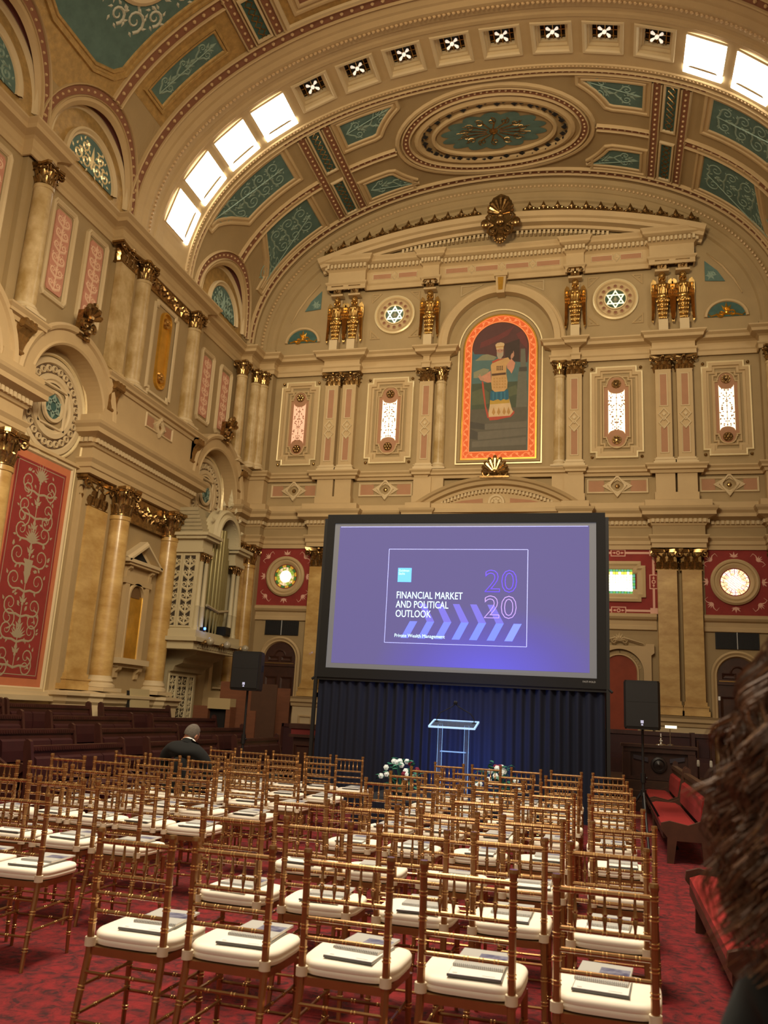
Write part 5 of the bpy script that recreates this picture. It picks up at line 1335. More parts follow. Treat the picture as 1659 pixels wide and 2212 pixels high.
    for k in range(8):
        u = -6.85+.27*k; m.stroke(T, spiral(u, 5.98, .14, k, 1.3, 1 if k % 2 else -1, 14), .03, .05, .26)
        for j in range(5): m.leaf(T, u, 5.98, rn.random()*6.28, .22, .09, .06, .26)
    m.build('acanthus_frieze', GOLDD, q)
    m = MB(); m.box(T, -7.0, -4.8, 5.61, 5.68, .2, .32); m.build('frieze_fillet', GOLDD, q)
    # aedicule niche
    t = thing('niche_aedicule', 'pedimented stone niche with a glowing gold back on the %s wall pier' % side, 'niche', T(-5.88, 0, .2))
    inv = Vector(t.location); Tn = lambda u, z, d: tuple(Vector(T(-5.88+u, z, d+.2))-inv)
    m = MB(); m.box(Tn, -.52, -.36, 2.45, 4.2, 0, .09); m.box(Tn, .36, .52, 2.45, 4.2, 0, .09); m.build('jamb', TRIM, t)
    m = MB(); m.box(Tn, -.62, .62, 4.2, 4.34, 0, .1); m.box(Tn, -.58, .58, 4.34, 4.62, 0, .07); m.box(Tn, -.68, .68, 4.62, 4.72, 0, .22); m.build('entablature', TRIM, t)
    m = MB(); m.sweep([(-.76, 4.74), (0, 5.22), (.76, 4.74)], [(-.06, 0), (-.06, .2), (.0, .26), (.05, .26), (.06, 0)], Tn); m.prism(Tn, [(-.7, 4.72), (0, 5.16), (.7, 4.72)], 0, .05); m.box(Tn, -.78, .78, 4.68, 4.76, 0, .26); m.build('pediment', TRIML, t)
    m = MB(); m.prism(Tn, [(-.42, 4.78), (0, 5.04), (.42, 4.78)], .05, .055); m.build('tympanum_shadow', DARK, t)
    m = MB(); m.box(Tn, -.66, .66, 2.32, 2.45, 0, .24); m.box(Tn, -.55, .55, 2.24, 2.32, 0, .14); m.build('sill', TRIML, t)
    for s in (-1, 1): m = MB(); m.prism(lambda a, b2, c: Tn(s*.45+c, b2, a), [(0, 1.98), (.05, 2.0), (.06, 2.12), (.14, 2.18), (.16, 2.24), (0, 2.24)], -.07, .07); m.build('bracket', TRIM, t)
    for s in (-1, 1): m = MB(); m.prism(lambda a, b2, c: Tn(s*.5+c, b2, a), [(0, 4.3), (.08, 4.34), (.1, 4.5), (.17, 4.56), (.18, 4.62), (0, 4.62)], -.06, .06); m.build('bracket', TRIM, t)
    m = MB(); m.grid([[Tn(.30*cos(a), z, .03-.26*sin(a)*0+(.12-.0)*0+(.0)) if False else Tn(.30*cos(a), z, .07-.06*sin(a)) for a in [pi-pi*i/12 for i in range(13)]] for z in (2.45, 3.95)]); m.build('gilded_back', LEAFG, t, smooth=True)
    m = MB(); m.add([Tn(a, b2, .03) for a, b2 in arc(0, 3.9, .30, 0, pi, 16)], [tuple(range(17))]); m.build('niche_head', mat('niche_shade', '6B4E2C', .6), t, norm=False)
    m = MB(); m.sweep([(-.3, 2.45)]+arc(0, 3.9, .3, pi, 0, 20)+[(.3, 2.45)], [(0, .02), (0, .1), (-.05, .1), (-.08, .06)], Tn, caps=False)
    m.build('niche_moulding', TRIM, t)
    # base mouldings and dado of the pier
    m = MB()
    Pp = [(-LX, -8.45), (-LX+.5, -8.45), (-LX+.55, -7.8), (-LX+.78, -7.6), (-LX+.78, -7.05), (-LX+.5, -6.9), (-LX+.5, -4.95), (-LX+.72, -4.85), (-LX+.72, -4.15), (-LX+.5, -3.9), (-LX, -3.9)]
    Q = Pp if sd < 0 else [(-a, b2) for a, b2 in Pp[::-1]]
    m.sweep(Q, [(-.02, FZ), (0, FZ), (0, 1.36), (.05, 1.42), (.06, 1.5), (.12, 1.54), (.12, 1.6), (-.4, 1.66)], PLAN); m.build('pier_dado', TRIML, par)
    m = MB()
    for a, b2 in ((-6.7, -6.2), (-5.9, -5.2), (-8.3, -7.9)):
        m.sweep([(a, .35), (a, 1.15), (b2, 1.15), (b2, .35)], [(-.03, 0), (-.01, .03), (.03, .02), (.04, 0)], lambda u, z, d: T(u, z, d+.5), True)
    m.build('dado_moulding', TRIM, par)
    # attic stage of the pier with consoles and diamond
    m = MB(); m.box(T, -8.36, -3.86, 7.38, 8.6, 0, .40); m.box(T, -8.42, -3.8, 7.4, 7.82, 0, .46); m.box(T, -11.72, -10.86, 7.4, 8.6, 0, .40); m.box(T, -11.76, -10.82, 7.4, 7.8, 0, .46); m.build('attic_stage', TRIM, par)
    for cdx, u in enumerate((-8.12, -4.1, -11.3, -1.05)):
        o = inst('scroll_console', CONS, None, T(u, 7.8, .385 if u < -2 else .345), (0, 0, wrot(sd)), (1.0, .75, .72))
        tag(o, 'gilded scroll console %s, %s wall below the belt course' % (('at the near end of the pier', 'at the far end of the pier', 'between the two nearer arches', 'beside the far corner')[cdx], side), 'console')
    class _F: pass
    diamond_panel(lambda u, z, d: T(u, z, d+.405), par, -6.0, 8.2, .62, .14, .2)
    # ---- pier: upper order
    x, y = at(-8.02, .2)
    pilaster('broad pale marble pilaster at the near end of the %s wall pier, upper storey' % side, (x, y, 8.7), (pi/2 if sd < 0 else -pi/2), 0, 2.82, .6, .1, 3.28, 'pier pilasters', MARB2, base_h=.22)
    for u, w_ in ((-7.3, 'near side of the gilded niche'), (-4.62, 'far side of the gilded niche'), (-11.2, 'between the salmon panels'), (-1.36, 'last before the far corner')):
        x, y = at(u, .28)
        marble_column('pale marble column on the %s wall, upper storey, %s' % (side, w_), x, y, 8.7, 11.52, .42 if u < -4 else .36, 11.98, 'upper side wall columns')
    m = MB(); m.box(T, -7.0, -4.9, 11.58, 11.98, .2, .25); q = m.build('frieze_panel', GOLDD, par)
    m = MB()
    for k in range(7):
        u = -6.85+.3*k; m.stroke(T, spiral(u, 11.78, .12, k, 1.3, 1 if k % 2 else -1, 14), .03, .05, .25)
        for j in range(5): m.leaf(T, u, 11.78, rn.random()*6.28, .2, .08, .06, .25)
    m.build('acanthus_frieze', GOLDD, q)
    # gilded niche panel
    t = thing('gilded_niche_panel', 'narrow glowing gold panel with rosettes, upper storey of the %s wall pier' % side, 'niche', T(-5.98, 0, .2))
    inv = Vector(t.location); Tn = lambda u, z, d: tuple(Vector(T(-5.98+u, z, d+.2))-inv)
    e = MB(); e.sweep([(a, b2+10.25) for a, b2 in notch(.56, 1.22, .1)], [(-.05, 0), (-.03, .06), (.03, .05), (.06, .02)], Tn, True); e.build('outer_frame', TRIML, t)
    P = [(-.2, 9.5), (-.2, 11.1)]+arc(0, 11.1, .2, pi, 0, 10)+[(.2, 11.1), (.2, 9.5)]+arc(0, 9.5, .2, 0, -pi, 10)
    e = MB(); e.prism(Tn, P, 0, .03); e.build('gilded_back', LEAFG, t)
    e = MB(); e.sweep(P, [(-.06, 0), (-.05, .07), (0, .08), (.02, .02)], Tn, True); e.build('inner_frame', LEAFG, t)
    for z in (11.05, 9.55):
        e = MB(); e.lathe(Tn, [(.15, .03), (.13, .09), (.06, .09), (.05, .13), (.001, .14)], 0, z, 14); e.build('rosette', GOLD, t)
    # attic console blocks in the far corner
    m = MB(); m.box(T, -1.14, 0, 7.4, 8.5, 0, .36); m.box(T, -1.3, 0, FZ, 1.88, 0, .72); m.build('corner_block', TRIM, par)
# ------------------------------------------------------------------ organ case in the far bay of the left wall
og = thing('organ_case', 'carved buff organ case with pipes projecting from the left wall corner', 'organ', (-7.6, -3.3, 2.2))
OF = Vector((-7.6, -3.3, 2.2))
OX, OY0, OY1 = -6.95, -4.6, -2.2         # front plane and the two ends
def To(x, y, z): return (x-OF.x, y-OF.y, z-OF.z)
BUFF = mat('organ_buff_paint', 'A89A78', .6, noise=.1, scale=4); BUFFL = mat('organ_pale_buff', 'BDB08C', .55)
def ob(nm, mt, mb, par=None, **k): return mb.build(nm, mt, par or og, **k)
m = MB(); m.box(To, -8.12, OX+.1, OY0-.1, OY1+.1, 2.82, 3.02); m.box(To, -8.12, OX+.22, OY0-.2, OY1+.2, 3.02, 3.12); m.box(To, -8.12, OX+.14, OY0-.12, OY1+.12, 3.12, 3.3); ob('gallery', BUFFL, m)
m = MB()
for k in range(16): m.box(To, OX+.1, OX+.13, OY0+.1+.14*k, OY0+.17+.14*k, 2.88, 2.98)
ob('gallery_carving', BUFF, m)
m = MB()
P = [(0, 2.84), (1.1, 2.84), (1.05, 2.72), (.75, 2.62), (.7, 2.5), (.5, 2.42), (.46, 2.3), (0, 2.2)]
m.prism(lambda a, b2, c: To(-8.12+a, c, b2), P, -4.1, -2.4); ob('corbel', BUFF, m)
m = MB(); m.box(To, -8.14, -7.75, -4.2, -2.6, FZ+.5, 2.3); ob('lower_case', BUFF, m)
def filigree(T, u0, u1, z0, z1, mb, sd_=1):
    n = max(2, int((z1-z0)/.28)); arabesque(mb, T, (u0+u1)/2, (z0+z1)/2, (u1-u0)*.95, (z1-z0)*.95, n, .014, .01, .004, 5)
for (yf, nm_) in ((OY0, 'near'), (OY1, 'far')):
    f = -1 if nm_ == 'near' else 1
    m = MB(); m.box(To, -8.12, OX-.02, yf-.03, yf+.03, 3.3, 5.3); ob('side_panel', BUFFL, m)
    for (a, b2) in ((-7.82, -7.46), (-7.40, -7.04)):
        m = MB(); Tf = lambda u, z, d: To(u, yf+f*(.031+d), z)
        m.add([Tf(a, 3.4, .001), Tf(b2, 3.4, .001), Tf(b2, 5.2, .001), Tf(a, 5.2, .001)], [(0, 1, 2, 3)]); q = ob('pierced_ground', mat('grille_shadow', '3A3022', .8), m, norm=False)
        m = MB(); arabesque(m, Tf, (a+b2)/2, 4.3, (b2-a)*1.05, 1.76, 6, .024, .012, .004, 5); m.sweep([(a, 3.38), (a, 5.22), (b2, 5.22), (b2, 3.38)], [(-.03, .0), (-.02, .025), (.02, .025), (.03, 0)], Tf, True); m.build('filigree', BUFFL, q)
for k, y in enumerate((OY0+.08, OY0+.36, OY1-.36, OY1-.08)):
    m = MB(); m.vlathe(OX-OF.x, y-OF.y, [(.09, 1.1), (.09, 1.18), (.07, 1.2), (.065, 1.7), (.075, 1.72), (.065, 1.74), (.058, 2.86), (.07, 2.88)], 14); ob('colonnette', BUFFL, m, smooth=True)
    o = inst('colonnette_capital', CAPM, og, (OX-OF.x, y-OF.y, 2.86), sc=(.13, .13, .17))
for (a, b2) in ((OY0-.1, OY0+.52), (OY1-.52, OY1+.1)):
    m = MB()
    m.box(To, -8.12, OX+.1, a, b2, 5.28, 5.38); m.box(To, -8.12, OX+.06, a+.03, b2-.03, 5.38, 5.62); m.box(To, -8.12, OX+.2, a-.08, b2+.08, 5.62, 5.7); m.box(To, -8.12, OX+.26, a-.14, b2+.14, 5.7, 5.78)
    ob('entablature', BUFFL, m)
m = MB()
for i in range(7): m.box(To, -8.12, OX+.0-.05*i, OY0-.02+.03*i, OY0+.9, 5.78+.11*i, 5.78+.11*i+.09)
ob('stepped_roof', BUFF, m)
Tf = lambda u, z, d: To(OX+d, u, z)
cy = (OY0+OY1)/2
m = MB(); m.sweep([(cy-.72, 5.7)]+arc(cy, 5.85, .72, pi, 0, 28)+[(cy+.72, 5.7)], [(-.1, -.2), (-.1, .1), (-.04, .16), (.03, .12), (.1, .2), (.16, .2), (.18, -.5)], Tf); ob('pipe_arch', BUFFL, m)
m = MB()
for k in range(13): a = pi*k/12; m.ball(Tf(cy+.6*cos(a), 5.85+.6*sin(a), .12), .055, 7, 4)
for k in range(7): a = pi*(k+1)/8; m.leaf(Tf, cy+.88*cos(a), 5.85+.88*sin(a), a, .22, .14, .06, .1)
for s in (-1, 1):
    for j in range(3): m.leaf(Tf, cy+s*.03*j, 6.72+.1*j, pi/2+s*.7, .26, .13, .06, .1)
m.leaf(Tf, cy, 6.7, pi/2, .6, .2, .08, .1); m.ball(Tf(cy, 6.85, .14), .07, 7, 4); ob('arch_carving', BUFFL, m)
m = MB(); m.box(To, -8.1, OX-.35, OY0+.1, OY1-.1, 3.3, 6.2); ob('dark_interior', DARK, m)
PIPE = mat('greenish_tin_pipe', '8E8458', .38, metal=.45)
hts = [1.9, 2.2, 2.45, 2.6, 2.62, 2.45, 2.2, 1.9]
for k, h in enumerate(hts):
    y = cy-.56+.16*k; r = .072; xo = OX-.12+.1*sin(pi*k/7)
    m = MB(); m.vlathe(xo-OF.x, y-OF.y, [(.02, 1.1), (.05, 1.45), (r, 1.55), (r, 1.3+h), (r*.9, 1.3+h)], 12); ob('organ_pipe', PIPE, m, smooth=True)
m = MB(); m.tube([To(OX+.02, cy-.64, 4.0), To(OX+.05, cy, 3.9), To(OX+.02, cy+.64, 4.0)], .04, 6); ob('pipe_rail', BUFF, m)
Tl = lambda u, z, d: To(-7.75+d, u, z)
m = MB(); m.add([Tl(-4.1, .5, .001), Tl(-2.75, .5, .001), Tl(-2.75, 2.2, .001), Tl(-4.1, 2.2, .001)], [(0, 1, 2, 3)]); q = ob('pierced_ground', MATS['grille_shadow'], m, norm=False)
m = MB()
for a, b2 in ((-4.1, -3.72), (-3.66, -3.1), (-3.04, -2.75)): arabesque(m, Tl, (a+b2)/2, 1.35, (b2-a)*1.1, 1.66, 6, .024, .012, .004, 5); m.sweep([(a, .5), (a, 2.2), (b2, 2.2), (b2, .5)], [(-.03, 0), (-.02, .03), (.02, .03), (.03, 0)], Tl, True)
m.build('filigree', BUFFL, q)
Tq = lambda u, z, d: To(u, -4.2-d, z)
GLOBE = mat('dim_glass_globe', '9A9078', .25, coat=.5)
for k, y in enumerate((OY0+.15, cy-.05, OY1-.1)):
    t = thing('globe_lamp', 'small unlit glass globe lamp on the organ gallery, %s one' % ('nearest', 'middle', 'farthest')[k], 'lamp', (OX+.3, y, 3.02))
    m = MB(); m.tube([(-.18, 0, 0), (.0, 0, -.02), (.06, 0, .0)], .03, 7); m.ball((0, 0, 0), .06, 8, 5); m.build('arm', GOLDD, t); m = MB(); m.ball((.13, 0, .02), .1, 14, 9); m.build('globe', GLOBE, t, smooth=True)
m = MB(); m.box(TP, -.12, .12, -.18, .18, 0, .24); m.box(TP, .12, .135, -.15, .15, .03, .21); o = m.build('black_box_light', BLACKP, loc=(OX+.08, -3.02, 3.3)); tag(o, 'small black box fixture standing on the organ gallery before the pipes', 'light fixture')
m = MB(); m.box(TP, -.05, .05, -.05, .05, 0, .1); t = m.build('led_uplight', [BLACKP, emat('blue_led', '3C6CFF', 9)], loc=(OX+.1, OY0+.3, 3.3)); tag(t, 'tiny glowing blue light on the near edge of the organ gallery', 'light fixture')
q = MB(); q.ball((.07, 0, .07), .035, 8, 5); q.build('lens', MATS['blue_led'], t)
lamp('blue_gallery_glow', 'POINT', (OX+.25, OY0+.3, 3.42), 1.2, (.2, .4, 1), .03)
# ------------------------------------------------------------------ projection screen
SX0, SX1, SZ0, SZ1, SY = -2.07, 3.11, 2.12, 5.20, -8.9
scx = (SX0+SX1)/2
sc_ = thing('projection_screen', 'large rear projection screen in a black frame showing a violet title slide', 'screen', (scx, SY, SZ0))
Ts = lambda u, z, d: (u-scx, -d, z-SZ0)
IX0, IX1, IZ0, IZ1 = -1.92, 2.955, 2.295, 5.03
m = MB(); m.box(Ts, SX0, SX1, IZ1, SZ1, -.04, .04); m.box(Ts, SX0, SX1, SZ0, IZ0, -.04, .04); m.box(Ts, SX0, IX0, IZ0, IZ1, -.04, .04); m.box(Ts, IX1, SX1, IZ0, IZ1, -.04, .04); m.build('frame', mat('black_screen_frame', '060708', .8), sc_)
m = MB(); m.box(Ts, IX0, IX1, IZ0, IZ1, 0, .012); m.build('screen_border', emat('grey_screen_border', '63656A', .55), sc_)
SL = bpy.data.materials.new('slide_violet'); SL.use_nodes = True; nt = SL.node_tree; b = nt.nodes['Principled BSDF']
b.inputs['Base Color'].default_value = (.02, .02, .03, 1); b.inputs['Roughness'].default_value = .9
tc = nt.nodes.new('ShaderNodeTexCoord'); mp = nt.nodes.new('ShaderNodeMapping'); nt.links.new(tc.outputs['Object'], mp.inputs[0])
mp.inputs['Location'].default_value = (-.55/2.1, 0, -.15/1.25); mp.inputs['Scale'].default_value = (1/2.1, 1, 1/1.25)
gr = nt.nodes.new('ShaderNodeTexGradient'); gr.gradient_type = 'SPHERICAL'; nt.links.new(mp.outputs[0], gr.inputs[0])
rp = nt.nodes.new('ShaderNodeValToRGB'); nt.links.new(gr.outputs[0], rp.inputs[0])
rp.color_ramp.elements[0].color = (*srgb('6A6198'), 1); rp.color_ramp.elements[1].color = (*srgb('6A62F0'), 1); e = rp.color_ramp.elements.new(.35); e.color = (*srgb('675CB4'), 1)
nt.links.new(rp.outputs[0], b.inputs['Emission Color']); b.inputs['Emission Strength'].default_value = .95
m = MB(); m.grid([[Ts(IX0+.10+(IX1-IX0-.22)*i/8, IZ0+.09+(IZ1-IZ0-.15)*j/6, .014) for i in range(9)] for j in range(7)]); m.build('slide', SL, sc_, norm=False)
LINE = emat('slide_line', 'AEB8FF', .85); BRT = emat('slide_text', 'C8F4FF', 1.25); CY = emat('slide_logo_blue', '62B4F8', .95)
def slbox(x0, x1, z0, z1, mt, nm, d=.016): mm = MB(); mm.box(Ts, x0, x1, z0, z1, .013, d); return mm.build(nm, mt, sc_)
mm = MB(); w = .0045
for (x0, x1, z0, z1) in ((-.82, 1.76, 4.53-w, 4.53+w), (-.82, 1.76, 2.79-w, 2.79+w), (-.82-w, -.82+w, 2.79, 4.53), (1.76-w, 1.76+w*1.6, 2.79, 4.53)): mm.box(Ts, x0, x1, z0, z1, .013, .018)
mm.build('slide_outline', LINE, sc_); slbox(IX0+.12, IX1-.14, IZ1-.075, IZ1-.065, LINE, 'slide_top_line')
slbox(-.63, -.37, 3.91, 4.175, CY, 'logo_square')
for k in range(7):
    x = -.52+.315*k; mm = MB(); mm.prism(Ts, [(x, 2.88), (x+.14, 2.88), (x+.30, 3.19), (x+.16, 3.19)], .013, .0155); mm.build('chevron', emat('chevron_%d' % (k//3), ['6A7AF0', '6478F4', '6C80FF'][k//3], .8+.05*k), sc_)
    if k in (1, 2, 3, 4, 5): mm = MB(); mm.prism(Ts, [(x+.30, 3.19), (x+.16, 3.19), (x+.0, 3.52), (x+.12, 3.52)], .013, .0152); mm.build('chevron', emat('chevron_dim', '6562C8', .9), sc_)
def text(s, x, z, h, mt, par, T=Ts, name='lettering', sx=1., outline=0., d=.018, ls=1.0):
    c = bpy.data.curves.new(name, 'FONT'); c.body = s; c.size = h*1.42; c.space_line = ls; c.resolution_u = 3
    if outline: c.fill_mode = 'NONE'; c.bevel_depth = outline; c.bevel_resolution = 0
    c.materials.append(mt); o = bpy.data.objects.new(name, c); COL.objects.link(o); o.parent = par
    bpy.context.view_layer.update(); me = bpy.data.meshes.new_from_object(o); bpy.data.objects.remove(o); bpy.data.curves.remove(c)
    me.name = name; o = bpy.data.objects.new(name, me); COL.objects.link(o); o.parent = par; o.location = T(x, z, d); o.rotation_euler = (pi/2, 0, 0); o.scale = (sx, 1, 1); return o
for i, s in enumerate(('FINANCIAL MARKET', 'AND POLITICAL', 'OUTLOOK')): text(s, -.64, 3.605-.171*i, .13, BRT, sc_, sx=.735)
text('Private Wealth Management', -.64, 2.895, .062, BRT, sc_, sx=.93)
text('Goldman', -.615, 4.105, .042, emat('logo_lettering', 'C4FFFA', 1.3), sc_, sx=.92); text('Sachs', -.615, 4.048, .042, MATS['logo_lettering'], sc_, sx=.92)
text('20', .985, 3.755, .40, emat('outline_violet', '6A50FF', 1.0), sc_, sx=1.06, outline=.007); text('20', .985, 3.285, .40, emat('outline_lilac', 'B69CE8', .9), sc_, sx=1.06, outline=.007)
text('FAST-FOLD', 2.72, 2.22, .03, PAPG, sc_, d=.042)
for sx_, s in ((SX0, -1), (SX1, 1)):
    m = MB(); m.box(TP, sx_-scx-(.0 if s > 0 else .06), sx_-scx+(.06 if s > 0 else 0), -.03, .03, FZ-SZ0, 3.0); m.build('leg', BLACK, sc_)
    m = MB(); m.tube([(sx_-scx, 0, 0.03), (sx_-scx+s*.1, -.03, -.05)], .025, 6); m.build('clamp', BLACK, sc_)
    m = MB(); m.tube([(sx_-scx, 0, .5), (sx_-scx, .75, FZ-SZ0+.04)], .02, 6); m.build('brace', BLACK, sc_)
# skirt curtain
VELV = mat('navy_black_drape', '0B132A', .9)
t = thing('screen_curtain', 'pleated navy black drape hanging below the screen', 'curtain', (scx, SY+.06, FZ))
n = 300; P = []
for j, z in enumerate((0.0, .8, 1.6, 2.24)):
    row = []
    for i in range(n+1):
        x = SX0+.02+(SX1-SX0-.04)*i/n; ph = x*2*pi/.17+.9*sin(x*3.1)+.5*sin(x*7.7); a = .035+.012*sin(x*2.3+j)
        row.append((x-scx, a*sin(ph)+.02*sin(x*1.7+j*.4), z))
    P.append(row)
m = MB(); m.grid(P); m.build('drape', VELV, t, smooth=True)
m = MB(); m.box(TP, SX0-scx, SX1-scx, -.07, -.045, 2.16, 2.26); m.build('heading', BLACK, t)
# ------------------------------------------------------------------ stage, lectern, flowers
t = thing('stage_platform', 'low black skirted stage platform in front of the screen drape', 'stage', (.95, -10.15, FZ))
m = MB(); m.box(TP, -1.5, 1.55, -1.1, 1.05, 0, .36); m.build('deck', mat('charcoal_stage_carpet', '1B1E24', .9), t)
m = MB(); P = [[(-1.52+3.09*i/120, -1.12+.012*sin(i*1.9), z) for i in range(121)] for z in (0, .36)]; m.grid(P); m.build('skirt', VELV, t)
SZT = FZ+.36
ACR = mat('clear_acrylic', 'D9ECFF', .04, trans=.94, ior=1.3); ACRE = mat('glowing_acrylic_edge', '8CBCFF', .3, emit=.3)  # edge emission stands in for blue light caught by the acrylic
t = thing('acrylic_lectern', 'clear acrylic lectern glowing blue white before the drape', 'lectern', (.79, -10.45, SZT))
m = MB(); m.prism(lambda a, b2, c: (c, a, b2), [(-.2, 1.08), (-.2, 1.10), (.22, 1.20), (.22, 1.18)], -.36, .36); m.build('reading_desk', ACR, t)
m = MB(); Tt = lambda u, z, d: (u, -.2+z*.42/1, 1.095+.1*z+d)
for (a, b2, c, d) in ((-.365, .365, -.03, .01), (-.365, .365, .99, 1.03), (-.37, -.345, 0, 1), (.345, .37, 0, 1)): m.box(Tt, a, b2, c, d, -.012, .014)
m.build('desk_edge', mat('lit_acrylic_edge', 'A8D0F8', .25, emit=.55), t)  # desk edge emits to imitate the beam's glow on it
for s in (-1, 1):
    m = MB(); m.box(TP, s*.21-.035, s*.21+.035, -.02, .05, .03, 1.14); m.build('leg', ACR, t)
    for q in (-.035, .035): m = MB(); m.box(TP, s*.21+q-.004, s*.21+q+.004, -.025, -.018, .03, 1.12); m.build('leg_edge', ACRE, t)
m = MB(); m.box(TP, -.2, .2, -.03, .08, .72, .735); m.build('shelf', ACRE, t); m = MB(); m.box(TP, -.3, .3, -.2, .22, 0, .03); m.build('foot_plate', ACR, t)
for s in (-1, 1):
    t2 = thing('gooseneck_microphone', 'thin dark gooseneck microphone on the %s of the lectern top' % ('left' if s < 0 else 'right'), 'microphone', (.79+s*.30, -10.33, SZT+1.18))
    m = MB(); m.tube([(0, 0, 0), (0, 0, .06), (-s*.06, 0, .14), (-s*.16, -.01, .19), (-s*.25, -.02, .24), (-s*.285, -.03, .27)], .008, 6); m.ball((0, 0, .0), .03, 8, 4, (1, 1, .5)); m.build('stem', BLACKP, t2)
    m = MB(); m.ball((-s*.288, -.035, .30), .022, 8, 6, (1, 1, 1.5)); m.build('head', BLACKP, t2)
LEAFM = mat('teal_green_leaf', '2E7E62', .5, noise=.3, scale=10); PETW = mat('white_petal', 'E8F4F4', .6, emit=.08); PETR = mat('dark_red_petal', '7E1A38', .6); POTM = mat('dark_pot', '1E2A2C', .5)
for k, (x, y, lab) in enumerate(((.1, -10.95, 'white and crimson flower arrangement on the left corner of the stage'), (1.56, -10.95, 'white and crimson flower arrangement on the right of the stage, behind chair backs'))):
    t = thing('flower_arrangement', lab, 'flowers', (x, y, SZT)); rn = random.Random(20+k)
    m = MB(); m.vlathe(0, 0, [(.001, 0), (.1, 0), (.14, .16), (.13, .17), (.001, .16)], 14); m.build('pot', POTM, t)
    m = MB()
    for i in range(60):
        a = rn.random()*6.28; e_ = rn.random()*1.35; R = .16+.2*rn.random(); cx, cy, cz_ = R*cos(a)*cos(e_), .6*R*sin(a)*cos(e_), .2+R*1.25*sin(e_)
        c, s = cos(a), sin(a); L = .11; Wd = .045; tl = rn.uniform(-.4, .8)
        def q(u, v, w): return (cx+u*c*cos(tl)-v*s, cy+u*s*cos(tl)+v*c, cz_+u*sin(tl)+w)
        m.add([q(0, 0, 0), q(L*.4, Wd, .01), q(L, 0, -.02), q(L*.4, -Wd, .01), q(L*.45, 0, .02)], [(0, 1, 4), (1, 2, 4), (2, 3, 4), (3, 0, 4)])
        if i % 3 == 0: m.tube([(0, 0, .15), (cx*.6, cy*.6, cz_*.7), (cx, cy, cz_)], .006, 4)
    o = m.build('leaf', LEAFM, t); o['kind'] = 'stuff'
    for i in range(15):
        a = rn.random()*6.28; e_ = .1+rn.random()*1.3; R = .33; cx, cy, cz_ = R*cos(a)*cos(e_), -abs(.6*R*sin(a)*cos(e_)), .22+R*1.1*sin(e_); m = MB()
        for j in range(6): b2 = j*pi/3; m.ball((cx+.02*cos(b2), cy-.01, cz_+.02*sin(b2)), .024, 6, 4, (1, .6, 1))
        m.ball((cx, cy-.02, cz_), .02, 6, 4); m.build('bloom', PETR if i % 5 == 0 else PETW, t)
# ------------------------------------------------------------------ loudspeakers on tripods
def speaker(x, y, z0, w, h, labs, labt, bend=0.):
    t = thing('loudspeaker', labs, 'loudspeaker', (x, y, z0), bend)
    m = MB(); q = w/2; P = [(-q, -.16), (-q+.03, -.19), (q-.03, -.19), (q, -.16), (q*.72, .19), (-q*.72, .19)]
    m.prism(lambda a, b2, c: (a, b2, c), P, .02, h-.02); m.prism(lambda a, b2, c: (a*.96, b2*.96, c), P, 0, h); m.build('cabinet', BLACKP, t)
    m = MB(); m.box(TP, -q+.03, q-.03, -.205, -.19, .04, h-.04); m.box(TP, -q+.03, q-.03, -.207, -.205, h*.56, h*.565); m.build('grille', mat('speaker_mesh', '0C0D0F', .55), t)
    m = MB(); m.box(TP, -.02, .02, -.212, -.205, .085, .125); m.box(TP, -.012, .012, -.212, -.205, .055, .075); m.build('badge', mat('pale_badge', 'B8C0E8', .4, emit=.35), t)
    m = MB(); m.box(TP, q*.8, q*.9, -.06, .06, h*.5, h*.66); m.build('handle', BLACK, t)
    s = thing('speaker_stand', labt, 'stand', (x, y, FZ)); H = z0-FZ
    m = MB(); m.vlathe(0, 0, [(.001, .12), (.022, .12), (.022, H*.62), (.018, H*.62), (.018, H), (.001, H)], 12); m.build('pole', BLACK, s)
    m = MB(); m.vlathe(0, 0, [(.022, H*.55), (.036, H*.55), (.036, H*.63), (.022, H*.63)], 12); m.vlathe(0, 0, [(.02, .7), (.04, .7), (.04, .78), (.02, .78)], 12); m.ball((.045, 0, H*.59), .018, 6, 4); m.build('collar', BLACKP, s)
    for k in range(3):
        a = k*2*pi/3+.6; m = MB(); m.tube([(.03*cos(a), .03*sin(a), .74), (.52*cos(a), .52*sin(a), .03)], .016, 6); m.tube([(.02*cos(a), .02*sin(a), .2), (.33*cos(a), .33*sin(a), .31)], .01, 5); g = m.build('leg', BLACK, s)
        m = MB(); m.ball((.53*cos(a), .53*sin(a), .022), .03, 7, 5); m.build('rubber_foot', BLACKP, g)
speaker(-2.52, -11.0, 1.765, .5, .62, 'black loudspeaker on a stand before the left door', 'black tripod stand carrying the loudspeaker on the left', .05)
speaker(3.61, -11.2, 1.50, .49, .67, 'black loudspeaker on a stand right of the screen', 'black tripod stand carrying the loudspeaker on the right', -.05)
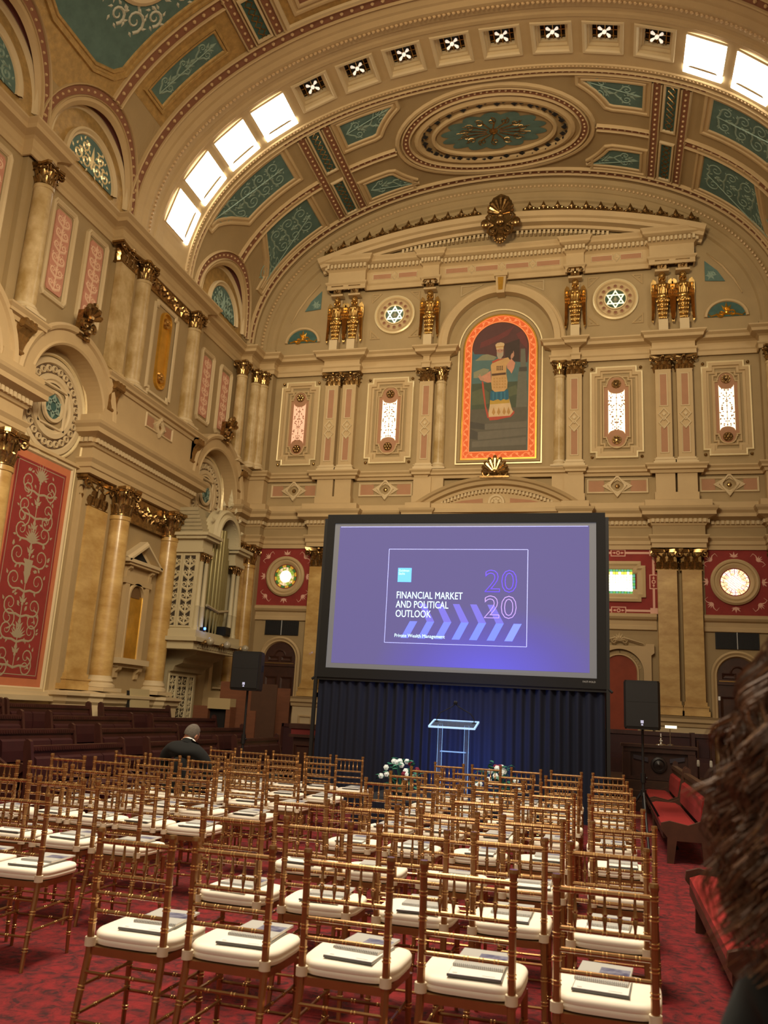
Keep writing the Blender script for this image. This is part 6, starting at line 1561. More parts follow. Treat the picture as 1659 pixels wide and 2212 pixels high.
# ------------------------------------------------------------------ pews
def pew(sd, x, zb, y0, y1, lab, group, fabric, wood, cat='pew', nb=None, ns=None):
    """back along y at x, seat towards the centre of the hall"""
    t = thing('pew', lab, cat, (x, (y0+y1)/2, zb), group=group); L = (y1-y0)/2; s = -sd     # s = direction the sitter faces
    Tp = lambda a, b2, c: (s*a, b2, c)
    tilt = .10
    def bx(x0, x1, ya, yb, z0, z1, mt, nm, lean=0.):
        m = MB(); m.box(lambda a, b2, c: Tp(a-lean*c, b2, c), x0, x1, ya, yb, z0, z1); return m.build(nm, mt, t)
    bx(.0, .045, -L+.05, L-.05, .36, .88, wood, 'back_frame', tilt)
    n = nb or max(2, int(2*L/.62+.5)); w = (2*L-.14)/n
    for k in range(n):
        a = -L+.07+w*k
        m = MB(); P = [(.045, .44), (.09, .47), (.10, .62), (.09, .76), (.045, .79)]
        m.prism(lambda p, z, y: Tp(p-tilt*z, y, z), P, a+.012, a+w-.012); m.build('back_cushion', fabric, t)
    n = ns or n; w = (2*L-.14)/n
    for k in range(n):
        a = -L+.07+w*k
        m = MB(); P = [(.06, .36), (.05, .42), (.12, .455), (.42, .46), (.5, .43), (.5, .37)]
        m.prism(lambda p, z, y: Tp(p, y, z), P, a+.012, a+w-.012); m.build('seat_cushion', fabric, t)
    bx(-.02, .065, -L+.03, L-.03, .86, .93, wood, 'top_rail', tilt)
    m = MB()
    k = int(2*L/.055)
    for i in range(k): m.box(lambda a, b2, c: Tp(a-tilt*c, b2, c), .066, .074, -L+.06+i*.055, -L+.09+i*.055, .875, .91)
    o = m.build('rail_carving', wood, t); o['kind'] = 'stuff'
    bx(.04, .5, -L+.03, L-.03, .29, .36, wood, 'seat_rail')
    for e in (-L, L):
        m = MB(); P = [(-.11, 0), (.03, 0), (.05, .27), (.34, .27), (.38, 0), (.46, 0), (.45, .3), (.53, .40), (.52, .47), (.42, .5), (.2, .46), (.05, .52), (-.03, .9), (-.05, .99), (-.09, 1.02), (-.14, .99), (-.14, .9), (-.09, .4)] if nb else [(.0, 0), (.46, 0), (.46, .1), (.34, .16), (.38, .3), (.52, .4), (.53, .47), (.44, .5), (.2, .47), (.06, .55), (-.02, .9), (-.04, .99), (-.09, 1.02), (-.14, .99), (-.14, .9), (-.06, .4), (-.06, 0)]
        m.prism(lambda p, z, y: Tp(p, y, z), P, e-.03, e+.03); m.build('end_panel', wood, t)
    return t
LP = [(-4.35, FZ, [(-13.75, -11.45), (-10.65, -8.0), (-7.1, -4.7)]), (-5.25, FZ+.17, [(-16.2, -14.15), (-13.35, -11.5), (-10.75, -8.0), (-7.1, -4.7)]), (-6.15, FZ+.34, [(-13.9, -11.65), (-10.9, -8.25), (-7.45, -4.4)]), (-7.05, FZ+.51, [(-13.6, -11.05), (-10.92, -8.4), (-7.95, -5.1)])]
RN = ['front row', 'second row', 'third row', 'top row by the wall']
for ri, (x, z, L_) in enumerate(LP):
    for k, (a, b2) in enumerate(L_):
        if z > FZ+.45 and a < -14: continue
        pew(-1, x, z-.02+.02, a, b2, 'dark padded pew on the left, %s, %s from far end' % (RN[ri], ['nearest', 'second', 'third', 'fourth'][len(L_)-1-k]), 'dark pews along the left wall', LEATHD, WOODR)
RW = mat('warm_walnut', '4A2C1E', .45, noise=.3, scale=5, coat=.1)
for ri, (x, z, L_) in enumerate([(4.30, FZ, [(-18.7, -16.0), (-12.25, -8.72), (-8.35, -5.9)]), (5.3, FZ+.17, [(-18.5, -15.6), (-12.1, -9.0), (-8.4, -6.2)])]):
    for k, (a, b2) in enumerate(L_):
        pew(1, x, z, a, b2, 'scarlet cushioned pew on the right, %s, %s from the end wall' % (['front row', 'row behind'][ri], ['third', 'second', 'nearest'][k]), 'scarlet pews on the right', REDC, RW, nb=2, ns=1)
# ------------------------------------------------------------------ officer's station on the right, bench behind it
t = thing('altar_desk', 'dark carved wooden pedestal desk with a round boss, right of the screen', 'desk', (4.16, -4.2, FZ+.55))
def bx(par, nm, mt, *a): m = MB(); m.box(TP, *a); return m.build(nm, mt, par)
bx(t, 'top', WOODD, -.78, .78, -.35, .4, .66, .72); bx(t, 'cornice', WOODD, -.73, .73, -.31, .36, .56, .66); bx(t, 'body', WOODD, -.6, .6, -.22, .3, .06, .56); bx(t, 'plinth', WOODD, -.74, .74, -.32, .36, 0, .06)
for s in (-1, 1): bx(t, 'pilaster', WOODD, s*.66-.08, s*.66+.08, -.3, .3, .06, .56); m = MB(); m.prism(lambda a, b2, c: (a, -.23-c, b2), [(s*.22, .45), (s*.52, .5), (s*.52, .42), (s*.22, .36)], 0, .03); m.build('swag', mat('pewter_carving', '3E3A44', .4), t)
m = MB(); m.lathe(lambda u, z, d: (u, -.22-d, z), [(.17, 0), (.16, .05), (.12, .06), (.1, .02), (.05, .03), (.001, .06)], 0, .31, 24); m.build('boss', mat('dark_boss', '2E2624', .35), t, smooth=True)
m = MB(); 
for i in range(3): m.box(TP, 2.9+.0, 5.9, -5.6+.34*i, -2.0, FZ+.18*i, FZ+.18*(i+1))
o = m.build('platform_steps', mat('brown_wood_step', '4A3020', .5, noise=.2)); tag(o, 'dark wooden stepped platform under the carved desk', 'platform')
t = thing('candlestick', 'small bright silver candlestick standing on the carved desk', 'candlestick', (4.22, -4.25, FZ+1.27))
m = MB(); m.vlathe(0, 0, [(.001, 0), (.11, 0), (.1, .015), (.03, .03), (.02, .06), (.045, .085), (.02, .11), (.015, .15), (.03, .165), (.03, .175), (.001, .175)], 16); m.build('body', STEEL, t, smooth=True)
m = MB(); m.vlathe(0, 0, [(.012, .17), (.012, .24), (.001, .245)], 8); m.build('candle', PAPER, t)
t = thing('desk_lamp', 'brass reading lamp with a bright strip shade beside the loudspeaker', 'lamp', (4.42, -4.1, FZ+1.27))
m = MB(); m.vlathe(0, 0, [(.001, 0), (.07, 0), (.07, .02), (.012, .03), (.01, .38), (.001, .38)], 12); m.build('stem', STEEL, t); m = MB(); m.box(TP, -.1, .14, -.03, .03, .36, .42); m.build('shade', emat('lit_lamp_shade', 'FFF0C8', 1.6), t)
t = thing('long_bench', 'long dark red high-backed bench against the end wall on the right', 'bench', (4.3, -1.4, FZ+.54))
bx(t, 'back', LEATHD, -1.3, 1.2, 0, .06, .4, .92); bx(t, 'top_rail', WOODR, -1.35, 1.25, -.03, .08, .9, 1.0); bx(t, 'seat', LEATHD, -1.3, 1.2, -.5, 0, .34, .44); bx(t, 'seat_rail', WOODR, -1.3, 1.2, -.5, 0, .0, .34)
for s in (-1.32, 0.78, 1.22): bx(t, 'end_post', WOODR, s-.04, s+.04, -.5, .08, 0, 1.02)
o = MB(); o.box(TP, 2.9, 5.9, -2.0, -.75, FZ, FZ+.54); o = o.build('dais', MATS['brown_wood_step']); tag(o, 'dark wooden dais under the long bench', 'platform')
for k, x in enumerate((5.06, 5.33)):
    t = thing('lodge_staff', 'slim wooden staff with white knob beside the bench, %s one' % ('left', 'right')[k], 'staff', (x, -3.2, FZ+.54)); m = MB(); m.vlathe(0, 0, [(.001, 0), (.02, 0), (.02, .85), (.001, .85)], 8); m.build('shaft', WOODD, t)
    m = MB(); m.vlathe(0, 0, [(.03, .3), (.035, .34), (.03, .42), (.02, .44)], 10); m.build('white_band', mat('white_enamel', 'C8C4B8', .4), t)
m = MB()
rn = random.Random(2)
m.grid([[(.26*sin(pi*i/8)*cos(2*pi*j/14)*(1+.1*rn.random()), .2*sin(pi*i/8)*sin(2*pi*j/14), .2-.2*cos(pi*i/8)) for j in range(15)] for i in range(9)])
t = m.build('dark_bag', mat('charcoal_nylon', '16191A', .7), smooth=True, loc=(4.98, -5.86, FZ+.0)); tag(t, 'slumped black bag on the floor beyond the scarlet pews', 'bag')
q = MB(); q.tube([(-.1, 0, .36), (-.06, 0, .46), (.06, 0, .46), (.1, 0, .36)], .012, 6); q.build('strap', BLACK, t)
# ------------------------------------------------------------------ left corner: booth, throne, desk, monitor
t = thing('plywood_booth', 'tall orange brown wooden booth below the organ, with dark side panel', 'booth', (-5.4, -4.0, FZ))
bx(t, 'front_panel', WOODO, -.92, -.05, -.02, .02, 0, 2.18); bx(t, 'side_panel', mat('brown_booth_panel', '4A3020', .5, noise=.15), -.05, .62, -.06, -.02, 0, 2.16); bx(t, 'end_post', WOODO, -.1, .12, -.1, -.03, 0, 1.5); bx(t, 'back_panel', WOODO, -.92, .6, .9, .94, 0, 2.1)
t = thing('organ_bench_case', 'low orange wooden cabinet with a dark open bay holding white sheets', 'cabinet', (-6.45, -4.35, FZ+.34))
bx(t, 'left_panel', WOODO, -.38, .02, -.03, .3, 0, 1.22); bx(t, 'right_panel', WOODO, .5, .62, -.03, .3, 0, 1.22); bx(t, 'top_panel', mat('buff_panel', 'A8946A', .6), -.0, .6, -.04, .3, 1.16, 1.42); bx(t, 'dark_interior', DARK, .02, .5, .1, .3, 0, 1.16); bx(t, 'shelf', WOODO, .02, .5, 0, .3, .3, .34)
o = MB(); o.box(TP, 0, .14, -.01, .01, 0, .36); o = o.build('paper_sheet', PAPER, loc=(-6.4, -4.3, FZ+.34+.345)); tag(o, 'white sheet of paper propped in the dark bay of the wooden cabinet', 'paper')
t = thing('lodge_chair', 'high-backed dark padded chair in front of the left arched door', 'chair', (-4.45, -3.7, FZ))
bx(t, 'back', LEATHD, -.28, .26, .16, .22, .5, 1.18); bx(t, 'top_rail', WOODR, -.32, .3, .14, .24, 1.16, 1.24); bx(t, 'seat', LEATHD, -.3, .28, -.34, .2, .4, .5)
for s in (-1, 1): bx(t, 'stile', WOODR, s*.31-.03, s*.31+.03, .14, .24, 0, 1.24); bx(t, 'arm', WOODR, s*.31-.03, s*.31+.03, -.3, .16, .6, .66); bx(t, 'front_leg', WOODR, s*.31-.03, s*.31+.03, -.34, -.26, 0, .62)
t = thing('station_desk', 'dark carved wooden desk with a red padded front beside the screen, left', 'desk', (-3.0, -6.1, FZ))
bx(t, 'top', WOODD, -.5, .6, -.3, .3, 1.02, 1.08); bx(t, 'red_panel', mat('crimson_panel', '6E1F1C', .7), -.46, .55, -.27, .26, 1.08, 1.2); bx(t, 'crest_rail', WOODD, -.5, .6, -.3, .3, 1.2, 1.3); bx(t, 'body', WOODD, -.42, .5, -.2, .25, .08, 1.02); bx(t, 'plinth', WOODD, -.5, .6, -.3, .3, 0, .08)
for s in (-.2, .25): m = MB(); m.sweep([(s-.16, .25), (s-.16, .85), (s+.16, .85), (s+.16, .25)], [(-.03, 0), (0, .03), (.03, 0)], lambda u, z, d: (u, -.2-d, z), True); m.build('panel_moulding', WOODD, t)
t = speaker_box = thing('floor_monitor', 'small black stage monitor on the floor left of the screen', 'loudspeaker', (-2.85, -8.9, FZ))
m = MB(); m.prism(lambda a, b2, c: (c, a, b2), [(-.2, 0), (.2, 0), (.2, .42), (-.05, .46), (-.2, .2)], -.17, .17); m.build('cabinet', BLACKP, t); m = MB(); m.tube([(-.1, 0, .46), (-.08, 0, .52), (.08, 0, .52), (.1, 0, .46)], .012, 6); m.build('handle', BLACK, t)
t = thing('leaning_board', 'pale square board leaning on the dado behind the pews, left', 'board', (-7.45, -5.7, FZ+.51))
m = MB(); m.box(lambda a, b2, c: (a-.12*c, b2, c), 0, .03, -.42, .42, .1, 1.35); m.build('panel', mat('pale_board', 'B8A77C', .7), t); m = MB(); m.box(lambda a, b2, c: (a-.12*c, b2, c), -.03, -.0, -.5, -.42, .1, 1.3); m.build('dark_edge', DARK, t)
# ------------------------------------------------------------------ gold ballroom chairs
W2 = .19
def ring(mb, P, d, r):                                                # two turned rings on a stick
    P = Vector(P); d = Vector(d).normalized(); mb.m = 1
    for k in (-.0075, .0075):
        c = P+d*k; mb.tube([c-d*.004, c-d*.0015, c+d*.0015, c+d*.004], [r*.92, r*1.17, r*1.17, r*.92], 8, False)
    mb.m = 0
def postx(z): return W2-.0*z
def chair_meshes():
    M_ = {}
    for s in (-1, 1):
        m = MB(); pts = [(s*(W2+.012), -.07, 0), (s*(W2+.006), -.035, .25), (s*W2, 0, .46), (s*W2, -.004, .7), (s*(W2+.002), -.016, .985)]
        m.tube(pts, [.0125, .0165, .018, .0165, .0165], 8); 
        m.tube([(s*(W2+.002), -.016, .982), (s*(W2+.002), -.016, .995), (s*(W2+.002), -.016, 1.0), (s*(W2+.002), -.016, 1.012)], [.019, .021, .021, .018], 8)
        for z in (.12, .21, .32, .60, .69, .78, .88, .955):
            t = z; 
            for a, b2 in zip(pts[:-1], pts[1:]):
                if a[2] <= z <= b2[2]: f = (z-a[2])/(b2[2]-a[2]); p = [a[i]+(b2[i]-a[i])*f for i in range(3)]; dd = [b2[i]-a[i] for i in range(3)]
            ring(m, p, dd, .0175)
        M_['back_post', s] = m.mesh('back_post', [CHG, RINGM], True)
        m = MB(); pts = [(s*(W2+.015), .40, 0), (s*(W2+.008), .385, .455)]; m.tube(pts, [.011, .017], 8)
        for z in (.12, .21, .32): ring(m, (s*(W2+.013-.01*z), .40-.03*z, z), (0, 0, 1), .0155)
        M_['front_leg', s] = m.mesh('front_leg', [CHG, RINGM], True)
    def rail(z, y, r, bow=0., n=6):
        m = MB(); P = [(W2*(2*i/n-1), y+bow*sin(pi*i/n), z) for i in range(n+1)]; m.tube(P, r, 8)
        for i in range(1, n): ring(m, P[i], (1, 0, 0), r*.95)
        return m.mesh('back_rail', [CHG, RINGM], True)
    M_['rail'] = [rail(.955, -.014, .013), rail(.805, -.008, .011), rail(.725, -.006, .010), rail(.645, -.003, .010)]
    m = MB(); m.tube([(0, 0, 0), (0, 0, .02), (0, 0, .055), (0, 0, .06), (0, 0, .068), (0, 0, .074), (0, 0, .11), (0, 0, .145)], [.005, .006, .0115, .008, .0125, .008, .006, .005], 7); M_['spindle'] = m.mesh('spindle', CHG, True)
    # seat frame
    m = MB(); o_ = [(-.185, -.005), (-.20, .05), (-.215, .33), (-.18, .41), (0, .425), (.18, .41), (.215, .33), (.20, .05), (.185, -.005)]; m.prism(lambda a, b2, c: (a, b2, c), o_, .455, .49); M_['seat'] = m.mesh('seat', CHG)
    m = MB(); n = 40; ring_ = []
    def out(a, f=1.):
        c, s = cos(a), sin(a); p = 4.2; rx = .232-.018*(1-s)*.5*1.2; x = rx*abs(c)**(2/p)*(1 if c > 0 else -1); y = .215*abs(s)**(2/p)*(1 if s > 0 else -1)
        return x*f, .215+y*f
    prof = [(.90, .492), (.985, .497), (1.0, .508), (1.0, .516), (.985, .521), (1.0, .527), (1.0, .538), (.97, .549), (.9, .554), (.6, .560), (.001, .562)]
    m.grid([[(*out(2*pi*i/n, f), z) for i in range(n+1)] for f, z in prof]); M_['cushion'] = m.mesh('cushion', CUSH, True)
    for s in (-1, 1):
        m = MB(); m.tube([(s*W2, 0, .492), (s*W2, 0, .53)], .026, 10); m.tube([(s*W2, 0, .505), (s*(W2-.03), .06, .505)], .012, 5); M_['tie', s] = m.mesh('cushion_tie', STRAP, True)
    m = MB()
    def stick(a, b2, r=.0085):
        m2 = MB(); m2.tube([a, b2], r, 6); A, B = Vector(a), Vector(b2)
        for f in (.33, .66): ring(m2, A.lerp(B, f), B-A, r*1.05)
        return m2.mesh('stretcher', [CHG, RINGM], True)
    M_['str'] = [stick((-W2, -.02, .385), (W2, -.02, .385)), stick((-W2, .39, .30), (W2, .39, .30)), stick((-W2, .39, .20), (W2, .39, .20)), stick((-W2, -.05, .19), (W2, -.05, .19))]
    for s in (-1, 1): M_['str'] += [stick((s*W2, -.03, .33), (s*W2, .39, .33)), stick((s*W2, -.04, .215), (s*W2, .39, .215))]
    return M_
CM = chair_meshes()
def make_chair():
    t = thing('ballroom_chair', 'x', 'chair')
    for s in (-1, 1): inst('back_post', CM['back_post', s], t); inst('front_leg', CM['front_leg', s], t); inst('cushion_tie', CM['tie', s], t)
    for r in CM['rail']: inst('back_rail', r, t)
    for i in range(5): inst('spindle', CM['spindle'], t, (-.118+.059*i, -.011, .808))
    inst('seat', CM['seat'], t); inst('cushion', CM['cushion'], t)
    for r in CM['str']: inst('stretcher', r, t)
    return t
def booklet_meshes():
    m = MB(); m.box(TP, -.11, .11, -.14, .14, 0, .008); pages = m.mesh('pages', PAPER)
    m = MB(); m.box(TP, -.11, .11, -.14, .14, .0081, .0095); cover = m.mesh('cover', PAPG)
    m = MB(); m.box(TP, -.02, .105, -.02, .075, .0096, .0099); ph = m.mesh('cover_photo', NAVY)
    m = MB()
    for i in range(26): m.tube([(-.105+.0084*i, -.136, .0), (-.105+.0084*i, -.146, .006), (-.105+.0084*i, -.136, .012)], .0016, 4)
    sp = m.mesh('spiral_binding', mat('grey_wire', '6E7072', .45))
    m = MB(); m.box(TP, -.115, .115, -.15, .15, 0, .004); m.box(TP, -.115, .115, -.152, -.146, 0, .010); fc = m.mesh('back_cover', SMOKE)
    m = MB(); m.box(TP, -.11, .11, -.145, .145, .0041, .010); fp = m.mesh('sheets', PAPER)
    m = MB(); m.box(TP, -.095, -.075, -.128, -.118, .0101, .0105); m.box(TP, .03, .085, -.126, -.12, .0101, .0105); fl = m.mesh('header_print', PAPG)
    return pages, cover, ph, sp, fc, fp, fl
BK = booklet_meshes()
def make_folder():
    t = thing('report_folder', 'x', 'folder'); inst('back_cover', BK[4], t); inst('sheets', BK[5], t); inst('header_print', BK[6], t); return t
def make_booklet():
    t = thing('spiral_booklet', 'x', 'booklet'); inst('pages', BK[0], t); inst('cover', BK[1], t); inst('cover_photo', BK[2], t); inst('spiral_binding', BK[3], t); return t
ROWS = [   # y, left block x, right block x   (nearest row first)
 (-20.17, [], [1.01, 1.51, 2.06, 2.59, 3.15]),
 (-19.1, [-.93, -.43], [1.02, 1.56, 2.11, 2.64, 3.16]),
 (-18.04, [-1.4, -.88, -.37], [1.06, 1.56, 2.12, 2.68, 3.25]),
 (-16.9, [-2.35, -1.87, -1.39, -.9, -.41], [1.06, 1.59, 2.14, 2.66, 3.22]),
 (-15.78, [-2.39, -1.9, -1.38, -.89, -.35], [1.09, 1.61, 2.14, 2.66, 3.18]),
 (-14.65, [-2.35, -1.87, -1.39, -.88, -.39], [1.04, 1.57, 2.1, 2.66, 3.18]),
 (-13.5, [-2.3, -1.82, -1.34, -.86, -.33], [1.02, 1.54, 2.1, 2.63, 3.16]),
 (-12.2, [-2.28, -1.80, -1.32, -.84, -.36], [1.06, 1.56, 2.09, 2.61, 3.14])]
ON = ['first', 'second', 'third', 'fourth', 'fifth', 'sixth', 'seventh', 'last']
rn = random.Random(5); first = None; kids = {}
protos = [make_chair(), make_folder(), make_booklet()]
kidl = [list(p.children) for p in protos]
used = [False]*3
def place(i, loc, rz, lab, group):
    p = protos[i]
    if used[i]:
        c = p.copy(); COL.objects.link(c)
        for k in kidl[i]: d = k.copy(); COL.objects.link(d); d.parent = c
    else: c = p; used[i] = True
    c.location = loc; c.rotation_euler = (0, 0, rz); c['label'] = lab; c['group'] = group
    return c
for ri, (y, lx, rx) in enumerate(ROWS):
    for blk, xs in (('left', lx), ('right', rx)):
        for k, x in enumerate(xs):
            yy = y+rn.uniform(-.03, .03); rz = rn.uniform(-.035, .035)
            if ri == 0: yy, rz = y, -.02
            w = '%s from left, %s row from viewer, %s block' % (ON[k], ON[ri], blk)
            place(0, (x, yy, FZ), rz, 'gold chair with ivory cushion, ' + w, 'gold ballroom chairs')
            if ri == 5 and blk == 'left' and k == 1: continue
            fx, fy = x+rn.uniform(-.01, .04), yy+.18+rn.uniform(-.01, .03); fr = rz+rn.uniform(-.08, .06)
            place(1, (fx, fy, FZ+.5615), fr, 'white folder on chair ' + w, 'report folders on the seats')
            place(2, (fx+.004, fy+.105, FZ+.5725), fr+rn.uniform(-.05, .05), 'spiral booklet on chair ' + w, 'spiral booklets on the seats')
# ------------------------------------------------------------------ people
def skin_body(name, mt, joints, edges, rad, root, par, lv=2):
    me = bpy.data.meshes.new(name); me.from_pydata(joints, edges, []); me.materials.append(mt)
    o = bpy.data.objects.new(name, me); COL.objects.link(o); o.parent = par
    sk = o.modifiers.new('skin', 'SKIN'); sk.use_smooth_shade = True
    for i, v in enumerate(me.skin_vertices[0].data):
        r = rad[i]; v.radius = r if isinstance(r, tuple) else (r, r); v.use_root = (i == root)
    ss = o.modifiers.new('sub', 'SUBSURF'); ss.levels = lv; ss.render_levels = lv
    return o
SUIT = mat('black_suit_cloth', '080B0C', .95); SKIN = mat('skin', 'B07C62', .55, noise=.08, scale=12); GHAIR = mat('short_grey_hair', '6A6258', .8, noise=.35, scale=60, bump=.6, bscale=160); TROUS = mat('charcoal_trousers', '17191D', .85)
man = thing('person', 'seated man in a black suit seen from behind, grey hair, head bowed', 'person', (-1.84, -14.42, FZ))
# pelvis on the cushion (0,0,.6), leaning forward and to the right
J = [(0, .02, .66), (.02, .03, .82), (.03, .05, .97), (.04, .09, 1.07), (.04, .13, 1.13), (.045, .16, 1.18),
     (-.15, .07, 1.06), (-.22, .08, .97), (-.24, .16, .8), (-.12, .38, .72), (-.03, .46, .73),
     (.23, .08, 1.04), (.3, .1, .94), (.33, .2, .76), (.2, .4, .72), (.1, .47, .73),
     (-.11, .06, .63), (-.14, .46, .63), (-.15, .5, .3), (-.15, .49, .08), (-.16, .6, .04),
     (.11, .06, .63), (.14, .46, .63), (.15, .5, .3), (.15, .49, .08), (.16, .6, .04)]
Ed = [(0, 1), (1, 2), (2, 3), (3, 4), (4, 5), (3, 6), (6, 7), (7, 8), (8, 9), (9, 10), (3, 11), (11, 12), (12, 13), (13, 14), (14, 15), (0, 16), (16, 17), (17, 18), (18, 19), (19, 20), (0, 21), (21, 22), (22, 23), (23, 24), (24, 25)]
Rd = [(.17, .13), (.18, .13), (.20, .13), (.17, .11), (.08, .08), (.06, .06), (.09, .09), (.085, .085), (.062, .062), (.045, .045), (.035, .035), (.09, .09), (.085, .085), (.062, .062), (.045, .045), (.035, .035), (.095, .09), (.075, .075), (.055, .055), (.045, .045), (.035, .03), (.095, .09), (.075, .075), (.055, .055), (.045, .045), (.035, .03)]
skin_body('suit_jacket', SUIT, J, Ed, Rd, 0, man)
m = MB(); m.ball((0, 0, 0), .1, 20, 14, (.78, .98, 1.15)); m.ball((0, .085, -.02), .022, 8, 5, (.7, 1, 1.3))
m.ball((0, .03, -.075), .06, 12, 8, (.9, 1, .8))
for s in (-1, 1): m.ball((s*.078, .0, -.01), .026, 8, 6, (.4, .8, 1.2)); m.ball((s*.03, .088, .015), .01, 6, 4)
m.tube([(-.02, .09, -.055), (.02, .09, -.055)], .006, 5); m.tube([(0, -.03, -.14), (0, -.01, -.06)], [.062, .058], 12)
hd = m.build('head', SKIN, man, smooth=True, loc=(.05, .20, 1.235), rot=(-.55, .12, -.35))
m = MB(); m.grid([[(.083*sin(a)*cos(b2)*1.0, -.012+.105*sin(a)*sin(b2), .012+.118*cos(a)) for b2 in [-pi-.35+(pi+.7)*j/20 for j in range(21)]] for a in [.0+2.15*i/14 for i in range(15)]])
m.grid([[(.083*sin(a)*cos(b2), -.012+.105*sin(a)*sin(b2), .012+.118*cos(a)) for b2 in [.35+(pi-.7)*j/12 for j in range(13)]] for a in [1.0*i/8 for i in range(9)]])
m.build('hair', GHAIR, hd, smooth=True)
m = MB(); m.vlathe(0, 0, [(.074, -.02), (.082, .02), (.07, .035)], 16); m.build('shirt_collar', PAPER, man, loc=(.045, .15, 1.145), rot=(-.5, .1, 0))
m = MB(); m.vlathe(0, 0, [(.10, -.03), (.092, .02), (.08, .03)], 16); m.build('jacket_collar', SUIT, man, loc=(.04, .14, 1.135), rot=(-.5, .1, 0))
def hand(par, loc, rot, s, mt):
    J = [(0, 0, 0), (0, .05, 0), (0, .09, 0)]; E = [(0, 1), (1, 2)]; R = [(.024, .018), (.036, .016), (.036, .014)]
    for k, (x, L) in enumerate(((-.028, .062), (-.009, .075), (.01, .07), (.028, .055))):
        i = len(J); J += [(x, .10, 0), (x*1.1, .10+L*.55, -.012), (x*1.1, .10+L*.9, -.035)]; E += [(2, i), (i, i+1), (i+1, i+2)]; R += [(.0095, .009), (.009, .0085), (.0075, .007)]
    i = len(J); J += [(s*.04, .045, -.005), (s*.058, .08, -.012), (s*.055, .11, -.02)]; E += [(1, i), (i, i+1), (i+1, i+2)]; R += [(.012, .011), (.0105, .01), (.009, .008)]
    o = skin_body('hand', mt, J, E, R, 0, par, 1); o.location = loc; o.rotation_euler = rot; return o
hand(man, (-.03, .46, .73), (.1, 0, -.4), 1, SKIN); hand(man, (.1, .47, .73), (.1, 0, .3), -1, SKIN)
# woman with long curly hair at the right edge, standing with her back to us
WX, WY = 3.545, -22.44
wom = thing('person', 'woman with long brown curly hair and dark jacket at the right edge', 'person', (WX, WY, FZ))
HZ = 1.70
J = [(0, 0, .9), (0, 0, 1.02), (0, -.01, 1.14), (0, -.01, 1.24), (0, 0, 1.42), (-.12, 0, 1.20), (-.16, .01, 1.12), (-.20, .0, .96), (-.2, .1, .78), (.12, 0, 1.20), (.16, .01, 1.12), (.20, .0, .98), (.2, .1, .78), (-.09, 0, .84), (-.1, .02, .5), (-.1, -.02, .1), (-.1, .1, .04), (.09, 0, .84), (.1, .02, .48), (.1, -.02, .1), (.1, .1, .04)]
Ed = [(0, 1), (1, 2), (2, 3), (3, 4), (3, 5), (5, 6), (6, 7), (7, 8), (3, 9), (9, 10), (10, 11), (11, 12), (0, 13), (13, 14), (14, 15), (15, 16), (0, 17), (17, 18), (18, 19), (19, 20)]
Rd = [(.17, .12), (.14, .1), (.16, .11), (.13, .09), (.055, .055), (.08, .08), (.068, .068), (.05, .05), (.035, .035), (.08, .08), (.068, .068), (.05, .05), (.035, .035), (.1, .1), (.065, .065), (.045, .045), (.04, .03), (.1, .1), (.065, .065), (.045, .045), (.04, .03)]
skin_body('clothed_body', mat('dark_teal_jacket', '101A1C', .85), J, Ed, Rd, 0, wom)
hand(wom, (-.2, .1, .78), (-1.4, 0, 0), 1, SKIN); hand(wom, (.2, .1, .78), (-1.4, 0, 0), -1, SKIN)
m = MB(); m.ball((0, 0, 0), .1, 20, 14, (.76, .95, 1.18)); m.ball((0, .09, -.02), .02, 8, 5, (.7, 1, 1.3)); m.tube([(0, -.02, -.17), (0, 0, -.06)], [.055, .05], 12)
for s in (-1, 1): m.ball((s*.077, 0, -.01), .024, 8, 6, (.4, .8, 1.2)); m.ball((s*.03, .088, .012), .01, 6, 4)
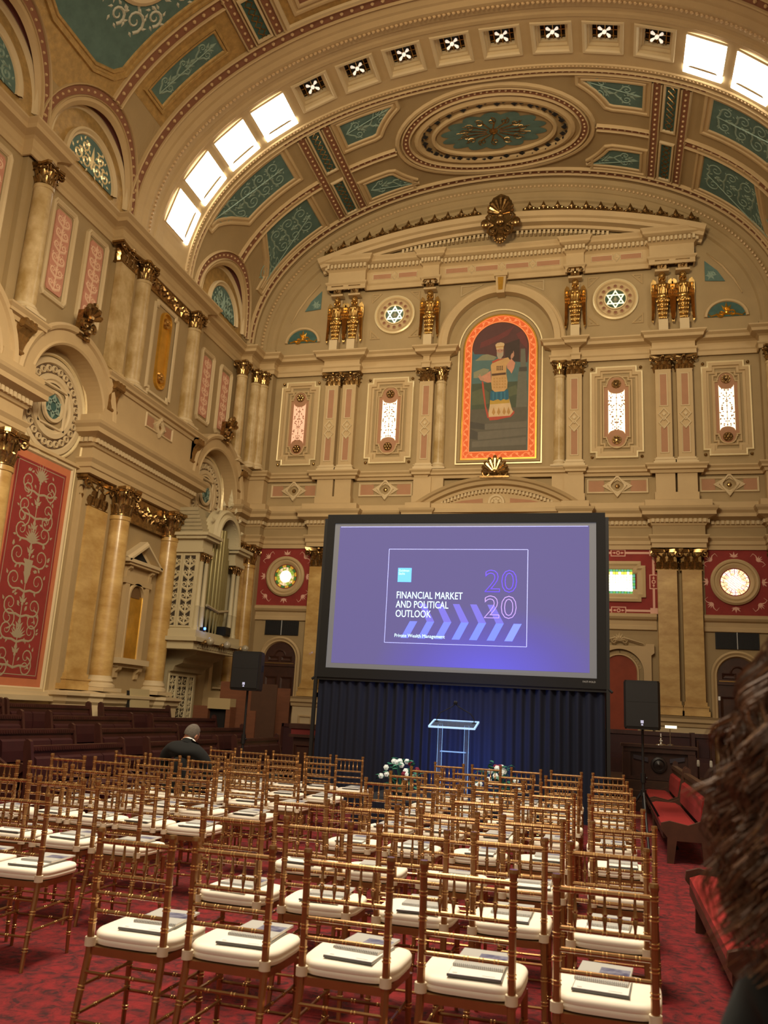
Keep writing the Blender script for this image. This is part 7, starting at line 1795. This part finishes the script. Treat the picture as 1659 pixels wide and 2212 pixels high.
m.tube([(-.022, .092, -.06), (.022, .092, -.06)], .006, 5); hd = m.build('head', SKIN, wom, smooth=True, loc=(0, .02, HZ-.04), rot=(0, 0, .3))
HM = [mat('curly_brown_hair', '75523A', .55, noise=.3, scale=20), mat('light_brown_strand', 'A67E58', .5), mat('dark_brown_strand', '4E3828', .6)]
m = MB(); rn = random.Random(9)
m.m = 2; m.ball((0, -.02, .01), .13, 16, 10, (1.0, 1.0, 1.05)); m.ball((0, -.05, -.2), .17, 16, 12, (1.1, .7, 1.45))
for i in range(620):
    a = rn.uniform(-pi*1.2, pi*.2); e_ = rn.uniform(-.35, 1.5); rx = .12
    p0 = Vector((rx*cos(e_)*cos(a), -.02+rx*cos(e_)*sin(a), .02+.13*sin(e_)))
    out = Vector((cos(a)*cos(e_), sin(a)*cos(e_)-.1, .1)).normalized(); L = max(.05, min(rn.uniform(.12, .5), rn.uniform(.32, .42)+p0.z)); cr0 = rn.uniform(.012, .024); fr = L/rn.uniform(.09, .13)
    side = Vector((-out.y, out.x, 0)); side = side.normalized() if side.length > .01 else Vector((1, 0, 0))
    sp0 = rn.uniform(.01, .085); ph0 = rn.random()*6.28; flare = rn.uniform(.0, .05)
    for q in range(14):
        p = p0+Vector((rn.gauss(0, .007), rn.gauss(0, .007), rn.gauss(0, .007))); spread = sp0+rn.gauss(0, .004); ph = ph0+rn.gauss(0, .16); cr = cr0*rn.uniform(.8, 1.2); n = 15; pts = [p]; w = rn.uniform(.35, .7)
        jx = rn.gauss(0, .006)
        for k in range(1, n+1):
            f = k/n; base = p+out*(spread*(f**.6)+flare*f*f)+side*jx*f+Vector((0, -.02*f, -L*f**1.1)); tt = ph+fr*2*pi*f
            pts.append(base+side*cr*(.4+.8*f)*cos(tt)+out*cr*(.4+.8*f)*sin(tt))
        m.m = 1 if q == 3 else (2 if q % 3 == 0 else 0)
        m.tube(pts, [.0030*w]*(n-3)+[.0026*w, .002*w, .0014*w, .0006], 3, False)
m.build('curly_hair', HM, hd, smooth=False, norm=False)
